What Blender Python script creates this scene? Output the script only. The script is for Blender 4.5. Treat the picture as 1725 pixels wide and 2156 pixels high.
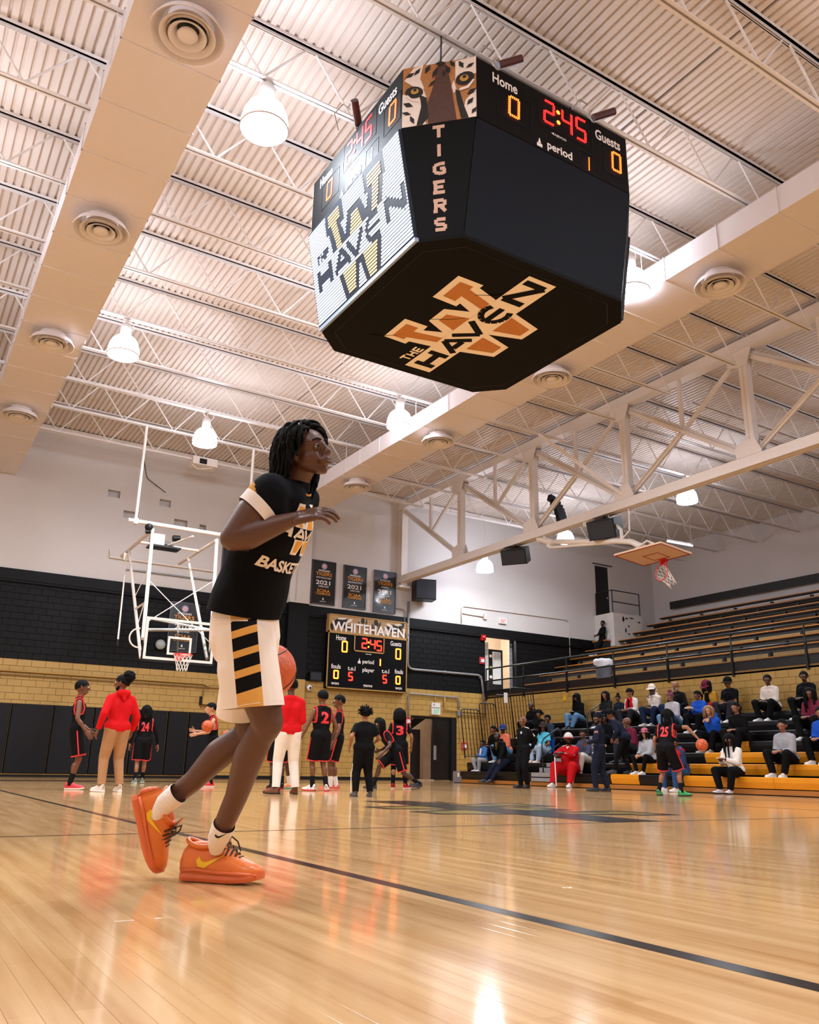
import bpy, bmesh, math, random
import numpy as np
from mathutils import Vector, Matrix, Euler
from mathutils.bvhtree import BVHTree
for _o in list(bpy.data.objects): bpy.data.objects.remove(_o, do_unlink=True)
SC = bpy.context.scene
COL = SC.collection
R = math.radians
PI = math.pi
rnd = random.Random(7)

# ------------------------------------------------------------------ camera
YAW, PITCH, ROLL, CAMZ, FPX = 0.552, 0.299, 0.018, 0.438, 1752.0
_f = Vector((math.sin(YAW)*math.cos(PITCH), math.cos(YAW)*math.cos(PITCH), math.sin(PITCH)))
_r = Vector((math.cos(YAW), -math.sin(YAW), 0)); _u = _r.cross(_f)
_r2 = math.cos(ROLL)*_r + math.sin(ROLL)*_u; _u2 = -math.sin(ROLL)*_r + math.cos(ROLL)*_u
CAM = Vector((0, 0, CAMZ))
cd = bpy.data.cameras.new('camera'); cam = bpy.data.objects.new('camera', cd); COL.objects.link(cam)
cam.matrix_world = Matrix(((_r2.x, _u2.x, -_f.x, 0), (_r2.y, _u2.y, -_f.y, 0), (_r2.z, _u2.z, -_f.z, CAMZ), (0, 0, 0, 1)))
cd.sensor_fit = 'HORIZONTAL'; cd.sensor_width = 36.0; cd.lens = 36.0*FPX/1725.0
cd.clip_start = 0.05; cd.clip_end = 200
SC.camera = cam

# ------------------------------------------------------------------ world, exposure
wd = bpy.data.worlds.new('world'); SC.world = wd; wd.use_nodes = True
wd.node_tree.nodes['Background'].inputs[0].default_value = (1, 0.97, 0.93, 1)
wd.node_tree.nodes['Background'].inputs[1].default_value = 0.05
SC.view_settings.view_transform = 'Standard'; SC.view_settings.look = 'None'
SC.view_settings.gamma = 1.0; SC.view_settings.use_curve_mapping = False
SC.view_settings.exposure = 0.36
LAMP_W = 230.0        # watts of each high-bay lamp's downlight
SHADE_E = 42.0        # glow of its acrylic shade

# ------------------------------------------------------------------ helpers
def lin(h):
    h = h.lstrip('#'); c = [int(h[i:i+2], 16)/255 for i in (0, 2, 4)]
    return tuple((x/12.92 if x <= .04045 else ((x+.055)/1.055)**2.4) for x in c) + (1,)
MATS = {}
def M(name, hexc, rough=.55, metal=0., noise=.10, scale=6., bump=0., emit=0., spec=.5, coat=0., stretch=None, sss=0.):
    """principled material with a little procedural colour variation"""
    if name in MATS: return MATS[name]
    m = bpy.data.materials.new(name); m.use_nodes = True; nt = m.node_tree; b = nt.nodes['Principled BSDF']
    c = lin(hexc)
    b.inputs['Roughness'].default_value = rough; b.inputs['Metallic'].default_value = metal
    b.inputs['Specular IOR Level'].default_value = spec
    b.inputs['Coat Weight'].default_value = coat; b.inputs['Coat Roughness'].default_value = .08
    if sss: b.inputs['Subsurface Weight'].default_value = sss; b.inputs['Subsurface Radius'].default_value = (.02, .008, .004)
    if noise > 0:
        tc = nt.nodes.new('ShaderNodeTexCoord'); nz = nt.nodes.new('ShaderNodeTexNoise'); nz.inputs['Scale'].default_value = scale
        nz.inputs['Detail'].default_value = 3
        if stretch:
            mp = nt.nodes.new('ShaderNodeMapping'); mp.inputs['Scale'].default_value = stretch
            nt.links.new(tc.outputs['Object'], mp.inputs['Vector']); nt.links.new(mp.outputs['Vector'], nz.inputs['Vector'])
        else: nt.links.new(tc.outputs['Object'], nz.inputs['Vector'])
        mx = nt.nodes.new('ShaderNodeMix'); mx.data_type = 'RGBA'
        mx.inputs['A'].default_value = tuple(x*(1-noise) for x in c[:3])+(1,)
        mx.inputs['B'].default_value = tuple(min(1, x*(1+noise)) for x in c[:3])+(1,)
        nt.links.new(nz.outputs['Fac'], mx.inputs['Factor']); nt.links.new(mx.outputs['Result'], b.inputs['Base Color'])
        if bump:
            bp = nt.nodes.new('ShaderNodeBump'); bp.inputs['Strength'].default_value = bump; bp.inputs['Distance'].default_value = .02
            nt.links.new(nz.outputs['Fac'], bp.inputs['Height']); nt.links.new(bp.outputs['Normal'], b.inputs['Normal'])
    else: b.inputs['Base Color'].default_value = c
    if emit:
        if emit > 1: b.inputs['Base Color'].default_value = (c[0]*.05, c[1]*.05, c[2]*.05, 1)
        b.inputs['Emission Color'].default_value = c; b.inputs['Emission Strength'].default_value = emit
    MATS[name] = m; return m

class MB:
    """collects shapes into ONE mesh; origin = the base of its thing"""
    def __init__(s): s.v = []; s.f = []; s.mi = []; s.cur = 0
    def add(s, vs, fs):
        n = len(s.v); s.v += [tuple(v) for v in vs]; s.f += [tuple(i+n for i in f) for f in fs]; s.mi += [s.cur]*len(fs); return s
    def box(s, a, b):
        x0, y0, z0 = a; x1, y1, z1 = b
        return s.add([(x0,y0,z0),(x1,y0,z0),(x1,y1,z0),(x0,y1,z0),(x0,y0,z1),(x1,y0,z1),(x1,y1,z1),(x0,y1,z1)],
                     [(0,3,2,1),(4,5,6,7),(0,1,5,4),(1,2,6,5),(2,3,7,6),(3,0,4,7)])
    def frame_box(s, o, r, u, n, a, b):
        """box in a frame: o origin, r/u/n axes"""
        t = MB().box(a, b); o, r, u, n = map(Vector, (o, r, u, n))
        return s.add([o+r*p[0]+u*p[1]+n*p[2] for p in t.v], t.f)
    def bar(s, p, q, w, h=None, up=(0, 0, 1)):
        """rectangular bar from p to q"""
        p, q = Vector(p), Vector(q); d = (q-p); L = d.length; d = d/L; up = Vector(up)
        if abs(d.dot(up)) > .99: up = Vector((0, 1, 0))
        x = d.cross(up).normalized(); y = x.cross(d); h = h or w
        t = MB().box((-w/2, -h/2, 0), (w/2, h/2, L))
        return s.add([p+x*a[0]+y*a[1]+d*a[2] for a in t.v], t.f)
    def tube(s, pts, r, n=8, closed=False, cap=True):
        pts = [Vector(p) for p in pts]; N = len(pts); rs = r if isinstance(r, (list, tuple)) else [r]*N
        t0 = (pts[1]-pts[0]).normalized(); x = t0.orthogonal().normalized(); vs = []
        for i in range(N):
            if closed: t = (pts[(i+1) % N]-pts[i-1])
            else: t = pts[min(i+1, N-1)]-pts[max(i-1, 0)]
            t = t.normalized() if t.length > 1e-9 else t0
            x = (x-t*x.dot(t)); x = x.normalized() if x.length > 1e-6 else t.orthogonal().normalized(); y = t.cross(x)
            for k in range(n):
                a = 2*PI*k/n; vs.append(pts[i]+(x*math.cos(a)+y*math.sin(a))*rs[i])
        fs = []
        for i in range(N if closed else N-1):
            j = (i+1) % N
            for k in range(n): fs.append((i*n+k, i*n+(k+1) % n, j*n+(k+1) % n, j*n+k))
        if cap and not closed: fs += [tuple(range(n))[::-1], tuple((N-1)*n+k for k in range(n))]
        return s.add(vs, fs)
    def lathe(s, prof, c=(0, 0, 0), ax=(0, 0, 1), n=16, cap=False):
        """prof = [(radius, height)] about axis ax through c"""
        ax = Vector(ax).normalized(); x = ax.orthogonal().normalized(); y = ax.cross(x); c = Vector(c); vs = []
        for r, h in prof:
            for k in range(n):
                a = 2*PI*k/n; vs.append(c+ax*h+(x*math.cos(a)+y*math.sin(a))*r)
        fs = [(i*n+k, i*n+(k+1) % n, (i+1)*n+(k+1) % n, (i+1)*n+k) for i in range(len(prof)-1) for k in range(n)]
        if cap: fs += [tuple(range(n))[::-1], tuple((len(prof)-1)*n+k for k in range(n))]
        return s.add(vs, fs)
    def ball(s, c, r, n=12, m=8, sc=(1, 1, 1)):
        c = Vector(c); vs = [c+Vector((0, 0, r*sc[2]))]
        for i in range(1, m):
            a = PI*i/m
            for k in range(n):
                b = 2*PI*k/n; vs.append(c+Vector((r*sc[0]*math.sin(a)*math.cos(b), r*sc[1]*math.sin(a)*math.sin(b), r*sc[2]*math.cos(a))))
        vs.append(c-Vector((0, 0, r*sc[2]))); fs = []
        for k in range(n): fs.append((0, 1+k, 1+(k+1) % n)); fs.append((len(vs)-1, 1+(m-2)*n+(k+1) % n, 1+(m-2)*n+k))
        for i in range(m-2):
            for k in range(n): fs.append((1+i*n+k, 1+(i+1)*n+k, 1+(i+1)*n+(k+1) % n, 1+i*n+(k+1) % n))
        return s.add(vs, fs)
    def prism(s, poly, o, r, u, n, d0, d1):
        """2-D polygon in the frame (o,r,u), extruded along n from d0 to d1"""
        o, r, u, n = map(Vector, (o, r, u, n)); k = len(poly)
        vs = [o+r*a+u*b+n*d0 for a, b in poly]+[o+r*a+u*b+n*d1 for a, b in poly]
        return s.add(vs, [tuple(range(k))[::-1], tuple(range(k, 2*k))]+[(i, (i+1) % k, k+(i+1) % k, k+i) for i in range(k)])
    def flat(s, poly, o, r, u, n=None, d=0.):
        o, r, u = map(Vector, (o, r, u)); off = Vector(n)*d if n is not None else Vector((0, 0, 0))
        return s.add([o+r*a+u*b+off for a, b in poly], [tuple(range(len(poly)))])
    def build(s, name, mat, parent=None, smooth=False, origin=None):
        me = bpy.data.meshes.new(name)
        o = origin
        if o is None and parent is not None: o = parent.get('_o', None)
        vs = s.v
        if o is not None: vs = [(v[0]-o[0], v[1]-o[1], v[2]-o[2]) for v in vs]
        me.from_pydata(vs, [], s.f)
        for m in (mat if isinstance(mat, (list, tuple)) else [mat]): me.materials.append(m)
        if isinstance(mat, (list, tuple)): me.polygons.foreach_set('material_index', s.mi)
        if smooth: me.polygons.foreach_set('use_smooth', [True]*len(me.polygons))
        me.update()
        ob = bpy.data.objects.new(name, me); COL.objects.link(ob)
        if parent is not None: ob.parent = parent
        if origin is not None: ob.location = origin; ob['_o'] = tuple(origin)
        elif parent is not None and o is not None: ob['_o'] = tuple(o)
        return ob
def obj_from_mesh(name, me, parent=None, mat=None, smooth=True):
    if mat is not None:
        if len(me.materials): me.materials.clear()
        for m in (mat if isinstance(mat, (list, tuple)) else [mat]): me.materials.append(m)
    if smooth: me.polygons.foreach_set('use_smooth', [True]*len(me.polygons))
    ob = bpy.data.objects.new(name, me); COL.objects.link(ob)
    if parent is not None:
        ob.parent = parent
        if '_o' in parent: ob['_o'] = tuple(parent['_o'])
    return ob
def tag(o, label, cat, group=None, kind=None):
    o['label'] = label; o['category'] = cat
    if group: o['group'] = group
    if kind: o['kind'] = kind
    return o
def thing(name, label, cat, loc=(0, 0, 0), group=None):
    o = bpy.data.objects.new(name, None); COL.objects.link(o); o.location = loc; o.empty_display_size = .1
    o['_o'] = tuple(loc); return tag(o, label, cat, group)
def struct(o): o['kind'] = 'structure'; return o
def copy_tree(o, loc, label=None):
    """copy of a thing with its parts and sub-parts (shared meshes)"""
    c = o.copy(); COL.objects.link(c); c.location = loc
    if label: c['label'] = label
    for ch in [k for k in o.children]:
        d = ch.copy(); COL.objects.link(d); d.parent = c
        for g in [k for k in ch.children]:
            e = g.copy(); COL.objects.link(e); e.parent = d
    return c
_DG = {}
def text_mesh(txt, size=1., bold=0., xs=1., align='LEFT', extr=0., space=1.):
    """letters as (verts2d, faces), built-in font; height of capitals = size"""
    key = (txt, size, bold, xs, align, space)
    if key in _DG: return _DG[key]
    cu = bpy.data.curves.new('t', 'FONT'); cu.body = txt; cu.size = size/.72; cu.offset = bold*size; cu.align_x = align
    cu.space_character = space; cu.resolution_u = 3; cu.fill_mode = 'FRONT'
    ob = bpy.data.objects.new('t', cu); COL.objects.link(ob); dg = bpy.context.evaluated_depsgraph_get()
    me = bpy.data.meshes.new_from_object(ob.evaluated_get(dg))
    vs = [(v.co.x*xs, v.co.y) for v in me.vertices]; fs = [tuple(p.vertices) for p in me.polygons]
    bpy.data.objects.remove(ob); bpy.data.curves.remove(cu); bpy.data.meshes.remove(me)
    _DG[key] = (vs, fs); return vs, fs
def put_text(mb, txt, o, r, u, size, bold=.02, xs=1., align='LEFT', space=1., fit=None):
    """fit = wanted width"""
    vs, fs = text_mesh(txt, size, bold, 1., align, space)
    if fit:
        w = max(v[0] for v in vs)-min(v[0] for v in vs); xs = fit/max(w, 1e-6)
    o, r, u = map(Vector, (o, r, u))
    return mb.add([o+r*(a*xs)+u*b for a, b in vs], fs)
def ray(px, py):
    return (_f+_r2*((px-862.5)/FPX)-_u2*((py-1078)/FPX))
def atY(px, py, Y): d = ray(px, py); return CAM+d*(Y/d.y)
def atX(px, py, X): d = ray(px, py); return CAM+d*(X/d.x)
def atZ(px, py, Z): d = ray(px, py); return CAM+d*((Z-CAMZ)/d.z)
def atD(px, py, D): d = ray(px, py); return CAM+d*D      # D = depth along the optical axis
ORD = ['first', 'second', 'third', 'fourth', 'fifth', 'sixth', 'seventh', 'eighth', 'ninth', 'tenth', 'eleventh', 'twelfth', 'thirteenth', 'fourteenth', 'fifteenth']
# ------------------------------------------------------------------ setting
YW, XR, XG, ZD = 28.36, 31.85, 21.3, 11.2      # back wall, far right wall, gold wall behind the lower stand, roof deck
GOLD = M('gold_paint', '#b38f4c', .42, noise=.14, scale=1.5, bump=.06)
BLACK = M('black_wall_paint', '#090809', .6, spec=.2, noise=.2, scale=2)
WHITE = M('white_wall_paint', '#cfc4ba', .6, noise=.04, scale=.6)
STEEL = M('white_steel_paint', '#e4dcd6', .45, noise=.05)
DECKM = M('roof_deck_paint', '#d8cbc0', .5, noise=.08, scale=.8, stretch=(1, .15, 1))
BLK = M('black_plastic', '#0b0b0d', .5, spec=.3, noise=.2)
BLKM = M('black_metal_paint', '#131316', .38, noise=.15)
CHROME = M('galvanised', '#b9b4ad', .35, .6, noise=.08)
RUB = M('mortar_dark', '#86683a', .8, noise=.1)

def floor_material():
    m = bpy.data.materials.new('maple_floor'); m.use_nodes = True; nt = m.node_tree; b = nt.nodes['Principled BSDF']; N = nt.nodes.new; L = nt.links.new
    geo = N('ShaderNodeNewGeometry'); sep = N('ShaderNodeSeparateXYZ'); cmb = N('ShaderNodeCombineXYZ')
    L(geo.outputs['Position'], sep.inputs[0]); L(sep.outputs['Y'], cmb.inputs['X']); L(sep.outputs['X'], cmb.inputs['Y'])
    br = N('ShaderNodeTexBrick'); br.offset = .5; br.inputs['Scale'].default_value = 1.; br.inputs['Brick Width'].default_value = .9
    br.inputs['Row Height'].default_value = .057; br.inputs['Mortar Size'].default_value = .0006; br.inputs['Mortar Smooth'].default_value = 0.
    br.inputs['Color1'].default_value = lin('#c2945f'); br.inputs['Color2'].default_value = lin('#d8ad7a'); br.inputs['Mortar'].default_value = lin('#b08558')
    L(cmb.outputs[0], br.inputs['Vector'])
    nz = N('ShaderNodeTexNoise'); nz.inputs['Scale'].default_value = 1.; nz.inputs['Detail'].default_value = 5
    mp = N('ShaderNodeMapping'); mp.inputs['Scale'].default_value = (16, .9, 1); L(geo.outputs['Position'], mp.inputs['Vector']); L(mp.outputs[0], nz.inputs['Vector'])
    cr = N('ShaderNodeValToRGB'); cr.color_ramp.elements[0].position = .32; cr.color_ramp.elements[0].color = lin('#a87645'); cr.color_ramp.elements[1].position = .68; cr.color_ramp.elements[1].color = lin('#dfb886')
    L(nz.outputs['Fac'], cr.inputs[0])
    mx = N('ShaderNodeMix'); mx.data_type = 'RGBA'; mx.inputs['Factor'].default_value = .5
    L(br.outputs['Color'], mx.inputs['A']); L(cr.outputs['Color'], mx.inputs['B']); L(mx.outputs['Result'], b.inputs['Base Color'])
    b.inputs['Roughness'].default_value = .10; b.inputs['Specular IOR Level'].default_value = .5
    n2 = N('ShaderNodeTexNoise'); n2.inputs['Scale'].default_value = 1.; n2.inputs['Detail'].default_value = 2
    m2 = N('ShaderNodeMapping'); m2.inputs['Scale'].default_value = (9, 2.2, 1); L(geo.outputs['Position'], m2.inputs['Vector']); L(m2.outputs[0], n2.inputs['Vector'])
    bp = N('ShaderNodeBump'); bp.inputs['Strength'].default_value = .12; bp.inputs['Distance'].default_value = .004
    L(n2.outputs['Fac'], bp.inputs['Height']); L(bp.outputs['Normal'], b.inputs['Normal'])
    return m
MAPLE = floor_material()
PX0, PX1, PY0, PY1 = -3*.057, 51*.057, .9, 4.5       # strips built one by one near the camera
mb = MB()
for a, b in (((-8.2, -12.2), (PX0, YW+.3)), ((PX1, -12.2), (32.1, YW+.3)), ((PX0, -12.2), (PX1, PY0)), ((PX0, PY1), (PX1, YW+.3))):
    mb.box((a[0], a[1], -.2), (b[0], b[1], 0))
mb.box((PX0, PY0, -.2), (PX1, PY1, -.02))
floor = struct(mb.build('floor', MAPLE))
pm = None
for i in range(-3, 51):
    off = .45 if i % 2 else 0.
    y = PY0-off if off else PY0
    k = 0
    while y < PY1-1e-6:
        y0, y1 = max(y, PY0), min(y+.9, PY1)
        if y1-y0 > .01:
            full = abs((y1-y0)-.9) < 1e-6
            if full and pm is not None: o = pm.copy(); COL.objects.link(o); o.location = (i*.057, y0, 0)
            else:
                w, l = .057-.0003, (y1-y0)-.0004
                q = MB().add([(0, 0, -.018), (w, 0, -.018), (w, l, -.018), (0, l, -.018), (0, 0, -.0004), (w, 0, -.0004), (w, l, -.0004), (0, l, -.0004),
                              (.0004, .0004, 0), (w-.0004, .0004, 0), (w-.0004, l-.0004, 0), (.0004, l-.0004, 0)],
                             [(0, 1, 5, 4), (1, 2, 6, 5), (2, 3, 7, 6), (3, 0, 4, 7), (4, 5, 9, 8), (5, 6, 10, 9), (6, 7, 11, 10), (7, 4, 8, 11), (8, 9, 10, 11)])
                o = q.build('plank', MAPLE); o.location = (i*.057, y0, 0); o.parent = floor
                if full: pm = o
            o.parent = floor
        y += .9
# painted court lines (flat paint on the boards)
PAINTB = M('black_line_paint', '#0d0c0c', .2, noise=.1); PAINTG = M('gold_line_paint', '#7d6a2c', .2, noise=.12, scale=12)
mb = MB()
def stripe(x0, y0, x1, y1): mb.box((x0, y0, .0002), (x1, y1, .0007))
stripe(1.795, -9, 1.86, 22.3); stripe(10.8, -9, 10.86, 22.3)
stripe(-1.4, 5.86, 14., 5.90)
stripe(-1.45, 22.28, 14.0, 23.3); stripe(-2.3, -12, -1.4, 23.3); stripe(14., -12, 14.06, 23.3)
prev = None
def arc(cx, cy, r0, r1, a0, a1, n=48):
    for i in range(n):
        a, b = a0+(a1-a0)*i/n, a0+(a1-a0)*(i+1)/n
        mb.add([(cx+r*math.cos(t), cy+r*math.sin(t), .0007) for r, t in ((r0, a), (r1, a), (r1, b), (r0, b))], [(0, 1, 2, 3)])
arc(6.2, 20.9, 6.0, 6.06, PI, 2*PI); stripe(.14, 20.9, .2, 22.3); stripe(12.2, 20.9, 12.26, 22.3)
stripe(4.37, 16.5, 4.42, 22.3); stripe(7.98, 16.5, 8.03, 22.3); stripe(4.37, 16.5, 8.03, 16.55); arc(6.2, 16.5, 1.8, 1.85, PI, 2*PI)
lines = mb.build('court_line', PAINTB, floor)

# walls ---------------------------------------------------------------
HOLES = [(17.70, 19.87, 0, 2.42), (21.35, 23.03, 3.47, 5.9), (27.93, 28.87, 7.45, 9.9),
         (5.38, 5.79, 9.12, 9.37), (7.14, 7.54, 9.10, 9.36), (5.97, 6.47, 8.48, 8.73), (7.72, 8.20, 8.49, 8.73), (8.64, 8.89, 8.48, 8.68)]
def wall_cells(x0, x1, z0, z1, holes):
    xs = sorted({x0, x1, *[h[i] for h in holes for i in (0, 1) if x0 < h[i] < x1]}); zs = sorted({z0, z1, *[h[i] for h in holes for i in (2, 3) if z0 < h[i] < z1]})
    for za, zb in zip(zs, zs[1:]):
        run = None
        for xa, xb in zip(xs, xs[1:]):
            c = ((xa+xb)/2, (za+zb)/2)
            if any(h[0] < c[0] < h[1] and h[2] < c[1] < h[3] for h in holes):
                if run: yield (*run, za, zb)
                run = None
            else: run = (run[0] if run else xa, xb)
        if run: yield (*run, za, zb)
def cmu_material(name, hexc, rough):
    """painted block wall: faint joints as relief"""
    m = M(name, hexc, rough, noise=.05, scale=.7); nt = m.node_tree; b = nt.nodes['Principled BSDF']; N = nt.nodes.new; L = nt.links.new
    geo = N('ShaderNodeNewGeometry'); sep = N('ShaderNodeSeparateXYZ'); cmb = N('ShaderNodeCombineXYZ'); ad = N('ShaderNodeMath'); ad.operation = 'ADD'
    L(geo.outputs['Position'], sep.inputs[0]); L(sep.outputs['X'], ad.inputs[0]); L(sep.outputs['Y'], ad.inputs[1]); L(ad.outputs[0], cmb.inputs['X']); L(sep.outputs['Z'], cmb.inputs['Y'])
    br = N('ShaderNodeTexBrick'); br.inputs['Scale'].default_value = 1; br.inputs['Brick Width'].default_value = .4064; br.inputs['Row Height'].default_value = .2032; br.inputs['Mortar Size'].default_value = .006
    br.inputs['Color1'].default_value = br.inputs['Color2'].default_value = (1, 1, 1, 1); br.inputs['Mortar'].default_value = (0, 0, 0, 1)
    L(cmb.outputs[0], br.inputs['Vector']); bp = N('ShaderNodeBump'); bp.inputs['Strength'].default_value = .35; bp.inputs['Distance'].default_value = .006
    L(br.outputs['Color'], bp.inputs['Height']); L(bp.outputs['Normal'], b.inputs['Normal']); return m
WCMU = cmu_material('white_block_paint', '#cbc4bf', .6)
mb = MB()
ZG, ZB = 3.46, 6.24
for x0, x1, z0, z1 in wall_cells(-8.2, 32.1, ZB, 13., HOLES): mb.box((x0, YW, z0), (x1, YW+.3, z1))
mb.cur = 1
for x0, x1, z0, z1 in wall_cells(-8.2, 32.1, ZG, ZB, HOLES): mb.box((x0, YW+.012, z0), (x1, YW+.3, z1))
mb.cur = 2
for x0, x1, z0, z1 in wall_cells(-8.2, 32.1, 0, ZG, HOLES): mb.box((x0, YW+.012, z0), (x1, YW+.3, z1))
mb.cur = 0
for h in HOLES[3:]: mb.box((h[0]-.02, YW+.22, h[2]-.02), (h[1]+.02, YW+.29, h[3]+.02))
wall_back = struct(mb.build('wall_back', [WCMU, BLACK, RUB]))
CW, CH = .4064, .2032
def block_spots(u0, u1, z0, n, holes, ph=0.):
    for r in range(n):
        z = z0+r*CH; u = u0-(CW/2 if r % 2 else 0)-ph
        while u < u1:
            a, b = max(u, u0), min(u+CW, u1)
            for h in holes:
                if h[2] < z+CH-.02 and h[3] > z+.02 and a < h[1] and b > h[0]:
                    if a < h[0]: b = min(b, h[0])
                    else: a = max(a, h[1])
            if b-a > .05: yield a, b, z
            u += CW
def block_shape(w, d=.014):
    g = .005; e = .004
    a = [(g, 0, g), (w-g, 0, g), (w-g, 0, CH-g), (g, 0, CH-g)]; b = [(g, -d+e, g), (w-g, -d+e, g), (w-g, -d+e, CH-g), (g, -d+e, CH-g)]
    c = [(g+e, -d, g+e), (w-g-e, -d, g+e), (w-g-e, -d, CH-g-e), (g+e, -d, CH-g-e)]
    f = [(8, 9, 10, 11)]+[(i, (i+1) % 4, 4+(i+1) % 4, 4+i) for i in range(4)]+[(4+i, 4+(i+1) % 4, 8+(i+1) % 4, 8+i) for i in range(4)]
    return a+b+c, f
def lay_blocks(wall, spots, mat, place, keep, stuffname='block_course'):
    """full blocks chosen by keep() are parts; the rest is one joined part"""
    full = [s for s in spots if abs(s[1]-s[0]-CW) < 1e-3 and keep(s)]
    full.sort(key=lambda s: (place((s[0]+s[1])/2, 0, s[2])-CAM).length); full = full[:300]; fs = set(full)
    vs, f = block_shape(CW); proto = None
    for s in full:
        if proto is None:
            q = MB(); q.add([place(v[0], v[1], v[2])-place(0, 0, 0) for v in vs], f); proto = q.build('block', mat)
            o = proto
        else: o = proto.copy(); COL.objects.link(o)
        o.location = place(s[0], 0, s[2]); o.parent = wall
    q = MB()
    for s in spots:
        if s in fs: continue
        vs, f = block_shape(s[1]-s[0]); q.add([place(v[0]+s[0], v[1], v[2]+s[2]) for v in vs], f)
    if q.v: o = q.build(stuffname, mat, wall); o['kind'] = 'stuff'
pb = lambda u, d, z: Vector((u, YW+.012+d, z))
sp = list(block_spots(-8, XG, 0, 17, HOLES))
lay_blocks(wall_back, sp, GOLD, pb, lambda s: s[0] > 4.5 and not (s[0] < 9.6 and s[2] < 2.1))
sp = list(block_spots(-8, 31.8, ZG, 12, HOLES))
lay_blocks(wall_back, sp, BLACK, pb, lambda s: False, 'black_block_course')
# pilaster, ledge, base
mb = MB(); mb.box((12.17, YW-.28, ZB), (12.97, YW, 11.2)); mb.cur = 1; mb.box((12.17, YW-.28, ZG), (12.97, YW, ZB)); mb.cur = 2; mb.box((12.17, YW-.28, 0), (12.97, YW, ZG))
mb.build('pilaster', [WCMU, BLACK, GOLD], wall_back)
q = MB(); q.box((-8, YW-.05, 5.9), (12.17, YW+.01, ZB)); q.box((12.97, YW-.05, 5.9), (27.8, YW+.01, ZB)); q.box((-8, YW-.085, 5.82), (12.17, YW+.01, 5.88)); q.box((12.97, YW-.085, 5.82), (27.8, YW+.01, 5.88))
struct(q.build('trim_1', BLACK))
q = MB(); q.box((-8, YW-.012, 0), (17.65, YW+.002, .11)); q.box((19.92, YW-.012, 0), (XG, YW+.002, .11)); struct(q.build('baseboard_back', BLK))
# far right wall, left wall, wall behind the camera
struct(MB().box((XR, -12.2, 0), (XR+.25, YW, 13)).build('wall_far_right', WCMU))
struct(MB().box((-8.25, -12.2, 0), (-8, YW, 13)).build('wall_left', WHITE))
struct(MB().box((-8, -12.4, 0), (XR, -12.2, 13)).build('wall_front', WHITE))
# gold wall behind the lower stand and the floor of the upper stand
wall_right = struct(MB().box((XG+.012, -12, 0), (XG+.3, YW, 3.36)).build('wall_right', RUB))
pr = lambda u, d, z: Vector((XG+.012+d, YW-u, z))
lay_blocks(wall_right, list(block_spots(0, 40., 0, 16, [])), GOLD, pr, lambda s: s[2] > 1.7 and s[0] < 16)
q = MB(); q.box((XG+.012, -12, 3.25), (XG+.3, YW, 3.3)); q.box((XG-.01, -12, 3.36), (XG+.3, YW, 3.58)); struct(q.build('trim_2', BLKM))
struct(MB().box((XG+.3, -12, 3.3), (23.3, YW, 3.5)).build('floor_upper', M('concrete', '#6f6860', .8)))

# roof deck ------------------------------------------------------------
mb = MB(); x = -8.0; P = .1524; prof = []
while x < XR:
    prof += [(x, ZD), (x+.088, ZD), (x+.106, ZD+.042), (x+.134, ZD+.042)]; x += P
n = len(prof); y0, y1 = -12.2, YW
mb.add([(a, y0, z) for a, z in prof]+[(a, y1, z) for a, z in prof], [(i, n+i, n+i+1, i+1) for i in range(n-1)])
mb.box((-8.2, -12.4, ZD+.06), (32.1, YW+.2, ZD+.2))
ceiling = struct(mb.build('ceiling', DECKM))
q = MB()
for x in (9.3, 20.2): q.box((x, -12, ZD+.001), (x+.03, YW, ZD+.006))
q.build('deck_seam', M('deck_seam', '#4a3f38', .8), ceiling)

q = MB(); q.box((-8, YW-.02, 10.98), (12.1, YW, 11.14)); q.box((-8, YW-.14, 11.14), (12.1, YW, 11.17)); q.box((13.05, YW-.02, 10.98), (XR, YW, 11.14)); q.box((13.05, YW-.14, 11.14), (XR, YW, 11.17)); q.build('ledger_angle', STEEL, wall_back)
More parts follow.
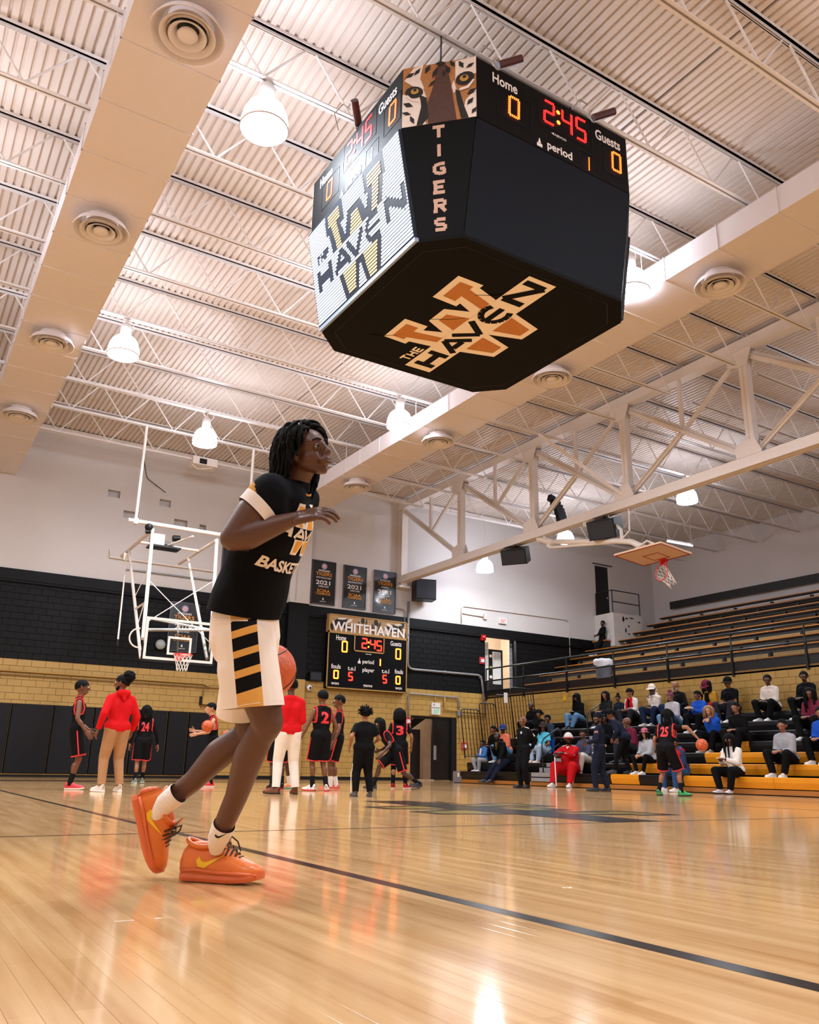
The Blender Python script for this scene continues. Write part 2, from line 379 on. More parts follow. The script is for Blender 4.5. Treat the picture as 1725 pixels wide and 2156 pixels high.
# bar joists -----------------------------------------------------------
YJ = [11.73-2.06*k for k in range(5, 0, -1)]+[11.73+2.06*k for k in range(0, 9)]
YJ = [y for y in YJ if y < 28.]
ZB0, ZT0 = 10.2, ZD
def make_joist(x0, x1, label, group, y):
    t = thing('bar_joist', label, 'joist', (x0, y, ZT0), group)
    L = x1-x0
    def part(m, name): o = m.build(name, STEEL, t, origin=None); return o
    o0 = (x0, y, ZT0)
    m = MB(); 
    for s in (-1, 1):
        m.box((x0, y+s*.012 if s > 0 else y-.062, ZT0-.006-.05), (x1, y+.062 if s > 0 else y-.012, ZT0-.05)); m.box((x0, y+(.012 if s > 0 else -.018), ZT0-.11), (x1, y+(.018 if s > 0 else -.012), ZT0-.056))
        m.box((x0, y+(.012 if s > 0 else -.072), ZT0-.056), (x1, y+(.072 if s > 0 else -.012), ZT0-.001))
    part(m, 'top_chord')
    m = MB()
    for s in (-1, 1):
        m.box((x0+.4, min(s*.012, s*.065)+y, ZB0), (x1-.3, max(s*.012, s*.065)+y, ZB0+.008)); m.box((x0+.4, min(s*.012, s*.02)+y, ZB0), (x1-.3, max(s*.012, s*.02)+y, ZB0+.06))
        m.box((x0+.4, min(s*.02, s*.058)+y, ZB0+.006), (x1-.3, max(s*.02, s*.058)+y, ZB0+.03))
    part(m, 'bottom_chord')
    pa = None; k = 0; x = x0+.75
    while x+1.5 < x1:
        for a, b in (((x, ZB0+.03), (x+.66, ZT0-.1)), ((x+.84, ZT0-.1), (x+1.5, ZB0+.03))):
            key = 0 if a[1] < b[1] else 1
            if pa is None or pa.get(key) is None:
                pa = pa or {}
                m = MB(); m.tube([(a[0]-x, 0, a[1]-ZT0), (b[0]-x, 0, b[1]-ZT0)], .019, 6); d = m.build('web_bar', STEEL, t, origin=(0, 0, 0)); pa[key] = d
            else: d = pa[key].copy(); COL.objects.link(d); d.parent = t
            d.location = (x-x0, 0, 0)
        x += 1.5
    return t
nj = len(YJ)
for i, (x0, x1, wh) in enumerate(((-8, 17.0, 'above the court'), (17.2, XR, 'over the upper stand'))):
    J = None
    for k, y in enumerate(reversed(YJ)):
        lab = f'white steel bar joist {wh}, {ORD[k]} from the back wall'
        if J is None: J = make_joist(x0, x1, lab, f'bar joists {wh}', y)
        else: c = copy_tree(J, (x0, y, ZT0), lab)
# big truss ------------------------------------------------------------
XT = 17.1
truss = thing('roof_truss', 'deep white steel roof truss running to the back wall, carrying the joist ends', 'truss', (XT, YW, 7.6))
zb, zt = 7.6, 10.68
q = MB(); q.box((XT-.15, -12, zb), (XT-.025, YW, zb+.27)); q.box((XT+.025, -12, zb), (XT+.15, YW, zb+.27)); q.box((XT-.03, -12, zb+.01), (XT+.03, YW, zb+.2)); q.build('bottom_chord', STEEL, truss)
q = MB(); q.box((XT-.17, -12, zt), (XT+.17, YW, zt+.03)); q.box((XT-.15, -12, zt+.03), (XT+.15, YW, zt+.3)); q.build('top_chord', STEEL, truss)
YP = [28.22, 24.10, 19.98, 15.87, 11.75, 7.63, 3.51, -.6, -4.7, -8.8]
for y in YP[1:]:
    q = MB(); q.box((XT-.1, y-.11, zb+.2), (XT+.1, y-.015, zt)); q.box((XT-.1, y+.015, zb+.2), (XT+.1, y+.11, zt)); q.box((XT-.085, y-.02, zb+.2), (XT+.085, y+.02, zt)); q.build('post', STEEL, truss)
    for zc, sg in ((zb+.28, 1), (zt, -1)):
        poly = [(-.30, 0), (.42, 0), (.42, .3*sg), (.12, .42*sg), (-.14, .42*sg), (-.30, .06*sg)]
        for dd in (-.135, .115): MB().prism(poly, (XT, y, zc), (0, 1, 0), (0, 0, 1), (1, 0, 0), dd, dd+.02).build('gusset_plate', STEEL, truss)
def channel(p, r, w=.16, d=.2):
    q = MB(); p, r = Vector(p), Vector(r)
    for s in (-1, 1): q.bar(p+Vector((s*.085, 0, 0)), r+Vector((s*.085, 0, 0)), .03, w, up=(1, 0, 0))
    q.bar(p, r, .14, .02, up=(1, 0, 0)); return q
def ibar(p, r, w=.2):
    """two angles back to back seen as a bar with a groove"""
    q = MB(); p, r = Vector(p), Vector(r); d = (r-p).normalized(); nx = Vector((1, 0, 0)); up = nx.cross(d)
    for s in (-1, 1): q.bar(p+nx*s*.06, r+nx*s*.06, .1, .015, up=up); q.bar(p+nx*s*.015, r+nx*s*.015, .012, w, up=up)
    return q
for a, b in zip(YP, YP[1:]):
    ibar((XT, a-.15, zt-.1), (XT, b+.2, zb+.4)).build('diagonal', STEEL, truss)
    ym = (a+b)/2; zm = (zb+zt)/2+.15
    q = MB(); q.bar((XT, ym, zm), (XT, ym, zt), .09, .09); q.build('sub_post', STEEL, truss)
    q = MB(); q.bar((XT, ym-.05, zm-.05), (XT, b+.15, zt-.1), .09, .09); q.build('strut', STEEL, truss)
    if b < 16: ibar((XT, ym+.05, zm-.1), (XT, a-.15, zb+.4), .12).build('strut', STEEL, truss)
q = MB(); q.bar((15.6, 17.91, 10.2), (XT-.1, 16.0, zb+.4), .09, .09); q.build('brace', STEEL, truss)
q = MB(); q.box((XT-.14, YW-.28, 7.45), (XT+.14, YW-.25, 10.75)); q.box((XT-.14, YW-.03, 7.45), (XT+.14, YW, 10.75)); q.box((XT-.012, YW-.26, 7.45), (XT+.012, YW-.02, 10.75)); q.box((XT-.25, YW-.35, 7.38), (XT+.25, YW, 7.45)); q.build('end_column', STEEL, truss)
# floor stays of a wall plate under the end column
# air ducts ------------------------------------------------------------
DUCT = M('duct_paint', '#ded5d3', .42, noise=.03)
def diffuser(parent, x, y, z):
    q = MB(); q.lathe([(.26, z+.27-9.05), (.26, 0)], (x, y, 9.05), n=28)
    d = q.build('collar', DUCT, parent, smooth=True)
    rings = [(.46, 0., .40, .09), (.345, -.005, .275, .07), (.235, -.012, .165, .06)]
    for r, dz, r2, h in rings:
        q = MB(); q.lathe([(r2*.8, dz+h+.06), (r2, dz+h), (r-.02, dz+.012), (r, dz), (r, dz+.02), (r-.03, dz+.04), (r2+.01, dz+h+.02)], (x, y, z-.0), n=32)
        q.build('ring', DUCT, d, smooth=True)
    q = MB(); q.lathe([(.001, -.02), (.1, -.012), (.13, .01), (.11, .05), (.001, .06)], (x, y, z), n=28); q.build('centre_cone', DUCT, d, smooth=True)
    q = MB(); q.lathe([(.255, .16), (.001, .16)], (x, y, z), n=28); q.build('throat', BLKM, d)
def duct(x0, x1, ys, label):
    t = thing('air_duct', label, 'duct', ((x0+x1)/2, YW, 9.3))
    q = MB(); y = YW-.02; 
    # skin panels with a cross-break crease, one section every 1.2 m
    k = 0
    while y > -12:
        yb = y-1.19; m = MB(); cx, cy = (x0+x1)/2, (y+yb)/2; d = .006
        m.add([(x0, y, 9.3), (x1, y, 9.3), (x1, yb, 9.3), (x0, yb, 9.3), (cx, cy, 9.3-d)], [(0, 1, 4), (1, 2, 4), (2, 3, 4), (3, 0, 4)])
        for xx, s in ((x0, -1), (x1, 1)):
            m.add([(xx, y, 9.3), (xx, yb, 9.3), (xx, yb, 9.78), (xx, y, 9.78), (xx+s*d, cy, 9.54)], [(0, 1, 4), (1, 2, 4), (2, 3, 4), (3, 0, 4)])
        m.add([(x0, y, 9.78), (x1, y, 9.78), (x1, yb, 9.78), (x0, yb, 9.78)], [(0, 1, 2, 3)])
        m.build('duct_section', DUCT, t)
        m = MB(); m.box((x0-.012, yb-.012, 9.285), (x1+.012, yb+.012, 9.31)); m.box((x0-.014, yb-.012, 9.29), (x0+.01, yb+.012, 9.79)); m.box((x1-.01, yb-.012, 9.29), (x1+.014, yb+.012, 9.79)); m.box((x0-.012, yb-.012, 9.77), (x1+.012, yb+.012, 9.795))
        m.build('joint_flange', DUCT, t); y = yb-.01; k += 1
    for yy in ys: diffuser(t, (x0+x1)/2, yy, 9.03)
    m = MB()
    for yy in YJ[::2]:
        for xx in (x0-.02, x1+.02): m.tube([(xx, yy, 9.3), (xx, yy, 10.2)], .008, 5)
    m.build('hanger_rod', STEEL, t)
    return t
duct(1.17, 2.48, (3.7, 8.4, 13.1, 17.8, 22.5), 'left white sheet-metal air duct with round ceiling diffusers')
duct(11.2, 12.5, (3.7, 8.45, 13.1, 17.8, 22.5), 'right white sheet-metal air duct passing behind the hanging scoreboard')
# high-bay lamps -------------------------------------------------------
GLOW = M('lamp_glow', '#e4ecff', .5, noise=0, emit=SHADE_E); LENS = M('lamp_lens', '#fff6ee', .5, noise=0, emit=30.)
LAMPW = M('lamp_housing', '#d9d2cc', .4)
def lamp(x, y, z, label, rod=None, power=LAMP_W):
    t = thing('high_bay_lamp', label, 'lamp', (x, y, z), 'high-bay lamps under the roof')
    q = MB(); q.lathe([(.35, 0), (.345, .1), (.32, .24), (.27, .36), (.2, .43), (.12, .46)], (x, y, z), n=24); q.build('shade', GLOW, t, smooth=True)
    q = MB(); q.lathe([(.36, .012), (.36, -.012), (.34, -.012), (.34, .012)], (x, y, z), n=24); q.build('rim', LAMPW, t, smooth=True)
    q = MB(); q.lathe([(.11, .45), (.12, .5), (.12, .74), (.1, .78), (.02, .79)], (x, y, z), n=14, cap=True); q.build('ballast_housing', LAMPW, t, smooth=True)
    top = rod or 10.2
    q = MB(); q.tube([(x, y, z+.78), (x, y, top)], .012, 6); q.ball((x, y, z+.84), .04, 8, 6); q.build('hook_rod', LAMPW, t)
    q = MB(); q.tube([(x+.1, y, z+.7), (x+.2, y, z+.86), (x+.16, y, z+.98), (x+.03, y, top)], .008, 5); q.build('cord', LAMPW, t)
    ld = bpy.data.lights.new('lamp_light', 'AREA'); ld.shape = 'DISK'; ld.size = .62; ld.energy = power; ld.color = (.86, .93, 1)
    lo = bpy.data.objects.new('lamp_light', ld); COL.objects.link(lo); lo.parent = t; lo.location = (0, 0, .03)
LAMPS = [(3.34, 9.67, 9.33, 'blazing high-bay lamp left of the hanging scoreboard, beside the left duct'), (3.33, 17.91, 9.27, 'high-bay lamp left of the hanging scoreboard, farther back than the blazing one'),
 (6.63, 22.03, 9.22, 'high-bay lamp above and behind the far basket supports'), (10.66, 17.91, 9.27, 'high-bay lamp beside the right air duct, below the scoreboard'), (10.84, 9.67, 9.2, 'high-bay lamp half hidden behind the right side of the scoreboard'),
 (22.1, 17.91, 9.24, 'high-bay lamp just above the truss chord, near the folded side basket'), (22.2, 24.09, 9.2, 'high-bay lamp behind the truss chord, between the two hung speakers')]
for x, y, z, l in LAMPS: lamp(x, y, z, l)
lamp(19.71, 26.15, 8.05, 'high-bay lamp on a long rod in front of the back wall, below the truss', power=90)
for i, (x, y) in enumerate(((6.9, 13.79), (6.9, -2.69), (3.3, 1.43), (10.8, 1.43), (-1., 5.55), (-1., 13.79), (-4.5, 9.67), (-4.5, 17.91), (-4.5, -2.69), (22, 9.67), (22, 1.43), (14.7, -2.69))):
    lamp(x, y, 9.2, 'high-bay lamp outside the picture, over the rest of the hall')  # unseen lamps added to even out the light in the hall
# ------------------------------------------------------------------ hanging four-sided scoreboard
CX, CY, HB, CB, HK, CK, Z0, ZK, Z1 = 6.266, 8.635, 1.70, .397, 1.97, .663, 6.5, 8.05, 8.97
cube = thing('hanging_scoreboard', 'black four-sided scoreboard hung over centre court, glowing screen on its left face', 'scoreboard', (CX, CY, Z0))
VINYL = M('black_vinyl', '#080606', .7, spec=.12, noise=.15, scale=3); PANEL = M('dark_panel', '#10131a', .65, spec=.12, noise=.1, scale=4); PANELT = M('score_panel', '#060506', .6, noise=.1, spec=.12)
CREAM = M('cream_print', '#efe0cf', .6, noise=.04); BROWN = M('tan_print', '#b8712c', .6, noise=.06); LETW = M('white_print', '#f0e8e2', .6, noise=.03); TANL = M('dull_gold_print', '#c39c86', .55, noise=.06)
def octa(h, c, z, ox=CX, oy=CY):
    return [(ox-h, oy-h+c, z), (ox-h+c, oy-h, z), (ox+h-c, oy-h, z), (ox+h, oy-h+c, z), (ox+h, oy+h-c, z), (ox+h-c, oy+h, z), (ox-h+c, oy+h, z), (ox-h, oy+h-c, z)]
# core body and the cover panels on each face
q = MB(); A = octa(HB-.03, CB, Z0+.03); B = octa(HK-.03, CK, ZK); C_ = octa(HK-.03, CK, Z1-.02)
q.add(A+B+C_, [tuple(range(8))[::-1], tuple(range(16, 24))]+[(i, (i+1) % 8, 8+(i+1) % 8, 8+i) for i in range(8)]+[(8+i, 8+(i+1) % 8, 16+(i+1) % 8, 16+i) for i in range(8)])
q.build('body', BLKM, cube)
q = MB(); A = octa(HB, CB, Z0); A2 = octa(HB, CB, Z0+.05); A3 = octa(HB-.05, CB, Z0)
q.add(A+A2+A3, [tuple(range(16, 24))[::-1]]+[(i, 8+i, 8+(i+1) % 8, (i+1) % 8) for i in range(8)]+[(16+i, i, (i+1) % 8, 16+(i+1) % 8) for i in range(8)])
belly = q.build('bottom_cover', VINYL, cube)
q = MB(); seam = octa(HB-.14, CB-.02, Z0-.004); s2 = octa(HB-.148, CB-.02, Z0-.004); q.add(seam+s2, [(i, (i+1) % 8, 8+(i+1) % 8, 8+i) for i in range(8)]); q.build('hem_seam', BLK, belly)
def quad_frame(a, b, c, d):
    """a bottom-left, b bottom-right, c top-right, d top-left: returns origin(bottom-left), r, u, n"""
    a, b, c, d = map(Vector, (a, b, c, d)); r = (b-a).normalized(); m = (c+d)/2-(a+b)/2; u = (m-r*m.dot(r)).normalized(); return a, r, u, r.cross(u)
def panel(a, b, c, d, name, mat, t=.03):
    q = MB(); n = (Vector(b)-Vector(a)).cross(Vector(d)-Vector(a)).normalized(); P4 = [Vector(p) for p in (a, b, c, d)]
    q.add([p-n*t for p in P4]+[p for p in P4], [(0, 3, 2, 1), (4, 5, 6, 7)]+[(i, (i+1) % 4, 4+(i+1) % 4, 4+i) for i in range(4)]); return q.build(name, mat, cube)
b8, k8, t8 = octa(HB, CB, Z0+.05), octa(HK, CK, ZK), octa(HK, CK, Z1)
faces = {'front': (1, 2), 'right': (3, 4), 'back': (5, 6), 'left': (7, 0)}
def shrink(a, b, m): a, b = Vector(a), Vector(b); d = (b-a).normalized()*m; return a+d, b-d
up_panels = {}
for nm, (i, j) in faces.items():
    a, b = shrink(b8[i], b8[j], .006); d, c = shrink(k8[i], k8[j], .006)
    up_panels[nm, 'low'] = panel(a, b, c-Vector((0, 0, .006)), d-Vector((0, 0, .006)), 'lower_panel', PANEL)
    a, b = shrink(k8[i], k8[j], .006); d, c = shrink(t8[i], t8[j], .006)
    up_panels[nm, 'top'] = panel(a+Vector((0, 0, .006)), b+Vector((0, 0, .006)), c, d, 'score_panel', PANELT)
corner = {}
for i, j in ((0, 1), (2, 3), (4, 5), (6, 7)):
    a, b = shrink(b8[i], b8[j], .004); d, c = shrink(k8[i], k8[j], .004)
    corner[i, 'low'] = (panel(a, b, c, d, 'corner_panel', PANELT), quad_frame(a, b, c, d))
    a, b = shrink(k8[i], k8[j], .004); d, c = shrink(t8[i], t8[j], .004)
    corner[i, 'top'] = (panel(a+Vector((0, 0, .004)), b+Vector((0, 0, .004)), c, d, 'picture_panel', CREAM), quad_frame(a, b, c, d))
# LED digits: dots along seven segments
LEDR = M('led_red', '#ff1a18', .4, noise=0, emit=7.); LEDO = M('led_amber', '#ff5a1c', .4, noise=0, emit=8.)
SEG = {'0': 'abcdef', '1': 'bc', '2': 'abged', '3': 'abgcd', '4': 'fgbc', '5': 'afgcd'}
def seg_pts(s, w, h):
    P = {'a': ((0, h), (w, h)), 'b': ((w, h), (w, h/2)), 'c': ((w, h/2), (w, 0)), 'd': ((0, 0), (w, 0)), 'e': ((0, h/2), (0, 0)), 'f': ((0, h), (0, h/2)), 'g': ((0, h/2), (w, h/2))}
    return P[s]
def dot(q, o, r, u, n, x, y, s):
    o = Vector(o)+r*x+u*y+n*.004; q.add([o+r*(s*math.cos(PI/3*k))+u*(s*math.sin(PI/3*k)) for k in range(6)], [(0, 1, 2, 3, 4, 5)])
def led_digit(parent, ch, o, r, u, n, w, h, mat, pitch=.026, s=.0105, double=True, slant=.04):
    q = MB(); nd = 0
    for sg in SEG[ch]:
        (x0, y0), (x1, y1) = seg_pts(sg, w, h); L = math.hypot(x1-x0, y1-y0); k = max(2, int(L/pitch)); dx, dy = (x1-x0)/L, (y1-y0)/L
        for row in ((-.5, .5) if double else (0,)):
            for i in range(k):
                t = (i+.5+(.25 if row > 0 else -.0))/k
                x, y = x0+(x1-x0)*t-dy*row*pitch*.8, y0+(y1-y0)*t+dx*row*pitch*.8
                dot(q, o, r, u, n, x+y*slant, y, s)
    return q.build('led_digit', mat, parent)
def led_colon(parent, o, r, u, n, h, mat, s=.03):
    q = MB()
    for y in (h*.26, h*.74):
        for k in range(7):
            a = k*PI/3; rr = 0 if k == 6 else s*.75; dot(q, o, r, u, n, rr*math.cos(a), y+rr*math.sin(a), s*.42)
    return q.build('led_colon', mat, parent)
def score_face(parent, o, r, u, n):
    """o = centre bottom line (z = 0 reference at ZK) of a score panel, r right, u up, n out"""
    n = Vector(n); r = Vector(r); u = Vector(u); o = Vector(o)
    P = lambda x, z: o+r*x+u*(z-ZK)+n*.006
    q = MB()
    put_text(q, 'Home', P(-1.06, 8.72), r, u, .155, .03, fit=.40); put_text(q, 'Guests', P(.70, 8.70), r, u, .16, .03, fit=.47); put_text(q, 'period', P(-.18, 8.12), r, u, .125, .03, fit=.43)
    put_text(q, 'NEVCO', P(-.04, 8.375), r, u, .035, .03, fit=.2); q.flat([(-.1, .0), (-.05, .02), (-.05, -.02)], P(0, 8.395), r, u)
    q.flat([(-.35, 0), (-.26, 0), (-.26, .05), (-.35, .05)], P(0, 8.08), r, u); q.flat([(-.33, .055), (-.28, .055), (-.30, .13), (-.31, .13)], P(0, 8.08), r, u)
    q.build('panel_lettering', LETW, parent)
    led_digit(parent, '0', P(-.795, 8.34), r, u, n, .15, .29, LEDO); led_digit(parent, '0', P(1.0, 8.32), r, u, n, .15, .29, LEDO)
    led_digit(parent, '2', P(-.21, 8.53), r, u, n, .16, .34, LEDR); led_digit(parent, '4', P(.10, 8.53), r, u, n, .16, .34, LEDR); led_digit(parent, '5', P(.35, 8.53), r, u, n, .16, .34, LEDR)
    led_colon(parent, P(.035, 8.53), r, u, n, .34, LEDO); led_digit(parent, '1', P(.45, 8.09), r, u, n, .1, .22, LEDO, double=False)
    q = MB()
    for x0, x1, za, zb_ in ((-.98, -.42, 8.27, 8.7), (-.3, .64, 8.47, 8.93), (.85, 1.27, 8.24, 8.68), (.38, .72, 8.06, 8.36)):
        for a, b in (((x0, za), (x1, za)), ((x1, za), (x1, zb_)), ((x1, zb_), (x0, zb_)), ((x0, zb_), (x0, za))): q.bar(P(*a)-n*.004, P(*b)-n*.004, .006)
    q.build('door_seam', BLK, parent)
dirs = {'front': ((CX, CY-HK, ZK), (1, 0, 0), (0, -1, 0)), 'left': ((CX-HK, CY, ZK), (0, -1, 0), (-1, 0, 0)), 'right': ((CX+HK, CY, ZK), (0, 1, 0), (1, 0, 0)), 'back': ((CX, CY+HK, ZK), (-1, 0, 0), (0, 1, 0))}
for nm in ('front', 'left'): score_face(up_panels[nm, 'top'], dirs[nm][0], dirs[nm][1], (0, 0, 1), dirs[nm][2])
# --- the crossed W badge, as flat polygons: (layer, polygon)
W_OUT = [[(-.88, .90), (-.29, .90), (-.29, .52), (-.42, .51), (-.26, .12), (-.75, .12), (-.81, .51), (-.90, .52)], [(-.37, .12), (-.15, .59), (.23, .59), (.42, .12)],
         [(.40, .89), (1.0, .89), (1.0, .49), (.92, .49), (.80, .12), (.31, .12), (.47, .49), (.38, .49)], [(-.66, -.28), (.02, -.28), (-.14, -.83), (-.50, -.83)], [(-.02, -.28), (.68, -.28), (.52, -.84), (.16, -.84)]]
W_IN = [[(-.79, .81), (-.40, .81), (-.40, .61), (-.53, .61), (-.45, .15), (-.60, .15), (-.72, .61), (-.80, .61)], [(-.06, .48), (.13, .48), (.22, .15), (-.18, .15)], [(.50, .79), (.90, .79), (.90, .58), (.82, .58), (.68, .15), (.50, .15), (.63, .58), (.48, .58)],
        [(-.53, -.33), (-.11, -.33), (-.20, -.74), (-.41, -.74)], [(.12, -.33), (.56, -.33), (.44, -.75), (.23, -.75)]]
W_BAND = [[(-1.48, .17), (1.5, .13), (1.5, -.32), (-1.48, -.29)]]
def stroke_polys(segs, w):
    out = []
    for (x0, y0), (x1, y1) in segs:
        L = math.hypot(x1-x0, y1-y0); a, b = -(y1-y0)/L*w/2, (x1-x0)/L*w/2; out.append([(x0+a, y0+b), (x1+a, y1+b), (x1-a, y1-b), (x0-a, y0-b)][::-1])
    return out
def haven():
    y0, y1, P = -.24, .09, []
    m = (y0+y1)/2
    P += stroke_polys([((-1.29, y0), (-1.29, y1)), ((-.90, y0), (-.90, y1)), ((-1.29, m), (-.90, m))], .115)
    P += stroke_polys([((-.74, y0), (-.50, y1)), ((-.26, y0), (-.50, y1)), ((-.62, y0+.09), (-.38, y0+.09))], .10)
    P += stroke_polys([((-.30, y1), (-.06, y0)), ((.18, y1), (-.06, y0))], .10)
    c = (.52, m); pts = [(c[0]+.23*math.cos(t), c[1]+.19*math.sin(t)) for t in [R(55+i*25) for i in range(11)]]
    P += stroke_polys([(pts[i], pts[i+1]) for i in range(10)]+[((.34, m), (.68, m))], .095)
    P += stroke_polys([((.90, y0), (.90, y1)), ((1.36, y0), (1.36, y1)), ((.90, y1), (1.36, y0))], .115)
    return P
W_TXT = haven()
W_THE = stroke_polys([((-1.32, .355), (-1.19, .35)), ((-1.255, .355), (-1.255, .21)), ((-1.15, .35), (-1.15, .205)), ((-1.05, .345), (-1.05, .20)), ((-1.15, .275), (-1.05, .275)), ((-.99, .345), (-.99, .20)), ((-.99, .335), (-.88, .335)), ((-.99, .27), (-.89, .27)), ((-.99, .21), (-.88, .21))], .035)
def badge(parent, o, r, u, n, sc, mats, name='badge_print', step=.0012):
    obs = []
    for lay, (polys, mat) in enumerate(((W_OUT, mats[0]), (W_IN, mats[1]), (W_BAND, mats[0]), (W_TXT, mats[2]), (W_THE, mats[0]))):
        if mat is None: continue
        q = MB()
        for k, p in enumerate(polys): q.flat([(x*sc, y*sc) for x, y in p], o, r, u, n, step*(lay+1)+step*.02*k)
        obs.append(q.build(name, mat, parent))
    return obs
badge(belly, (CX, CY, Z0), (0, -1, 0), (-1, 0, 0), (0, 0, -1), 1., (CREAM, BROWN, VINYL), step=.002)
badge(floor, (6.3, 8.25, .0008), (0, -1, 0), (1, 0, 0), (0, 0, 1), 1.58, (PAINTB, PAINTG, PAINTB), 'court_logo', step=.0004)
# wrinkles of the vinyl
q = MB()
for a, b in (((-1.1, .95), (-.75, .75)), ((-.6, .1), (-.2, -.2)), ((-.45, -.75), (-.1, -1.0))):
    p = Vector((CX+a[0], CY-b[0]*0+a[1], Z0-.002)); q.tube([(CX+a[0], CY+a[1], Z0-.003), (CX+(a[0]+b[0])/2, CY+(a[1]+b[1])/2+.02, Z0-.006), (CX+b[0], CY+b[1], Z0-.003)], .004, 5)
q.build('vinyl_fold', VINYL, belly)
# --- glowing screen on the left face: lit lines around the badge
a, b = Vector(b8[7]), Vector(b8[0]); d, c = Vector(k8[7]), Vector(k8[0])
lo, hi = (a+b)/2, (c+d)/2; up = (hi-lo).normalized(); Hs = (hi-lo).length; rr = Vector((0, -1, 0)); nn = rr.cross(up)
q = MB(); q.frame_box(lo+nn*.0, rr, up, nn, (-1.305, .02, 0), (1.305, Hs-.02, .05)); screen = q.build('led_screen', M('screen_face', '#2c313d', .6, noise=.05, spec=.1), cube)
q = MB(); q.frame_box(lo, rr, up, nn, (-1.31, -.035, -.02), (1.31, .015, .055)); q.build('screen_sill', M('screen_sill', '#9fb2cf', .35, .4), screen)
q = MB(); put_text(q, 'NEVCO', lo+rr*-.28+up*-.03+nn*.057, rr, up, .035, .03, fit=.3); q.build('maker_lettering', LETW, screen)
SCW = M('screen_white', '#dfe9ff', .5, noise=0, emit=2.6); SCG = M('screen_gold', '#ffdca0', .5, noise=0, emit=1.1)
def inside(p, poly):
    x, y = p; s = False
    for i in range(len(poly)):
        x0, y0 = poly[i-1]; x1, y1 = poly[i]
        if (y0 > y) != (y1 > y) and x < (x1-x0)*(y-y0)/(y1-y0)+x0: s = not s
    return s
def screen_colour(x, y):
    x, y = (x-.03)/.88, (y-Hs*.47)/.88
    if any(inside((x, y), p) for p in W_TXT) or any(inside((x, y), p) for p in W_THE): return 0
    if inside((x, y), W_BAND[0]): return 1
    if any(inside((x, y), p) for p in W_IN): return 2
    if any(inside((x, y), p) for p in W_OUT): return 0
    return 1
qw, qg = MB(), MB(); rows = 32; pitch = (Hs-.08)/rows
for k in range(rows):
    yc = .04+(k+.5)*pitch; st = .013; run = None; x = -1.29
    while x <= 1.29+1e-6:
        cc = screen_colour(x+st/2, yc) if x < 1.29-1e-6 else -1
        if run is None or cc != run[1]:
            if run and run[1] > 0 and x-run[0] > .02:
                m = .006; (qw if run[1] == 1 else qg).frame_box(lo, rr, up, nn, (run[0]+m, yc-pitch*.27, .05), (x-m, yc+pitch*.27, .056))
            run = (x, cc)
        x += st
    if run and run[1] == 1: qw.frame_box(lo, rr, up, nn, (run[0]+.006, yc-pitch*.27, .05), (1.29, yc+pitch*.27, .056))
qw.build('lit_line', SCW, screen); qg.build('lit_line', SCG, screen)
for o in screen.children:
    if o.name.startswith('lit_line'): o['kind'] = 'stuff'
# dark screen seen edge-on at the right face
a, b = Vector(b8[3]), Vector(b8[4]); d, c = Vector(k8[3]), Vector(k8[4]); lo2, hi2 = (a+b)/2, (c+d)/2; up2 = (hi2-lo2).normalized(); r2 = Vector((0, 1, 0)); n2 = r2.cross(up2)
q = MB(); q.frame_box(lo2, r2, up2, n2, (-1.3, .02, 0), (1.3, Hs-.02, .05)); q.build('led_screen', BLK, cube)
# TIGERS down the near corner, painted eyes above
pc, (o, r, u, n) = corner[0, 'low']; wl = (Vector(b8[1])-Vector(b8[0])).length
LET = {'T': [((-.5, 1), (.5, 1)), ((0, 1), (0, 0))], 'I': [((0, 1.06), (0, -.06))], 'G': [((.45, .92), (.1, .95)), ((.1, .95), (-.4, .8)), ((-.4, .8), (-.4, .2)), ((-.4, .2), (.1, .03)), ((.1, .03), (.4, .1)), ((.4, 0), (.4, .48)), ((.05, .48), (.48, .48))],
       'E': [((-.35, 1.06), (-.35, -.06)), ((-.35, .98), (.42, .98)), ((-.35, .5), (.3, .5)), ((-.35, .02), (.42, .02)), ((-.55, .98), (-.3, .98)), ((-.55, .02), (-.3, .02))],
       'R': [((-.35, 1.06), (-.35, -.06)), ((-.55, .98), (.3, .98)), ((.38, .98), (.38, .5)), ((-.35, .5), (.38, .5)), ((0, .5), (.45, -.05)), ((-.55, .02), (-.2, .02))],
       'S': [((.42, .95), (-.3, .97)), ((-.36, .97), (-.36, .55)), ((-.36, .53), (.36, .47)), ((.38, .45), (.38, .05)), ((.4, .03), (-.42, .05))]}
q = MB(); hgt = .145; Hc = (Vector(k8[0])-Vector(b8[0])).length
mid = (Vector(b8[0])+Vector(b8[1]))/2; mid2 = (Vector(k8[0])+Vector(k8[1]))/2; uc = (mid2-mid).normalized(); lc = (mid2-mid).length
for i, ch in enumerate('TIGERS'):
    yb = lc-.06-hgt-i*.245
    for k, poly in enumerate(stroke_polys([((x0*.15, y0*hgt), (x1*.15, y1*hgt)) for (x0, y0), (x1, y1) in LET[ch]], .045)): q.flat([(x, y+yb) for x, y in poly], mid+n*(.004+k*.0002), r, uc)
q.build('vertical_lettering', TANL, pc)
pt, (o, r, u, n) = corner[0, 'top']; wt = (Vector(k8[1])-Vector(k8[0])).length; ht = Z1-ZK
TB, TO, TD, TW, TE = M('fur_black', '#120c0b', .6), M('fur_orange', '#a8703a', .6, noise=.35, scale=30), M('fur_brown', '#4a2d22', .6, noise=.5, scale=40), M('fur_white', '#e6d6c8', .6, noise=.08, scale=20), M('eye_gold', '#b98a3a', .4)
def tig(polys, mat, d, nm='picture_print'):
    q = MB()
    for k, p in enumerate(polys): q.flat([(x*wt, y*ht) for x, y in p], o, r, u, n, d+k*.0003)
    return q.build(nm, mat, pt)
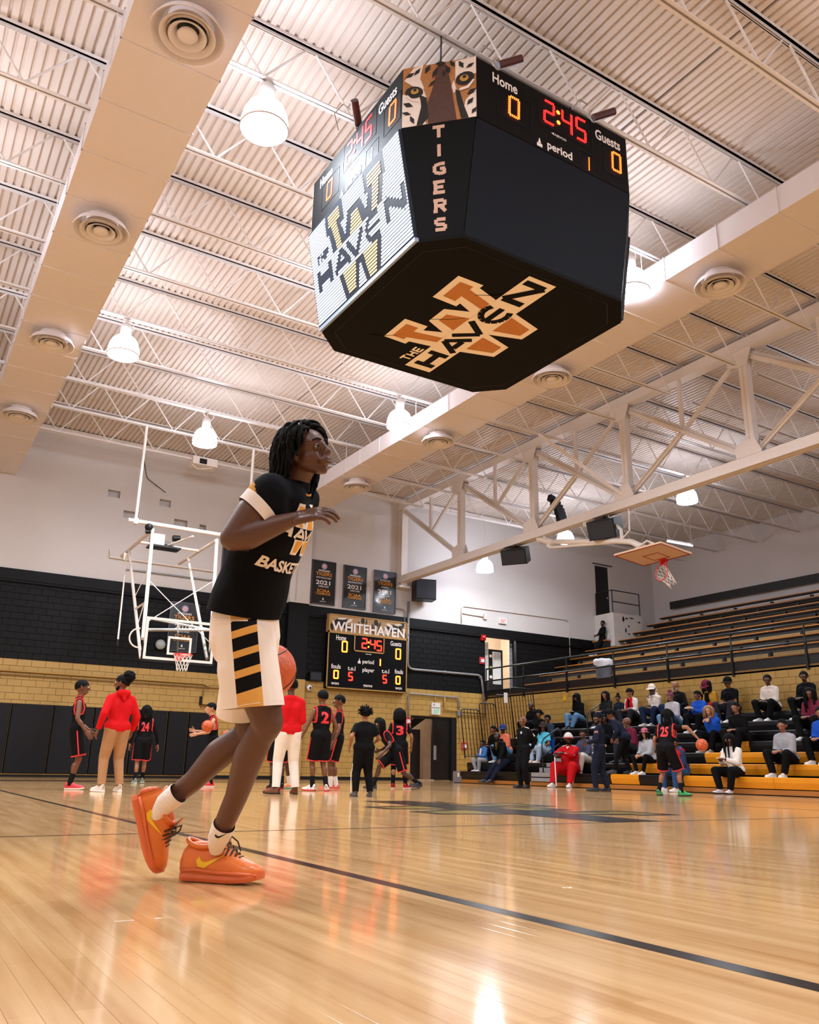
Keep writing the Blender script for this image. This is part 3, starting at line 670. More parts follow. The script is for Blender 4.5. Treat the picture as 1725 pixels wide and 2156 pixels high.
def blob(cx, cy, rx, ry, a=0, k=14): return [(cx+rx*math.cos(t)*math.cos(a)-ry*math.sin(t)*math.sin(a), cy+rx*math.cos(t)*math.sin(a)+ry*math.sin(t)*math.cos(a)) for t in [2*PI*i/k for i in range(k)]]
tig([[(0, 0), (1, 0), (1, 1), (0, 1)]], TO, .002)
tig([[(.36, .0), (.74, .0), (.70, .30), (.66, .62), (.60, .95), (.48, .98), (.42, .62), (.33, .3)]], TD, .004)
tig([[(.0, 0), (.33, 0), (.30, .25), (.22, .5), (.0, .55)], [(.8, .0), (1, 0), (1, .45), (.86, .3)], [(.02, .78), (.15, .98), (.28, 1), (.24, .78), (.3, .6), (.2, .62)], [(.72, .98), (1, 1), (1, .72), (.86, .70), (.78, .56), (.72, .64)], [(.24, .72), (.30, .55), (.33, .44), (.30, .42), (.22, .56)], [(.70, .66), (.74, .48), (.70, .44), (.67, .56)]], TW, .006)
bl = [blob(.16, .56, .13, .10, -.35), blob(.85, .66, .13, .11, .35), [(.24, .5), (.33, .44), (.36, .1), (.28, .0), (.2, .0), (.26, .3)], [(.72, .50), (.78, .46), (.84, .2), (.9, .0), (.8, .0), (.74, .3)]]
for x, y, L, w, a in ((.10, .86, .16, .035, .5), (.2, .9, .15, .03, .9), (.34, .92, .16, .035, 1.1), (.44, .84, .2, .03, 1.2), (.40, .66, .14, .025, .9), (.52, .98, .16, .04, -.1), (.62, .86, .16, .035, 1.9), (.68, .94, .14, .03, 2.1), (.80, .90, .15, .035, 2.0), (.92, .86, .14, .03, .6), (.08, .36, .16, .04, -.5), (.06, .22, .14, .03, -.4), (.14, .10, .16, .03, -1.2), (.94, .42, .15, .04, .6), (.92, .26, .14, .035, .9), (.97, .10, .12, .03, 1.0), (.56, .80, .12, .02, 1.5)):
    bl.append([(x-L/2*math.cos(a), y-L/2*math.sin(a)), (x+w*math.sin(a), y-w*math.cos(a)), (x+L/2*math.cos(a), y+L/2*math.sin(a)), (x-w*math.sin(a), y+w*math.cos(a))])
tig(bl, TB, .008)
tig([blob(.17, .57, .055, .048), blob(.84, .66, .06, .055)], TE, .014)
tig([blob(.172, .59, .024, .024), blob(.845, .68, .026, .026)], TB, .0155)
tig([[(.05, .5), (.12, .42), (.22, .38), (.22, .41), (.13, .45), (.07, .53)], [(.78, .5), (.88, .52), (.96, .62), (.98, .6), (.9, .48), (.78, .46)]], TW, .0155)
# hoist cables and the pipe horns clamped on top
q = MB()
for sx in (-1.2, 1.2):
    for sy in (-1.12, 1.12):
        y = min(YJ, key=lambda v: abs(v-(CY+sy))); q.tube([(CX+sx, CY+sy*.9, Z1-.05), (CX+sx, y, ZB0+.03)], .012, 5)
q.build('hoist_cable', BLKM, cube)
for x, y, dx in ((CX-.9, CY-HK, 1), (CX+.75, CY-HK, 1), (CX-HK, CY-.1, 0)):
    q = MB(); c = Vector((x, y, Z1+.1)); ax = Vector((.8, -.35, .45)).normalized() if dx else Vector((-.5, -.6, .3)).normalized()
    q.tube([c-ax*.05, c+ax*.3], .055, 10); q.tube([c+ax*.302, c+ax*.25], .04, 10)
    hh = q.build('horn_tube', M('horn_maroon', '#4a2022', .35, noise=.1), cube, smooth=False)
    q = MB(); q.tube([c-ax*.03+Vector((-.05, 0, .1)), c-ax*.08+Vector((-.08, -.02, 0)), c-ax*.05+Vector((-.05, -.02, -.09)), c+Vector((.02, .03, -.12))], .014, 6); q.tube([c+Vector((-.1, .05, .2)), c+Vector((-.2, .1, .28)), c+Vector((-.3, .15, .1)), c+Vector((-.2, .2, -.1))], .01, 5); q.build('bracket', CHROME, hh)
# ------------------------------------------------------------------ things on the back wall
GREYF = M('banner_frame', '#55525c', .35, .3); BANN = M('banner_vinyl', '#0e0d10', .28, noise=.2, scale=3, bump=.25, coat=.3); ORANGE_P = M('orange_print', '#e0952c', .5, noise=.05)
PINKP = M('seal_pink', '#d9aeb0', .5); BLUEP = M('seal_blue', '#7d7f9e', .5)
XA, UA, NA = (1, 0, 0), (0, 0, 1), (0, -1, 0)
def banner(x0, x1, z0, z1, lines, label, y=YW-.05, tilt=0.):
    t = thing('championship_banner', label, 'banner', ((x0+x1)/2, y, z0), 'championship banners'); w, h = x1-x0, z1-z0
    q = MB()
    for a, b in (((x0, z0), (x1, z0+.025)), ((x0, z1-.025), (x1, z1)), ((x0, z0), (x0+.025, z1)), ((x1-.025, z0), (x1, z1))): q.box((a[0], y-.03, a[1]), (b[0], y+.04, b[1]))
    q.build('frame', GREYF, t)
    q = MB(); nx, nz = 8, 14; vs = []
    for j in range(nz+1):
        for i in range(nx+1):
            u, v = i/nx, j/nz; d = .012*math.sin(5*u+3*v+x0)*math.sin(7*v+x0*2)*(.3 if v > .6 else 1)
            vs.append((x0+.025+(w-.05)*u, y-.005+d*.5, z0+.025+(h-.05)*v))
    q.add(vs, [(j*(nx+1)+i, j*(nx+1)+i+1, (j+1)*(nx+1)+i+1, (j+1)*(nx+1)+i) for j in range(nz) for i in range(nx)]); cl = q.build('vinyl_sheet', BANN, t, smooth=True)
    cx = (x0+x1)/2; yy = y-.022
    by = {}
    for txt, v, size, wid, col in lines:
        q = by.setdefault(col, MB()); put_text(q, txt, (cx, yy, z0+h*v), XA, UA, size, .02, align='CENTER', fit=w*wid)
    for col, q in by.items(): q.build('banner_lettering', {'w': LETW, 'o': ORANGE_P}[col], cl)
    q = MB(); q.lathe([(.001, 0), (.125, 0)], (cx, yy, z1-.22), NA, 20); s = q.build('seal', BLUEP, cl)
    q = MB(); q.lathe([(.001, .002), (.085, .002)], (cx, yy, z1-.22), NA, 18); q.build('seal_centre', PINKP, cl)
    q = MB(); put_text(q, 'C', (cx-.03, yy-.004, z1-.26), XA, UA, .075, .02); q.build('seal_letter', M('seal_red', '#c25a4a', .5), cl)
    q = MB(); q.flat([(-.03, 0), (.03, 0), (.03, .04), (0, .1), (-.03, .04)], (cx, yy, z0+.17), XA, UA); q.build('banner_mark', LETW, cl)
    return t
def lines_for(sport, year, cls): return [('WHITEHAVEN', .745, .075, .48, 'w'), ('TIGERS', .655, .13, .68, 'o'), (sport, .59, .055, min(.62, .042*len(sport)), 'w'), (year, .45, .16, .6, 'w'), (cls, .39, .06, .42, 'w'), ('SCIAA', .275, .12, .54, 'o'), ('CHAMPIONS', .215, .085, .6, 'o'), ('BLUFF CITY', .055, .035, .25, 'w')]
banner(13.12, 14.13, 6.335, 8.03, lines_for('BOYS TRACK & FIELD', '2021', 'LARGE CLASS'), 'black and gold banner for boys track and field 2021, left of the row of three')
banner(14.47, 15.49, 6.335, 8.01, lines_for('GIRLS TRACK & FIELD', '2021', 'LARGE CLASS'), 'black and gold banner for girls track and field 2021, middle of the row of three')
banner(15.84, 16.85, 6.31, 8.0, lines_for('BASEBALL', '2021', 'CLASS AAA'), 'black and gold banner for baseball 2021, right of the row of three')
banner(7.87, 8.90, 4.09, 5.79, lines_for('', '2018', 'CLASS AAA')[:2]+lines_for('X', '2018', 'CLASS AAA')[3:], 'black and gold 2018 banner on the black wall behind the glass backboard', y=YW-.08)
banner(9.55, 10.55, 6.38, 8.05, lines_for('BASKETBALL', '2019', 'LARGE CLASS'), 'black and gold banner half hidden behind the dribbling player')
# wall scoreboard ---------------------------------------------------------
wb = thing('wall_scoreboard', 'black wall scoreboard with gold trim, red digits and a tiger-eye header', 'scoreboard', (15.58, YW-.1, 3.23))
X0, X1, S0, S1, SH, YS = 13.84, 17.33, 3.23, 6.0, 5.31, YW-.22
GOLDT = M('gold_trim', '#b58a4a', .4, .2)
MB().box((X0, YS, S0), (X1, YW-.02, SH)).build('cabinet', PANELT, wb)
hd = MB().box((X0, YS, SH), (X1, YW-.02, S1)).build('header_panel', M('tan_fur_print', '#b08a58', .5, noise=.3, scale=5, stretch=(3, 1, .6)), wb)
q = MB()
for a, b in (((X0, S0), (X1, S0+.045)), ((X0, S1-.035), (X1, S1)), ((X0, SH-.035), (X1, SH+.05)), ((X0, S0), (X0+.04, S1)), ((X1-.04, S0), (X1, S1)),
             ((14.95, 4.66), (16.28, 4.71)), ((14.95, 4.66), (14.99, SH)), ((16.24, 4.66), (16.28, SH))): q.box((a[0], YS-.025, a[1]), (b[0], YS+.01, b[1]))
q.build('gold_frame', GOLDT, wb)
q = MB()
yy = YS-.012
W_ = lambda z: (0, yy, z)
def wt(s, x, z, size, wid): put_text(q, s, (x, yy, z), XA, UA, size, .025, fit=wid)
wt('Home', 14.17, 5.03, .19, .42); wt('Guests', 16.55, 5.02, .19, .5); wt('period', 15.33, 4.24, .15, .5); wt('NEVCO', 15.46, 4.58, .04, .25); wt('fouls', 14.02, 3.96, .17, .4); wt('t.o.l', 14.72, 3.94, .16, .33); wt('player', 15.34, 3.93, .15, .52); wt('t.o.l', 16.2, 3.94, .16, .33); wt('fouls', 16.78, 3.96, .17, .38); wt('won', 14.05, 3.37, .12, .32); wt('game', 15.40, 3.37, .11, .4); wt('won', 16.82, 3.36, .12, .3)
q.flat([(-.06, 0), (.06, 0), (.06, .07), (.02, .12), (0, .22), (-.02, .12), (-.06, .07)], (15.2, yy, 4.22), XA, UA)
q.build('panel_lettering', LETW, wb)
q = MB()
for bx, w_ in (((14.05, .5), .36), ((15.05, .3), .7), ((16.4, .42), .45)): pass
for px_, pz_, rx, rz, a in ((14.35, 5.72, .32, .17, .3), (14.62, 5.55, .22, .1, -.4), (16.72, 5.68, .36, .16, -.2), (17.05, 5.82, .16, .1, .8), (15.3, 5.85, .08, .12, 0), (15.9, 5.82, .1, .14, .4), (13.98, 5.5, .06, .14, .2), (17.2, 5.48, .07, .12, .1)): q.flat(blob(px_, pz_, rx, rz, a), (0, YS-.006, 0), XA, UA)
q.build('header_print', TB, hd)
q = MB()
for px_, pz_, rx, rz, a in ((14.72, 5.8, .14, .06, .5), (14.4, 5.85, .2, .04, .1), (16.5, 5.8, .16, .06, -.3), (16.9, 5.86, .18, .03, .1), (16.35, 5.55, .1, .14, .2)): q.flat(blob(px_, pz_, rx, rz, a), (0, YS-.008, 0), XA, UA)
q.build('header_print', TW, hd)
q = MB()
for px_, pz_, rx, rz, a in ((15.15, 5.6, .05, .22, .1), (15.45, 5.7, .04, .25, -.1), (15.75, 5.6, .05, .2, .1), (16.05, 5.72, .04, .2, -.2)): q.flat(blob(px_, pz_, rx, rz, a), (0, YS-.007, 0), XA, UA)
q.build('header_print', TD, hd)
q = MB(); put_text(q, 'WHITEHAVEN', (13.99, YS-.03, 5.37), XA, UA, .36, .035, fit=3.22); q.build('header_lettering', LETW, hd)
LEDR2 = M('led_red_far', '#ff2416', .4, noise=0, emit=5.); LEDO2 = M('led_orange_far', '#ff7a22', .4, noise=0, emit=5.)
def wd_(ch, x, z, w, h, m):
    q = MB(); r, u = Vector(XA), Vector(UA)
    for sg in SEG[ch]:
        (a0, b0), (a1, b1) = seg_pts(sg, w, h); q.bar((x+a0, YS-.016, z+b0), (x+a1, YS-.016, z+b1), .052, .008, up=(0, 1, 0))
    return q.build('led_digit', m, wb)
wd_('0', 14.45, 4.61, .2, .38, LEDO2); wd_('0', 16.82, 4.53, .2, .38, LEDO2); wd_('2', 15.30, 4.82, .2, .36, LEDR2); wd_('4', 15.66, 4.82, .2, .34, LEDR2); wd_('5', 15.95, 4.78, .2, .36, LEDR2); wd_('1', 16.1, 4.2, .02, .26, LEDO2)
wd_('0', 14.15, 3.6, .17, .28, LEDO2); wd_('5', 14.77, 3.57, .15, .28, LEDR2); wd_('5', 16.26, 3.57, .15, .28, LEDR2); wd_('0', 16.85, 3.57, .17, .28, LEDO2)
q = MB(); q.ball((15.58, YS-.015, 5.05), .035, 8, 5); q.ball((15.58, YS-.015, 4.88), .035, 8, 5); q.build('led_colon', LEDO2, wb)
# big speaker, horn box, camera, alarms, exit signs -------------------------
def spk(o, r, u, n, w, h, d, label, name='loudspeaker', bracket=None):
    """tapered loudspeaker cabinet, grille facing n"""
    t = thing(name, label, 'speaker', o); o = Vector(o); r, u, n = Vector(r), Vector(u), Vector(n)
    q = MB(); q.frame_box(o, r, u, n, (-w/2, 0, -d), (w/2, h, 0)); q.build('cabinet', BLK, t)
    q = MB(); q.frame_box(o, r, u, n, (-w/2+.03, .03, 0), (w/2-.03, h-.03, .015)); q.build('grille', M('speaker_grille', '#1d1f26', .7, noise=.3, scale=60), t)
    if bracket:
        q = MB(); q.tube([o+u*(h+.02)-n*d/2, Vector(bracket)], .02, 6); q.frame_box(o, r, u, n, (-w*.3, h-.01, -d*.8), (w*.3, h+.025, -d*.2)); q.build('bracket', BLKM, t)
    return t
spk((17.85, YW-.75, 6.93), (.96, -.28, 0), (0, 0, 1), (-.28, -.96, 0), .86, .82, .6, 'big black loudspeaker box under the truss end at the back wall', bracket=(17.15, YW-.5, 7.75))
def slant(px, py, Y, w, h, d, yaw, pit, label, Xb=XT):
    c = atX(px, py, Xb); n = Vector((math.sin(yaw)*math.cos(pit), -math.cos(yaw)*math.cos(pit), -math.sin(pit))); r = Vector((math.cos(yaw), math.sin(yaw), 0)); u = n.cross(r)*-1; u = r.cross(n)*-1
    if u.z < 0: u = -u
    return spk(c-u*h/2+n*d/2, r, u, n, w, h, d, label, bracket=(c.x, c.y, 7.6))
slant(1086, 1170, 0, .85, .5, .55, R(-55), R(25), 'black loudspeaker hung under the truss, nearer the back wall')
slant(1275, 1113, 0, .85, .55, .6, R(-70), R(20), 'black loudspeaker hung under the truss, beside the folded side basket')
t = thing('loudspeaker', 'black curved loudspeaker fixed behind the truss post', 'speaker', (17.6, 20.1, 8.4))
q = MB()
for k in range(6):
    a0, a1 = R(-60+k*20), R(-60+(k+1)*20); q.bar((17.5+.3*math.cos(a0)*.6, 19.9-.5+.09*k, 8.2+.18*k), (17.8+.2*math.cos(a0), 19.9-.5+.09*k, 8.3+.14*k), .16, .2)
q.build('horn_cell', BLK, t); q = MB(); q.bar((XT+.13, 19.98, 8.5), (17.5, 19.8, 8.5), .05); q.build('bracket', CHROME, t)
def small(name, label, cat, x0, x1, z0, z1, d, mat, y=YW): 
    t = thing(name, label, cat, ((x0+x1)/2, y, z0)); MB().box((x0, y-d, z0), (x1, y, z1)).build('body', mat, t); return t
t = small('exit_sign', 'white exit sign with green lettering above the lower door', 'sign', 18.62, 19.02, 2.5, 2.96, .1, M('white_plastic', '#e4e0da', .4)); q = MB(); put_text(q, 'EXIT', (18.70, YW-.104, 2.55), XA, UA, .15, .02, fit=.26); q.build('sign_lettering', M('green_letters', '#2fae7c', .4, emit=.4), t)
q = MB(); q.lathe([(.001, 0), (.04, 0), (.05, -.02)], (18.72, YW-.104, 2.88), NA, 12); q.build('test_light', CHROME, t); q = MB(); q.box((18.64, YW-.108, 2.76), (19.0, YW-.1, 2.775)); q.build('seam', BLK, t)
t = small('exit_sign', 'white exit sign with red lettering above the office opening', 'sign', 22.07, 22.47, 6.49, 6.73, .09, M('white_plastic', '#e4e0da', .4)); q = MB(); put_text(q, 'EXIT', (22.13, YW-.094, 6.53), XA, UA, .15, .02, fit=.28); q.build('sign_lettering', M('red_letters', '#c23a2c', .4, emit=.3), t)
REDP = M('alarm_red', '#c03a3e', .35); CLEARP = M('strobe_lens', '#e6d5d2', .2)
for x, z, lab, y in ((17.54, 2.06, 'red fire alarm strobe left of the lower door', YW), (20.22, 1.2, 'red fire alarm pull box right of the lower door', YW), (21.15, 4.68, 'red and white alarm strobe left of the office opening', YW)):
    t = small('fire_alarm', lab, 'alarm', x-.12, x+.12, z, z+.28, .06, REDP, y); q = MB(); q.box((x-.07, y-.1, z+.06), (x+.07, y-.055, z+.2)); q.ball((x+.05, y-.1, z+.1), .04, 8, 5); q.build('strobe', CLEARP, t)
t = small('fire_bell', 'small red alarm horn above the office opening corner', 'alarm', 21.09, 21.33, 5.67, 5.9, .1, M('bell_red', '#b3161c', .35)); q = MB(); q.ball((21.21, YW-.1, 5.79), .08, 10, 6); q.build('dome', M('bell_red', '#b3161c', .35), t)
t = thing('wall_camera', 'small white dome camera on the gold wall', 'camera', (13.22, YW-.1, 3.2)); q = MB(); q.ball((13.22, YW-.1, 3.2), .11, 14, 9); q.build('dome', M('white_plastic', '#e4e0da', .4), t, smooth=True); q = MB(); q.ball((13.23, YW-.17, 3.19), .055, 10, 7); q.build('lens', BLK, t, smooth=True); q = MB(); q.tube([(13.22, YW-.1, 3.2), (13.15, YW, 3.22)], .04, 8); q.build('mount', CHROME, t)
t = small('speaker_box', 'small black box low on the black wall, left of the wall scoreboard', 'box', 13.2, 13.68, 3.46, 3.78, .18, BLK); q = MB(); q.box((13.23, YW-.19, 3.49), (13.65, YW-.178, 3.75)); q.build('grille', M('speaker_grille', '#1d1f26', .7, noise=.3, scale=60), t)
t = small('junction_box', 'gold painted electrical box on the gold wall above the pads', 'box', 9.26, 9.70, 2.40, 2.68, .2, GOLD); q = MB(); q.box((9.2, YW-.12, 2.38), (9.27, YW, 2.66)); q.build('side_cover', BLK, t); q = MB(); q.tube([(9.45, YW-.1, 2.41), (9.45, YW-.1, 2.3)], .02, 6); q.build('spigot', CHROME, t)
# conduits ------------------------------------------------------------------
def conduit(pts, r, label, mat, name='conduit', rad=.12):
    """pipe with rounded bends"""
    t = thing(name, label, 'pipe', pts[0]); P = [Vector(p) for p in pts]; out = [P[0]]
    for i in range(1, len(P)-1):
        a, b, c = P[i-1], P[i], P[i+1]; d0, d1 = (a-b), (c-b); k = min(rad, d0.length/2, d1.length/2); d0, d1 = d0.normalized()*k, d1.normalized()*k
        for j in range(6): s = j/5; out.append((b+d0)*(1-s)**2+b*2*s*(1-s)+(b+d1)*s**2)
    out.append(P[-1]); q = MB(); q.tube(out, r, 8); q.build('pipe', mat, t, smooth=True)
    q = MB()
    for i in range(len(P)-1):
        m = (P[i]+P[i+1])/2; dd = (P[i+1]-P[i]).normalized(); q.tube([m-dd*.02, m+dd*.02], r*1.5, 8)
    q.build('strap', mat, t); return t
y = YW-.06
PEWTER = M('pewter_pipe', '#8f8d90', .4, .3)
conduit([(17.46, y, 6.9), (17.46, y, 4.2), (20.98, y, 4.2), (21.1, y, 4.05), (21.34, y, 2.5)], .05, 'thick grey conduit down the black wall and across to the gold wall corner', PEWTER, rad=.3)
conduit([(17.54, y, 2.33), (17.54, y, 3.26), (19.95, y, 3.22), (19.95, y, 2.62)], .03, 'thin grey conduit looping above the lower door', PEWTER, rad=.14)
conduit([(18.8, y+.01, 2.96), (18.8, y+.01, 3.24)], .018, 'short conduit from the exit sign up to the loop', GOLD)
conduit([(19.25, y, 3.22), (19.25, y, 2.72), (21.2, y, 2.66)], .025, 'gold painted conduit running right from the door loop', GOLD, rad=.14)
conduit([(20.0, y, 2.55), (20.0, y, 1.48)], .015, 'thin gold conduit down to the alarm pull box', GOLD)
conduit([(20.05, y, 2.58), (21.2, y, 2.54)], .02, 'second gold conduit right of the door', GOLD)
t = small('outlet_box', 'small grey electrical box right of the lower door', 'box', 19.88, 20.08, 2.5, 2.7, .09, PEWTER); MB().box((19.9, YW-.096, 2.52), (20.06, YW-.088, 2.68)).build('cover', PEWTER, t)
conduit([(-7.5, y, 3.09), (9.3, y, 3.09), (9.5, y, 3.0)], .03, 'gold conduit along the gold wall above the pads', GOLD)
conduit([(-7.5, y, 2.97), (12.1, y, 2.97)], .02, 'thin dark conduit under the gold one', RUB)
conduit([(9.3, y, 3.0), (9.3, y, 2.68)], .015, 'thin drop to the gold electrical box', RUB)
conduit([(16.9, y+.02, 6.55), (17.3, y+.02, 6.55), (17.3, y+.02, 5.0)], .02, 'thin grey conduit beside the wall scoreboard', PEWTER, rad=.15)
conduit([(20.1, y+.02, 6.3), (20.1, y+.02, 7.02), (25.9, y+.02, 7.05), (26.1, y+.02, 7.0), (26.1, y+.02, 5.4)], .022, 'thin white conduit across the white wall above the exit sign', M('white_pipe', '#c9beb4', .5), rad=.2)
conduit([(20.15, y+.02, 6.72), (21.25, y+.02, 6.68)], .022, 'short white conduit left of the red exit sign', M('white_pipe', '#c9beb4', .5)); t = small('outlet_box', 'small white box at the end of the short white conduit', 'box', 21.25, 21.42, 6.58, 6.8, .08, M('white_pipe', '#c9beb4', .5)); MB().box((21.27, YW-.085, 6.6), (21.4, YW-.078, 6.78)).build('cover', WHITE, t)
conduit([(6.35, y, 10.9), (6.6, y, 10.0), (7.3, y, 9.6)], .012, 'loose cable on the white wall upper left', BLK); conduit([(12.4, YW-.3, 10.9), (12.4, YW-.3, 6.3)], .012, 'thin cable down the pilaster', M('white_pipe', '#c9beb4', .5))
# wall pads -----------------------------------------------------------------
PADM = M('pad_vinyl', '#0e0d11', .5, spec=.25, noise=.12, scale=3)
pads = thing('wall_padding', 'black wall pads along the gold wall behind the basket', 'padding', (7., YW-.03, .09))
xs = [-.2, 1.0, 2.2, 3.4, 4.6, 5.82, 7.02, 8.17, 8.88, 9.62]
for a, b in zip(xs, xs[1:]):
    q = MB(); e = .03; q.add([(a+.005, YW-.02, .09), (b-.005, YW-.02, .09), (b-.005, YW-.02, 2.13), (a+.005, YW-.02, 2.13), (a+e, YW-.09, .09+e), (b-e, YW-.09, .09+e), (b-e, YW-.09, 2.13-e), (a+e, YW-.09, 2.13-e)], [(4, 5, 6, 7), (0, 1, 5, 4), (1, 2, 6, 5), (2, 3, 7, 6), (3, 0, 4, 7)]); q.build('pad', PADM, pads)
q = MB(); q.box((-.2, YW-.03, .07), (9.62, YW-.015, .10)); q.build('bottom_batten', GOLD, pads)
# lower door ----------------------------------------------------------------
d1 = struct(MB().box((17.70, YW+.06, 2.33), (19.87, YW+.16, 2.42)).box((17.70, YW+.0, 0), (17.74, YW+.16, 2.42)).box((19.83, YW+.0, 0), (19.87, YW+.16, 2.42)).box((18.74, YW+.06, 0), (18.80, YW+.14, 2.36)).box((19.6, YW-.03, 0), (19.85, YW+.08, 2.38)).build('door_1', BLKM))
MB().box((18.80, YW+.07, .03), (19.6, YW+.12, 2.33)).build('door_leaf', M('black_door', '#0e0d0f', .4), d1)
q = MB()
for a, b in (((18.88, 1.2), (19.42, 1.24)), ((18.88, 2.02), (19.42, 2.06)), ((18.88, 1.2), (18.91, 2.06)), ((19.39, 1.2), (19.42, 2.06))): q.box((a[0], YW+.055, a[1]), (b[0], YW+.075, b[1]))
lf = q.build('vision_frame', BLKM, d1)
MB().box((18.91, YW+.06, 1.24), (19.39, YW+.066, 2.02)).build('vision_pane', M('dark_glass', '#15161a', .08, noise=0, spec=.6), d1)
MB().box((18.81, YW+.04, .78), (18.93, YW+.07, 1.32)).build('push_plate', PEWTER, d1)
q = MB(); q.box((17.74, YW-.06, 0), (18.76, YW+.02, .05)); q.build('threshold', M('threshold_wood', '#a08a74', .5), d1)
# stair lobby behind the open leaf
LOB = M('lobby_wall', '#cdb59a', .7); lob = struct(MB().box((17.0, YW+2.2, 0), (20.5, YW+2.3, 3.4)).box((17.0, YW+.3, -.05), (20.5, YW+2.3, 0)).box((17, YW+.3, 3.3), (20.5, YW+2.3, 3.4)).box((16.9, YW+.3, 0), (17.0, YW+2.3, 3.4)).box((20.5, YW+.3, 0), (20.6, YW+2.3, 3.4)).build('wall_lobby', LOB))
q = MB(); q.bar((16.9, YW+1.4, 1.1), (20.3, YW+1.6, 3.2), .16, .3); q.build('stair_stringer', BLKM, lob)
q = MB(); q.box((18.0, YW+.9, 0), (18.72, YW+1.2, 1.95)); q.build('dark_cabinet', M('dark_brown', '#241713', .6), lob)
ld = bpy.data.lights.new('lobby_light', 'POINT'); ld.energy = 60; ld.shadow_soft_size = .2; lo = bpy.data.objects.new('lobby_light', ld); COL.objects.link(lo); lo.location = (17.6, YW+1.3, 3.0)
# office opening upper level --------------------------------------------------
off = struct(MB().box((21.2, YW+2.6, 3.4), (24.5, YW+2.7, 6.6)).box((24.2, YW+.3, 3.4), (24.3, YW+2.7, 6.6)).box((20.6, YW+.3, 3.4), (20.7, YW+2.7, 6.6)).box((20.6, YW+.3, 6.5), (24.3, YW+2.7, 6.6)).box((20.6, YW+.3, 3.36), (24.3, YW+2.7, 3.46)).build('wall_office', M('office_wall', '#d8c4ac', .7)))
ld = bpy.data.lights.new('office_light', 'POINT'); ld.energy = 160; ld.shadow_soft_size = .3; lo = bpy.data.objects.new('office_light', ld); COL.objects.link(lo); lo.location = (21.8, YW+1.2, 6.1)
wbd = thing('whiteboard', 'tall whiteboard with handwriting just inside the office opening', 'whiteboard', (21.9, YW+.7, 3.9)); wbm = M('whiteboard', '#e9e5df', .3)
q = MB(); q.box((21.42, YW+.7, 4.05), (22.05, YW+.73, 5.75)); q.build('board', wbm, wbd)
INK = [M('ink_red', '#c2726c', .5), M('ink_green', '#5aa593', .5), M('ink_grey', '#8b8a92', .5)]
rr_ = random.Random(3)
for m, zs in ((INK[2], (5.6, 5.52, 5.44, 5.36)), (INK[1], (5.25, 5.18, 4.6)), (INK[0], (5.05, 4.97, 4.9, 4.83, 4.76))):
    q = MB()
    for z in zs:
        x = 21.47
        while x < 21.98: w = rr_.uniform(.02, .07); q.box((x, YW+.697, z), (x+w, YW+.7, z+.02)); x += w+.02
    q.build('handwriting', m, wbd)
cab = thing('locker', 'dark framed cabinet with a white door and stickers in the office opening', 'cabinet', (22.55, YW+.9, 3.47)); MB().box((22.2, YW+.9, 3.47), (22.98, YW+1.2, 5.5)).build('frame', BLKM, cab)
dr = MB().box((22.42, YW+.87, 4.0), (22.86, YW+.9, 5.4)).build('door', wbm, cab); q = MB(); q.box((22.38, YW+.87, 4.9), (22.88, YW+.872, 5.42)); 
for x, z, m in ((22.32, 5.2, LETW), (22.33, 4.7, M('lime', '#a8c84a', .5)), (22.32, 4.3, LETW)):
    q = MB(); q.lathe([(.001, 0), (.07, 0), (.07, -.01)], (x, YW+.89, z), NA, 14); q.build('sticker', m, cab)
q = MB(); q.box((22.45, YW+.862, 5.1), (22.62, YW+.869, 5.38)); q.box((22.66, YW+.862, 5.14), (22.84, YW+.869, 5.38)); q.build('notice', M('notice_paper', '#cfc9cc', .5), dr)
q = MB()
for r_ in range(12): q.box((22.88, YW+.28+.0, 3.5+r_*.2), (23.03, YW+.31, 3.69+r_*.2))
wg = q.build('return_block', M('grey_block', '#6f7480', .5), off); wg['kind'] = 'stuff'
# loft door and landing --------------------------------------------------------
d3 = struct(MB().box((27.93, YW+.1, 7.45), (28.87, YW+.16, 9.9)).build('door_3', M('loft_door', '#0c0b0d', .5))); MB().box((27.78, YW-.06, 9.95), (29.05, YW, 10.0)).build('lintel', M('dark_lintel', '#4a4446', .6), wall_back); q = MB(); q.ball((28.72, YW+.06, 8.4), .045, 8, 6); q.tube([(28.72, YW+.1, 8.4), (28.72, YW+.04, 8.4)], .02, 6); q.build('door_handle', CHROME, d3)
land = thing('landing', 'white painted masonry landing under the loft door with peeling black patches', 'landing', (29., YW-.5, 6.3)); LW = M('landing_white', '#cbc4bd', .6, noise=.06)
MB().box((27.75, YW-1.22, 5.9), (29.6, YW-.003, 7.43)).build('block', LW, land)
q = MB()
for x, z, w, h in ((28.3, 7.1, .16, .22), (28.5, 7.2, .2, .06), (28.75, 7.25, .34, .05), (28.45, 6.6, .1, .2), (28.65, 6.85, .12, .08), (28.6, 6.5, .2, .05), (29.3, 7.1, .2, .06)): q.flat([(x, z), (x+w*.6, z-h*.3), (x+w, z+h*.4), (x+w*.5, z+h), (x+w*.1, z+h*.7)], (0, YW-1.223, 0), XA, UA)
q.build('peeled_patch', BLK, land)
rl = thing('landing_rail', 'black pipe rail on the white landing by the loft door', 'railing', (29., YW-1., 7.43))
def railing(t, pts, z0, zs, r=.025, posts=True):
    for z in zs: q = MB(); q.tube([(x, y, zz+z) for x, y, zz in pts], r, 8); q.build('rail', BLKM, t)
    for x, y, zz in pts: q = MB(); q.tube([(x, y, zz+z0), (x, y, zz+max(zs))], r*1.1, 8); q.build('post', BLKM, t)
railing(rl, [(27.8, YW-1.15, 7.43), (29.55, YW-1.15, 7.43)], 0, (.52, 1.05)); q = MB(); q.tube([(27.8, YW-.1, 7.43), (27.8, YW-.1, 8.48), (27.8, YW-1.15, 8.48)], .025, 8); q.build('rail', BLKM, rl)
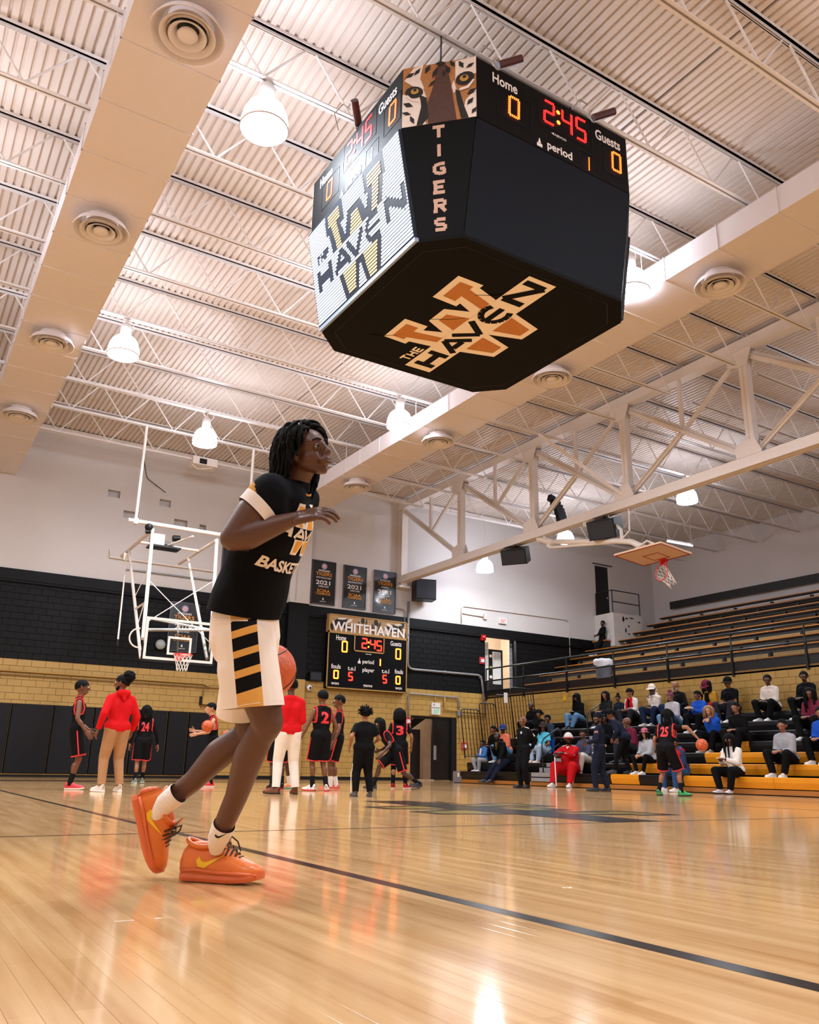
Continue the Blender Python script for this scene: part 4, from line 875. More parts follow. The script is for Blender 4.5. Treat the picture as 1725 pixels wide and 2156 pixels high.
# right wall strip light
fl = thing('strip_light', 'lit fluorescent strip light high on the right, behind the folded basket', 'lamp', (25.5, 19.2, 9.3)); a, b = atX(1407, 1140, 27.0), atX(1457, 1149, 27.0)
q = MB(); q.bar(a, b, .14, .05); q.build('tube_cover', M('strip_glow', '#f2f6ff', .5, noise=0, emit=6), fl); q = MB(); q.bar(a+Vector((0, 0, .06)), b+Vector((0, 0, .06)), .1, .08); q.build('housing', LAMPW, fl)
q = MB()
for p in (a, b): q.tube([p+Vector((0, 0, .08)), Vector((p.x, p.y, ZD))], .008, 5)
q.build('hanger', LAMPW, fl)
# ------------------------------------------------------------------ main basket, hung from the roof
PIPE = M('white_pipe_gloss', '#e2d6cb', .35, noise=.05); HRED = M('hoop_red', '#d3261a', .4, noise=.1); NETM = M('net_cord', '#ece4da', .8, noise=.06)
GLASS = bpy.data.materials.new('board_glass'); GLASS.use_nodes = True
_b = GLASS.node_tree.nodes['Principled BSDF']; _b.inputs['Base Color'].default_value = (.9, .95, .96, 1); _b.inputs['Roughness'].default_value = .02; _b.inputs['Transmission Weight'].default_value = 1.; _b.inputs['IOR'].default_value = 1.06
def hoop(parent, c, n, u, net_sag=None, r=.2286):
    """rim centred at c, u = axis (up for a level rim), n = away from the board"""
    c, n, u = Vector(c), Vector(n).normalized(), Vector(u).normalized(); s = n.cross(u)
    q = MB(); q.tube([c+(n*math.cos(a)+s*math.sin(a))*r for a in [2*PI*i/28 for i in range(28)]], .013, 8, closed=True)
    b0 = c-n*(r+.15)
    q.bar(b0+u*-.03, c-n*(r-.01), .16, .035, up=s); q.frame_box(b0, s, u, n, (-.09, -.13, 0), (.09, .05, .03)); q.bar(b0+s*.07+u*-.1, c-n*r*.75+s*.15, .02); q.bar(b0-s*.07+u*-.1, c-n*r*.75-s*.15, .02)
    rim = q.build('rim', HRED, parent, smooth=False)
    q = MB(); down = Vector((0, 0, -1)) if net_sag else -u; K = 12; Ls = [0, .1, .2, .3, .4]; rad = [1, .86, .72, .6, .56]
    drift = Vector(net_sag) if net_sag else Vector((0, 0, 0))
    def np_(k, l):
        a = 2*PI*(k+.5*(l % 2))/K; f = Ls[l]/.4
        p = c+(n*math.cos(a)+s*math.sin(a))*r*rad[l]
        if net_sag:
            p = c+(n*math.cos(a)+s*math.sin(a))*r*(rad[l])+drift*f*(1+.25*math.sin(3*a))+Vector((0, 0, -.16*f*f)); return p
        return p-u*Ls[l]
    for l in range(4):
        for k in range(K):
            for dk in (0, -1):
                kk = k+dk+(0 if l % 2 == 0 else 1); q.tube([np_(k, l), np_(kk, l+1)], .006, 4, cap=False)
    o = q.build('net', NETM, rim); return rim
bk = thing('basketball_hoop', 'main basket with glass backboard hung from white roof pipes', 'basketball hoop', (6.2, 21.2, 2.9))
BX0, BX1, BZ0, BZ1, BY = 5.31, 7.09, 2.92, 3.97, 21.085
MB().box((BX0+.05, BY, BZ0+.05), (BX1-.05, BY+.02, BZ1-.05)).build('glass_pane', GLASS, bk)
def ring_frame(q, x0, x1, z0, z1, w, y0, y1):
    for a, b in (((x0, z0), (x1, z0+w)), ((x0, z1-w), (x1, z1)), ((x0, z0+w), (x0+w, z1-w)), ((x1-w, z0+w), (x1, z1-w))): q.box((a[0], y0, a[1]), (b[0], y1, b[1]))
q = MB(); ring_frame(q, BX0, BX1, BZ0, BZ1, .065, BY-.015, BY+.05); q.build('board_frame', PIPE, bk)
q = MB(); ring_frame(q, 5.895, 6.505, 3.07, 3.53, .055, BY-.008, BY-.002); q.build('target_square', PIPE, bk)
PADB = MB().box((BX0-.01, BY-.02, BZ0-.05), (BX1+.01, BY+.06, BZ0+.0)).box((BX0-.03, BY-.02, BZ0-.05), (BX0-.002, BY+.06, BZ0+.38)).box((BX1+.002, BY-.02, BZ0-.05), (BX1+.03, BY+.06, BZ0+.38)).build('edge_pad', BLK, bk)
hoop(bk, (6.2, BY-.39, 3.05), (0, -1, 0), (0, 0, 1))
def pipe(nm, a, b, r=.045, par=bk, m=PIPE):
    q = MB(); q.tube([a, b], r, 10); return q.build(nm, m, par, smooth=False)
YB1, YB2, YB3 = 24.09, 26.4, 21.2
A1, A2 = atY(302, 894, YB1), atY(523, 944, YB1); B1, B2 = atY(285, 1101, YB1), atY(519.7, 1139, YB1); A1.z = A2.z = 10.2
pipe('hanger_pole', (B1.x, YB1, 10.22), B1); pipe('hanger_pole', (B2.x, YB1, 10.22), B2)
E0, E1 = atY(270, 1094.5, YB1), atY(519, 1138, YB1); E1.z = E0.z; pipe('top_beam', E0, E1, .06)
for p in (B1, B2): pipe('clamp', (p.x, YB1, E0.z-.09), (p.x, YB1, E0.z+.09), .075)
R1a, R1b = atY(322, 1115, YB1), atY(256, 1171, YB2); R2a, R2b = atY(457, 1137, YB1), atY(377, 1187, YB2)
pipe('rear_strut', R1a, R1b, .05); pipe('rear_strut', R2a, R2b, .05)
c1, c2 = R1a.lerp(R1b, .45), R2a.lerp(R2b, .45); pipe('cross_bar', c1, c2, .045)
F1, F2 = atY(301, 1345, YB3), atY(443, 1372, YB3); pipe('front_mast', R1a, F1, .05); pipe('front_mast', R2a, F2, .05)
G1, G2 = atY(296.5, 1385, YB3), atY(436, 1387, YB3); g1, g2 = R1a.lerp(R1b, .75), R2a.lerp(R2b, .75); pipe('brace_mast', g1, G1, .042); pipe('brace_mast', g2, G2, .042)
pipe('cross_rod', R1a.lerp(F1, .5), F2.lerp(R2a, .06), .012); pipe('cross_rod', R2a.lerp(F2, .4), F1.lerp(R1a, .12), .012); pipe('cross_rod', g1.lerp(G1, .5), F1.lerp(R1a, .62), .012); pipe('cross_rod', R1a.lerp(F1, .62), g1.lerp(G1, .75), .012)
pipe('lower_cross_tube', F1.lerp(R1a, .07), F2.lerp(R2a, .17), .042); pipe('side_bar', g1.lerp(G1, .6), R1a.lerp(F1, .7), .03)
pipe('drop_rod', (6.2, BY+.1, 3.1), (6.2, BY+.3, 3.9), .02); pipe('top_tie', R1a.lerp(F1, .83), R2a.lerp(F2, .83), .03)
q = MB(); ce = F1+Vector((-.08, .05, .02)); q.tube([ce+Vector((-.24*math.sin(a), 0, .24*math.cos(a))) for a in [R(i*15) for i in range(0, 13)]], .02, 7); q.build('guard_loop', PIPE, bk)
mt = c1.lerp(c2, .45); pipe('motor_tie', R1a.lerp(R2a, .62), mt, .03)
pf = MB().box((mt.x-.55, mt.y-.25, mt.z-.1), (mt.x+.4, mt.y+.25, mt.z-.05)).build('motor_shelf', BLKM, bk); MB().box((mt.x-.5, mt.y-.2, mt.z-.05), (mt.x-.12, mt.y+.2, mt.z+.3)).build('gearbox', M('motor_white', '#d8cdbf', .5), pf)
q = MB(); q.tube([(mt.x-.12, mt.y, mt.z+.08), (mt.x+.2, mt.y, mt.z+.02)], .09, 10); q.build('winch_drum', M('winch_grey', '#6b645e', .5), pf); q = MB(); q.tube([(mt.x+.15, mt.y-.1, mt.z+.25), (mt.x+.36, mt.y-.1, mt.z+.27)], .1, 10); q.build('motor', BLK, pf)
q = MB(); q.ball(R1a+Vector((-.12, 0, .05)), .12, 10, 7); q.tube([R1a+Vector((-.2, 0, -.1)), R1a+Vector((.05, 0, -.05))], .06, 8); q.build('pulley', BLK, bk)
ck = thing('crank_pole', 'thin height crank pole hanging left of the glass backboard', 'pole', tuple(atY(267, 1189, YB2-.4))); p0, p1 = atY(267, 1165, YB2-.4), atY(247, 1361, 22.6)
q = MB(); q.tube([g1.lerp(R1b, .5), p0, p0.lerp(p1, .12), p1.lerp(p0, .06)], .022, 7); q.build('pole', PIPE, ck); q = MB(); q.tube([p1.lerp(p0, .06), p1], .03, 7); q.build('grip', BLK, ck); q = MB(); q.frame_box(p0.lerp(p1, .05), (1, 0, 0), (0, 0, 1), (0, -1, 0), (-.1, -.12, -.05), (.1, .12, .08)); q.build('gear_case', M('motor_white', '#d8cdbf', .5), ck)
t = thing('wall_ball', 'round whitish fixture on the black wall behind the glass backboard', 'lamp', tuple(atY(338, 1357, YW-.1))); g = atY(338, 1357, YW-.12); q = MB(); q.ball(g, .17, 16, 10, (1, .6, 1)); q.build('cover', M('globe_grey', '#a3a7a4', .4), t, smooth=True); q = MB(); q.lathe([(.18, 0), (.18, .1)], (g.x, YW-.1, g.z), (0, 1, 0), 16, cap=True); q.build('base_ring', BLK, t)  # flattened pale ball in front of a black ring
q = MB(); q.box((4.6, YW-.1, 7.05), (7.6, YW-.02, 7.12)); t = thing('pipe_rail', 'thin white pipe along the white wall behind the basket supports', 'pipe', (5, YW, 7.1)); a, b = atY(231, 1172.5, YW-.06), atY(454, 1200, YW-.06); b.z = a.z; q = MB(); q.tube([a+Vector((0, 0, .25)), a, b], .035, 7); q.build('pipe', PIPE, t); a, b = atY(264, 1198, YW-.05), atY(452, 1222, YW-.05); b.z = a.z; q = MB(); q.tube([a, b], .03, 7); q.build('dark_pipe', PEWTER, t)
pj = thing('ceiling_heater', 'small white unit heater box under the roof above the basket', 'heater', tuple(atY(430, 972, 26.15))); g = atY(428, 975, 26.15); q = MB(); q.box((g.x-.42, g.y-.25, g.z-.15), (g.x+.42, g.y+.25, g.z+.12)); q.build('housing', PIPE, pj); q = MB(); q.box((g.x-.2, g.y-.26, g.z-.12), (g.x+.05, g.y-.24, g.z+.06)); q.build('fan_opening', BLK, pj)
q = MB()
for s in (-.4, .4): q.tube([(g.x+s, g.y, g.z+.12), (g.x+s, g.y, 10.22)], .012, 5)
q.tube([(g.x-.4, g.y-.1, g.z-.15), (g.x-.2, g.y-.1, g.z-.28), (g.x+.3, g.y-.1, g.z-.15)], .015, 5); q.build('hanger', PIPE, pj)
# ------------------------------------------------------------------ folded side basket under the truss
sb = thing('basketball_hoop', 'side basket folded up under the truss, tan board facing down over the stand', 'basketball hoop', (17.05, 15.14, 6.07))
Rr, Uu, Nn = Vector((-.087, -.996, -.03)).normalized(), Vector((-.986, .081, .148)), Vector((-.145, .043, -.988)).normalized(); Uu = Nn.cross(Rr).normalized(); C0 = Vector((17.049, 15.14, 6.072))
q = MB(); q.frame_box(C0, Rr, Uu, Nn, (-.915, -.535, -.05), (.915, .535, 0)); q.build('board', M('board_tan', '#d9b795', .5, noise=.06), sb)
q = MB()
for a, b in (((-.915, -.535), (.915, -.485)), ((-.915, .485), (.915, .535)), ((-.915, -.485), (-.865, .485)), ((.865, -.485), (.915, .485)), ((-.3, -.38), (.3, -.34)), ((-.3, .03), (.3, .07)), ((-.3, -.34), (-.26, .03)), ((.26, -.34), (.3, .03))): q.frame_box(C0, Rr, Uu, Nn, (a[0], a[1], .001), (b[0], b[1], .004))
q.build('board_marking', M('board_red', '#a8362a', .5), sb)
hoop(sb, C0-Uu*.385+Nn*.39, Nn, Uu, net_sag=(.22, -.1, -.12))
pts = [atX(1140, 1140, XT), atX(1200, 1141, XT), atX(1300, 1139, XT), atX(1330, 1141, XT), atX(1372, 1151, XT)]
q = MB(); q.tube(pts[:4]+[C0-Nn*.12+Uu*.1], .085, 10); q.build('goose_neck', PIPE, sb, smooth=True)
q = MB(); q.tube([atX(1157, 1153, XT), atX(1310, 1141, XT)], .04, 8); q.tube([atX(1157, 1153, XT), atX(1155, 1143, XT)], .07, 8); q.build('lower_rod', PIPE, sb)
q = MB(); q.tube([atX(1134, 1136, XT), atX(1165, 1142, XT)], .1, 10); q.tube([atX(1232, 1103, XT), atX(1262, 1108, XT)], .09, 10); q.build('pivot_sleeve', PIPE, sb)
q = MB(); q.tube([atX(1310, 1135, XT), atX(1308, 1115, XT), atX(1296, 1105, XT)], .05, 8); q.tube([atX(1310, 1135, XT), atX(1326, 1117, XT), (XT, 15.9, 7.6)], .025, 6); q.tube([atX(1155, 1143, XT), (XT, atX(1155, 1143, XT).y+.2, 7.6)], .05, 8); q.tube([atX(1280, 1139, XT), (XT, atX(1285, 1139, XT).y, 7.6)], .02, 6); q.build('hoist_arm', PIPE, sb)
q = MB(); q.tube([C0-Nn*.05+Rr*-.6+Uu*.3, C0-Nn*.35+Uu*.2, C0-Nn*.05+Rr*.6+Uu*.3], .03, 7); q.tube([C0-Nn*.05-Uu*.4, C0-Nn*.3+Uu*.1], .03, 7); q.build('board_bracket', PIPE, sb)
# ------------------------------------------------------------------ lower stand
SX0, SDX, SZ1, SDZ = 17.0, .61, .39, .285
def rowx(n): return SX0+SDX*(n-1)
def rowz(n): return SZ1+SDZ*(n-1)
YL, YR, AY0, AY1 = 24.5, 4.0, 19.35, 20.35
YEL = M('seat_yellow', '#d98a12', .38, noise=.08, scale=3); SBLK = M('seat_black', '#0d0c0e', .42, spec=.35, noise=.15, scale=3); SWOOD = M('oiled_wood', '#a5682c', .45, noise=.25, scale=2, stretch=(6, .6, 6)); SGREY = M('step_grey', '#8f8d90', .5, noise=.15, scale=6)
ls = thing('lower_bleachers', 'telescopic lower stand with black and yellow seat boards along the gold wall', 'bleachers', (19., 14., 0))
YELSEG = {1: [(16.05, 17.05), (9.6, 14.6)], 2: [(15.9, 17.0), (9.9, 14.9)], 3: [(15.7, 16.6), (10.1, 14.9)], 4: [(14.0, 14.4), (11.0, 12.2)], 5: [(14.6, 15.4), (10.5, 12)], 6: [(9, 11)], 7: []}
def seat_face(q, y0, y1, n):
    x, z = rowx(n), rowz(n)
    prof = [(x+.035, z-.245), (x-.005, z-.11), (x, z-.02), (x+.02, z), (x+.30, z), (x+.30, z-.03), (x+.06, z-.04), (x+.06, z-.245)]
    k = len(prof); q.add([(a, y0, b) for a, b in prof]+[(a, y1, b) for a, b in prof], [(i, k+i, k+(i+1) % k, (i+1) % k) for i in range(k)]+[tuple(range(k)), tuple(range(2*k-1, k-1, -1))])
for n in range(1, 8):
    cuts = []
    y = YL if n > 1 else YL-.45
    segs = sorted(YELSEG[n], reverse=True); marks = []
    for lo, hi in segs: marks.append((hi, lo, True))
    cur = y; runs = []
    for hi, lo, _ in marks: runs += [(cur, hi, SBLK), (hi, lo, YEL)]; cur = lo
    runs.append((cur, YR, SBLK))
    for a, b, m in runs:
        pieces = [(a, b)]
        if a > AY1 and b < AY0: pieces = [(a, AY1), (AY0, b)]
        for p, r in pieces:
            if p-r < .05: continue
            kk = max(1, round((p-r)/3.2))
            for i in range(kk):
                q = MB(); y0, y1 = p-(p-r)*(i+1)/kk+.004, p-(p-r)*i/kk-.004; seat_face(q, y0, y1, n); q.build('seat_board', m, ls)
    x, z = rowx(n), rowz(n)
    q = MB(); q.box((x+.30, YR, z-.05), (x+SDX+.08, YL, z-.02)); q.box((x+.28, YR, z-.3), (x+.3, YL, z-.05)); q.build('foot_deck', SBLK, ls)
q = MB()
for y0, y1 in ((YR, AY0), (AY0, AY1), (AY1, YL-.45)):
    q = MB(); q.box((SX0+.02, y0+.003, .02), (SX0+.05, y1-.003, .125)); q.build('kick_board', SWOOD, ls)
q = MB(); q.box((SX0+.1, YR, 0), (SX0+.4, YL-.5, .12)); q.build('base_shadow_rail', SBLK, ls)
MB().box((SX0+.02, YL-.03, 0), (XG-.02, YL, .36)).build('end_panel', M('end_grey', '#77747a', .5), ls); MB().box((SX0+.01, YL-.5, .02), (SX0+.05, YL-.03, .38)).build('end_panel', M('end_grey', '#77747a', .5), ls)
q = MB(); q.box((SX0+.002, YL-.38, .2), (SX0+.012, YL-.3, .33)); q.build('sticker', LETW, ls)
q = MB()
for n in range(2, 8): q.box((rowx(n)+.02, YL-.03, .3), (XG-.05, YL, rowz(n)-.02))
q.build('end_skirt', SBLK, ls)
for n in range(1, 7):      # aisle steps
    x, z = rowx(n), rowz(n)
    if n > 1: q = MB(); q.box((x-.3, AY0+.02, z-SDZ), (x+.0, AY1-.02, z-SDZ/2)); q.build('aisle_step', SGREY, ls)
    else: q = MB(); q.box((x-.02, AY0+.02, .14), (x+.1, AY1-.02, z-.15)); q.build('aisle_step', SGREY, ls)
    q = MB(); q.box((x-.015, AY0+.02, z-.12), (x+.31, AY1-.02, z)); q.build('aisle_step', SGREY, ls)
for n0, yy in ((1, 19.9), (4, 19.85)):
    t = thing('aisle_handrail', ['black bent handrail at the foot of the aisle steps', 'black bent handrail higher up the aisle steps'][n0 > 1], 'railing', (rowx(n0)+.1, yy, rowz(n0)))
    x, z = rowx(n0)+.1, rowz(n0)
    q = MB(); q.tube([(x, yy, z), (x-.03, yy, z+.5), (x-.03, yy, z+.86), (x+.05, yy, z+.98), (x+.62, yy, z+1.3), (x+.72, yy, z+1.28), (x+.74, yy, z+.9)], .021, 8); q.build('rail', BLKM, t, smooth=True)
    q = MB(); q.tube([(x-.03, yy, z+.45), (x+.66, yy, z+.85)], .018, 7); q.build('mid_rail', BLKM, t)
    q = MB(); q.lathe([(.05, 0), (.05, .02), (.024, .03)], (x, yy, z), n=10, cap=True); q.build('foot_socket', BLKM, t)
RK = [(17.30, 18.15, 1.35, 2.47), (18.1, 18.85, 1.6, 2.72), (18.8, 19.55, 1.95, 3.05), (19.5, 20.6, 2.1, 3.35)]
for i, (x0, x1, z0, z1) in enumerate(RK):
    t = thing('end_guard', f'curved black tube guard at the left end of the lower stand, {ORD[i]} from the front', 'railing', (x0, YL-.02, z0), 'tube guards at the end of the stand')
    ln = .2; q = MB(); yy = YL-.05-.0*i; z0 -= .55
    q.tube([(x0+ln, yy, z0), (x0+.02, yy, z1-.15), (x0+.03, yy, z1-.05), (x0+.12, yy, z1), (x1-.14, yy, z1), (x1-.04, yy, z1-.05), (x1+.0, yy, z1-.15), (x1+ln, yy, z0)], .02, 7); q.build('frame_tube', BLKM, t, smooth=True)
    q = MB(); q.tube([(x0+ln+.01, yy, z0+.08), (x1+ln-.01, yy, z0+.08)], .018, 6); q.build('bottom_tube', BLKM, t)
    k = 5 if i < 3 else 7
    for j in range(1, k+1):
        x = x0+(x1-x0)*j/(k+1); q = MB(); q.tube([(x+ln, yy, z0+.08), (x+.01, yy, z1)], .014, 6); q.build('tube', BLKM, t)
t = thing('wall_notice', 'white paper notice behind the second tube guard', 'notice', (19.0, YW-.05, 2.9)); g = atY(1065, 1469, YL-.1); q = MB(); q.box((g.x-.07, g.y, g.z-.18), (g.x+.09, g.y+.02, g.z+.18)); q.build('sheet', LETW, t)
q = MB(); q.tube([(g.x, g.y+.01, g.z), (g.x, YL-.05, g.z)], .01, 4); q.build('tape', LETW, t)
t = thing('wall_arrow', 'small yellow arrow sign on the gold wall above the stand', 'sign', tuple(atX(1189, 1471, XG-.01))); g = atX(1189, 1471, XG-.012); q = MB(); q.prism([(-.1, -.12), (-.03, .12), (.06, .12), (.12, -.1), (.04, -.05), (-.02, -.06)], g, (0, -1, 0), (0, 0, 1), (-1, 0, 0), 0, .01); q.build('arrow_plate', M('arrow_yellow', '#e8b31a', .5), t)
# ------------------------------------------------------------------ upper stand
us = thing('upper_bleachers', 'fixed upper stand with orange wooden planks on tan risers', 'bleachers', (27., 18., 3.5))
PLY = M('riser_ply', '#a58450', .6, noise=.2, scale=2, stretch=(1, .4, 2)); PLK = M('orange_plank', '#b5702a', .45, noise=.2, scale=2, stretch=(6, .5, 6)); TREAD = M('tread_dark', '#1a1614', .6)
NU = 9
for k in range(NU):
    x, z = 23.3+.93*k, 3.5+.44*k; ye = YW-.05 if k < 5 else YW-1.25
    q = MB(); q.box((x-.44, -11, z-.1), (x+.47, ye, z)); q.build('tread', TREAD, us)
    y = ye; i = 0
    while y > 5:
        L = 3.6 if i else 2.1+(k*1.3) % 1.5; yb = max(y-L, 4.9); q = MB(); q.box((x+.46, yb+.004, z), (x+.5, y-.004, z+.345)); q.build('riser', PLY, us)
        gap = .0 if (i+k) % 3 else .0
        q = MB(); q.box((x-.02, yb+.01, z+.425), (x+.27, y-.01, z+.46)); q.build('seat_plank', PLK, us); q = MB(); q.box((x+.03, yb+.01, z+.385), (x+.25, y-.01, z+.424)); q.build('bearer_shade', TREAD, us)  # dark bearer under each plank, the seat's shade put into its colour
        y = yb; i += 1
    q = MB(); yy = ye-.6
    while yy > 5: q.box((x+.05, yy, z), (x+.2, yy+.08, z+.33)); yy -= 1.8
    q.build('seat_bracket', TREAD, us)
q = MB(); q.box((27.4, 27.4, 5.7), (27.74, YW-.25, 6.12)); q.build('end_bench', TREAD, us); q = MB(); q.box((27.35, 27.35, 6.12), (27.74, YW-.2, 6.165)); q.build('seat_plank', PLK, us)
q = MB(); q.box((31.6, 5, 8.0), (31.66, YW-1.2, 8.35)); q.build('back_board', TREAD, us)
# rail of the upper walkway
ur = thing('walkway_rail', 'black pipe railing with wire mesh along the edge of the upper walkway', 'railing', (XG, 18, 3.58))
PY = [28.2, 25.78, 23.3, 20.91, 18.54, 16.1, 13.7, 11.3, 8.9, 6.5]
for z in (4.46, 3.96): q = MB(); q.tube([(XG-.03, 28.2, z), (XG-.03, 5, z)], .032, 8); q.build('rail', BLKM, ur, smooth=True)
for y in PY: q = MB(); q.box((XG-.07, y-.03, 3.2), (XG-.005, y+.03, 3.96)); q.tube([(XG-.03, y, 3.9), (XG-.03, y, 4.46)], .025, 8); q.build('post', BLKM, ur)
q = MB()
y = 28.15
while y > 5: q.tube([(XG-.03, y, 3.58), (XG-.03, y-.0, 3.96)], .004, 3, cap=False); y -= .06
for i in range(7): q.tube([(XG-.03, 28.15, 3.6+.055*i), (XG-.03, 5, 3.6+.055*i)], .004, 3, cap=False)
o = q.build('wire_mesh', BLKM, ur); o['kind'] = 'stuff'
# bin on the walkway
tc = thing('trash_can', 'grey plastic bin with a white liner on the upper walkway', 'bin', (22.2, atX(1271, 1410, 22.2).y, 3.5)); bx, by_, bz = 22.2, atX(1271, 1410, 22.2).y, 3.5
q = MB(); q.lathe([(.24, 0), (.3, .78), (.32, .8), (.32, .84), (.29, .84), (.22, .03)], (bx, by_, bz), n=20, cap=False); q.lathe([(.001, .02), (.24, 0)], (bx, by_, bz), n=20); q.build('tub', M('bin_grey', '#6d7078', .5), tc, smooth=True)
q = MB(); 
lp = [(.33, .62), (.345, .75), (.34, .86), (.31, .88), (.26, .84), (.24, .7)]
n = 20; vs = []
for j, (r, h) in enumerate(lp):
    for k in range(n): a = 2*PI*k/n; vs.append((bx+r*math.cos(a)*(1+.03*math.sin(5*a+j)), by_+r*math.sin(a)*(1+.03*math.sin(5*a+j)), bz+h+(.05*math.sin(3*a) if j == 0 else .01*math.sin(7*a))))
q.add(vs, [(j*n+k, j*n+(k+1) % n, (j+1)*n+(k+1) % n, (j+1)*n+k) for j in range(len(lp)-1) for k in range(n)]); q.build('liner', M('liner_white', '#d6d3d6', .4, noise=.1, scale=12), tc, smooth=True)
# ------------------------------------------------------------------ people: tools
def cap(q, a, b, ra, rb=None, n=12, fl=None, rings=3):
    """capsule from a to b; fl = (axis, factor) squashes it along axis"""
    a, b = Vector(a), Vector(b); rb = ra if rb is None else rb; d = b-a; L = d.length
    z = d/L if L > 1e-6 else Vector((0, 0, 1)); x = z.orthogonal().normalized(); y = z.cross(x); vs = []; m = (a+b)/2
    pr = [(-ra*math.cos(PI/2*i/rings), ra*math.sin(PI/2*i/rings)) for i in range(1, rings+1)]+[(L+rb*math.sin(PI/2*i/rings), rb*math.cos(PI/2*i/rings)) for i in range(rings)]
    for h, r in pr:
        for k in range(n): t = 2*PI*k/n; vs.append(a+z*h+(x*math.cos(t)+y*math.sin(t))*r)
    vs.append(a-z*ra); vs.append(b+z*rb); R_ = len(pr)
    fs = [(i*n+k, i*n+(k+1) % n, (i+1)*n+(k+1) % n, (i+1)*n+k) for i in range(R_-1) for k in range(n)]
    fs += [(R_*n, (k+1) % n, k) for k in range(n)]+[(R_*n+1, (R_-1)*n+k, (R_-1)*n+(k+1) % n) for k in range(n)]
    if fl:
        ax, f = Vector(fl[0]).normalized(), fl[1]; vs = [v-ax*((v-m).dot(ax))*(1-f) for v in vs]
    return q.add(vs, fs)
def remesh(q, vox, sm=3, fac=.5):
    """one continuous skin around everything collected in q"""
    me = bpy.data.meshes.new('t'); me.from_pydata(q.v, [], q.f); me.update(); ob = bpy.data.objects.new('t', me); COL.objects.link(ob)
    m = ob.modifiers.new('r', 'REMESH'); m.mode = 'VOXEL'; m.voxel_size = vox; m.use_smooth_shade = True
    if sm: s = ob.modifiers.new('s', 'SMOOTH'); s.factor = fac; s.iterations = sm
    dg = bpy.context.evaluated_depsgraph_get(); out = bpy.data.meshes.new_from_object(ob.evaluated_get(dg))
    bpy.data.objects.remove(ob); bpy.data.meshes.remove(me); return out
def cut(me, cuts):
    """cuts = [(point, outward normal, test(centre))]: clean hems; returns the hem loops"""
    bm = bmesh.new(); bm.from_mesh(me)
    for p, n, test in cuts:
        fs = [f for f in bm.faces if test(f.calc_center_median())]
        geom = set(fs)
        for f in fs: geom.update(f.edges); geom.update(f.verts)
        bmesh.ops.bisect_plane(bm, geom=list(geom), plane_co=p, plane_no=n, clear_outer=False)
        n_ = Vector(n); p_ = Vector(p); bm.faces.ensure_lookup_table()
        kill = [f for f in bm.faces if (f.calc_center_median()-p_).dot(n_) > 1e-5 and test(f.calc_center_median())]
        bmesh.ops.delete(bm, geom=kill, context='FACES')
    bmesh.ops.delete(bm, geom=[v for v in bm.verts if not v.link_faces], context='VERTS')
    be = [(e.verts[0].co.copy(), e.verts[1].co.copy()) for e in bm.edges if len(e.link_faces) == 1]
    bm.to_mesh(me); bm.free(); return be
def thicken(me, t=.006):
    bm = bmesh.new(); bm.from_mesh(me); bmesh.ops.recalc_face_normals(bm, faces=bm.faces); bm.to_mesh(me); bm.free()
def shift(me, o):
    me.transform(Matrix.Translation(-Vector(o)))
def ik(a, c, l1, l2, hint):
    a, c = Vector(a), Vector(c); d = c-a; L = min(d.length, (l1+l2)*.999); d = d.normalized(); c = a+d*L
    x = (l1*l1-l2*l2+L*L)/(2*L); h = math.sqrt(max(0, l1*l1-x*x)); k = Vector(hint); k = k-d*k.dot(d); k = k.normalized() if k.length > 1e-5 else d.orthogonal().normalized()
    return a+d*x+k*h, c
HANDS = {}
def hand_mesh(kind, vox=.0052):
    """right hand at the origin: fingers along +Y, palm facing -Z, thumb on -X"""
    if (kind, vox) in HANDS: return HANDS[kind, vox]
    q = MB(); curl = {'relax': .35, 'fist': 1.15, 'flat': .1, 'grip': .7, 'ball': .3, 'player': .5}[kind]
    cap(q, (-.024, .0, 0), (-.022, .075, 0), .016, .016); cap(q, (.022, .0, 0), (.024, .07, 0), .015, .014); cap(q, (0, -.05, 0), (0, .02, 0), .0235, .026, fl=((0, 0, 1), .82)); cap(q, (0, .0, 0), (0, .075, 0), .021, .017, fl=((0, 0, 1), .8))
    cap(q, (-.022, .078, 0), (.027, .07, 0), .0125)
    for i, (x, L, yy) in enumerate(((-.029, .072, .08), (-.010, .080, .084), (.009, .074, .082), (.027, .058, .074))):
        p = Vector((x, yy, 0)); a = curl*.5; sp = (i-1.4)*(.10 if kind in ('ball', 'player') else .05)
        for j, f in enumerate((.46, .31, .23)):
            nx = p+Vector((math.sin(sp)*math.cos(a), math.cos(a)*math.cos(sp), -math.sin(a)))*L*f*1.05; cap(q, p, nx, .0098-.001*j, .0092-.001*j, 8, rings=2); p = nx; a += curl
    p = Vector((-.03, .012, -.004)); 
    for d, r in ((Vector((-.030, .028, -.012)), .0125), (Vector((-.012, .030, -.010)), .0105), (Vector((-.002, .024, -.008)), .009)): cap(q, p, p+d, r, r*.92, 8, rings=2); p = p+d
    me = remesh(q, vox, 2); d = (np.array([v.co[:] for v in me.vertices]), [tuple(f.vertices) for f in me.polygons]); bpy.data.meshes.remove(me)
    HANDS[kind, vox] = d; return d
def frame_from(d, palm):
    y = Vector(d).normalized(); z = -Vector(palm); z = (z-y*z.dot(y)).normalized(); x = y.cross(z); return x, y, z
def add_hand(vs, fs, kind, w, d, palm, left, s=1., vox=.0052):
    hv, hf = hand_mesh(kind, vox); x, y, z = frame_from(d, palm); sx = -1 if left else 1; A = np.array([x[:], y[:], z[:]]); P = (hv*np.array([sx*s, s, s])) @ A+np.array(w[:]); n = len(vs)
    vs.extend(map(tuple, P)); fs.extend(tuple(i+n for i in (f if not left else f[::-1])) for f in hf)
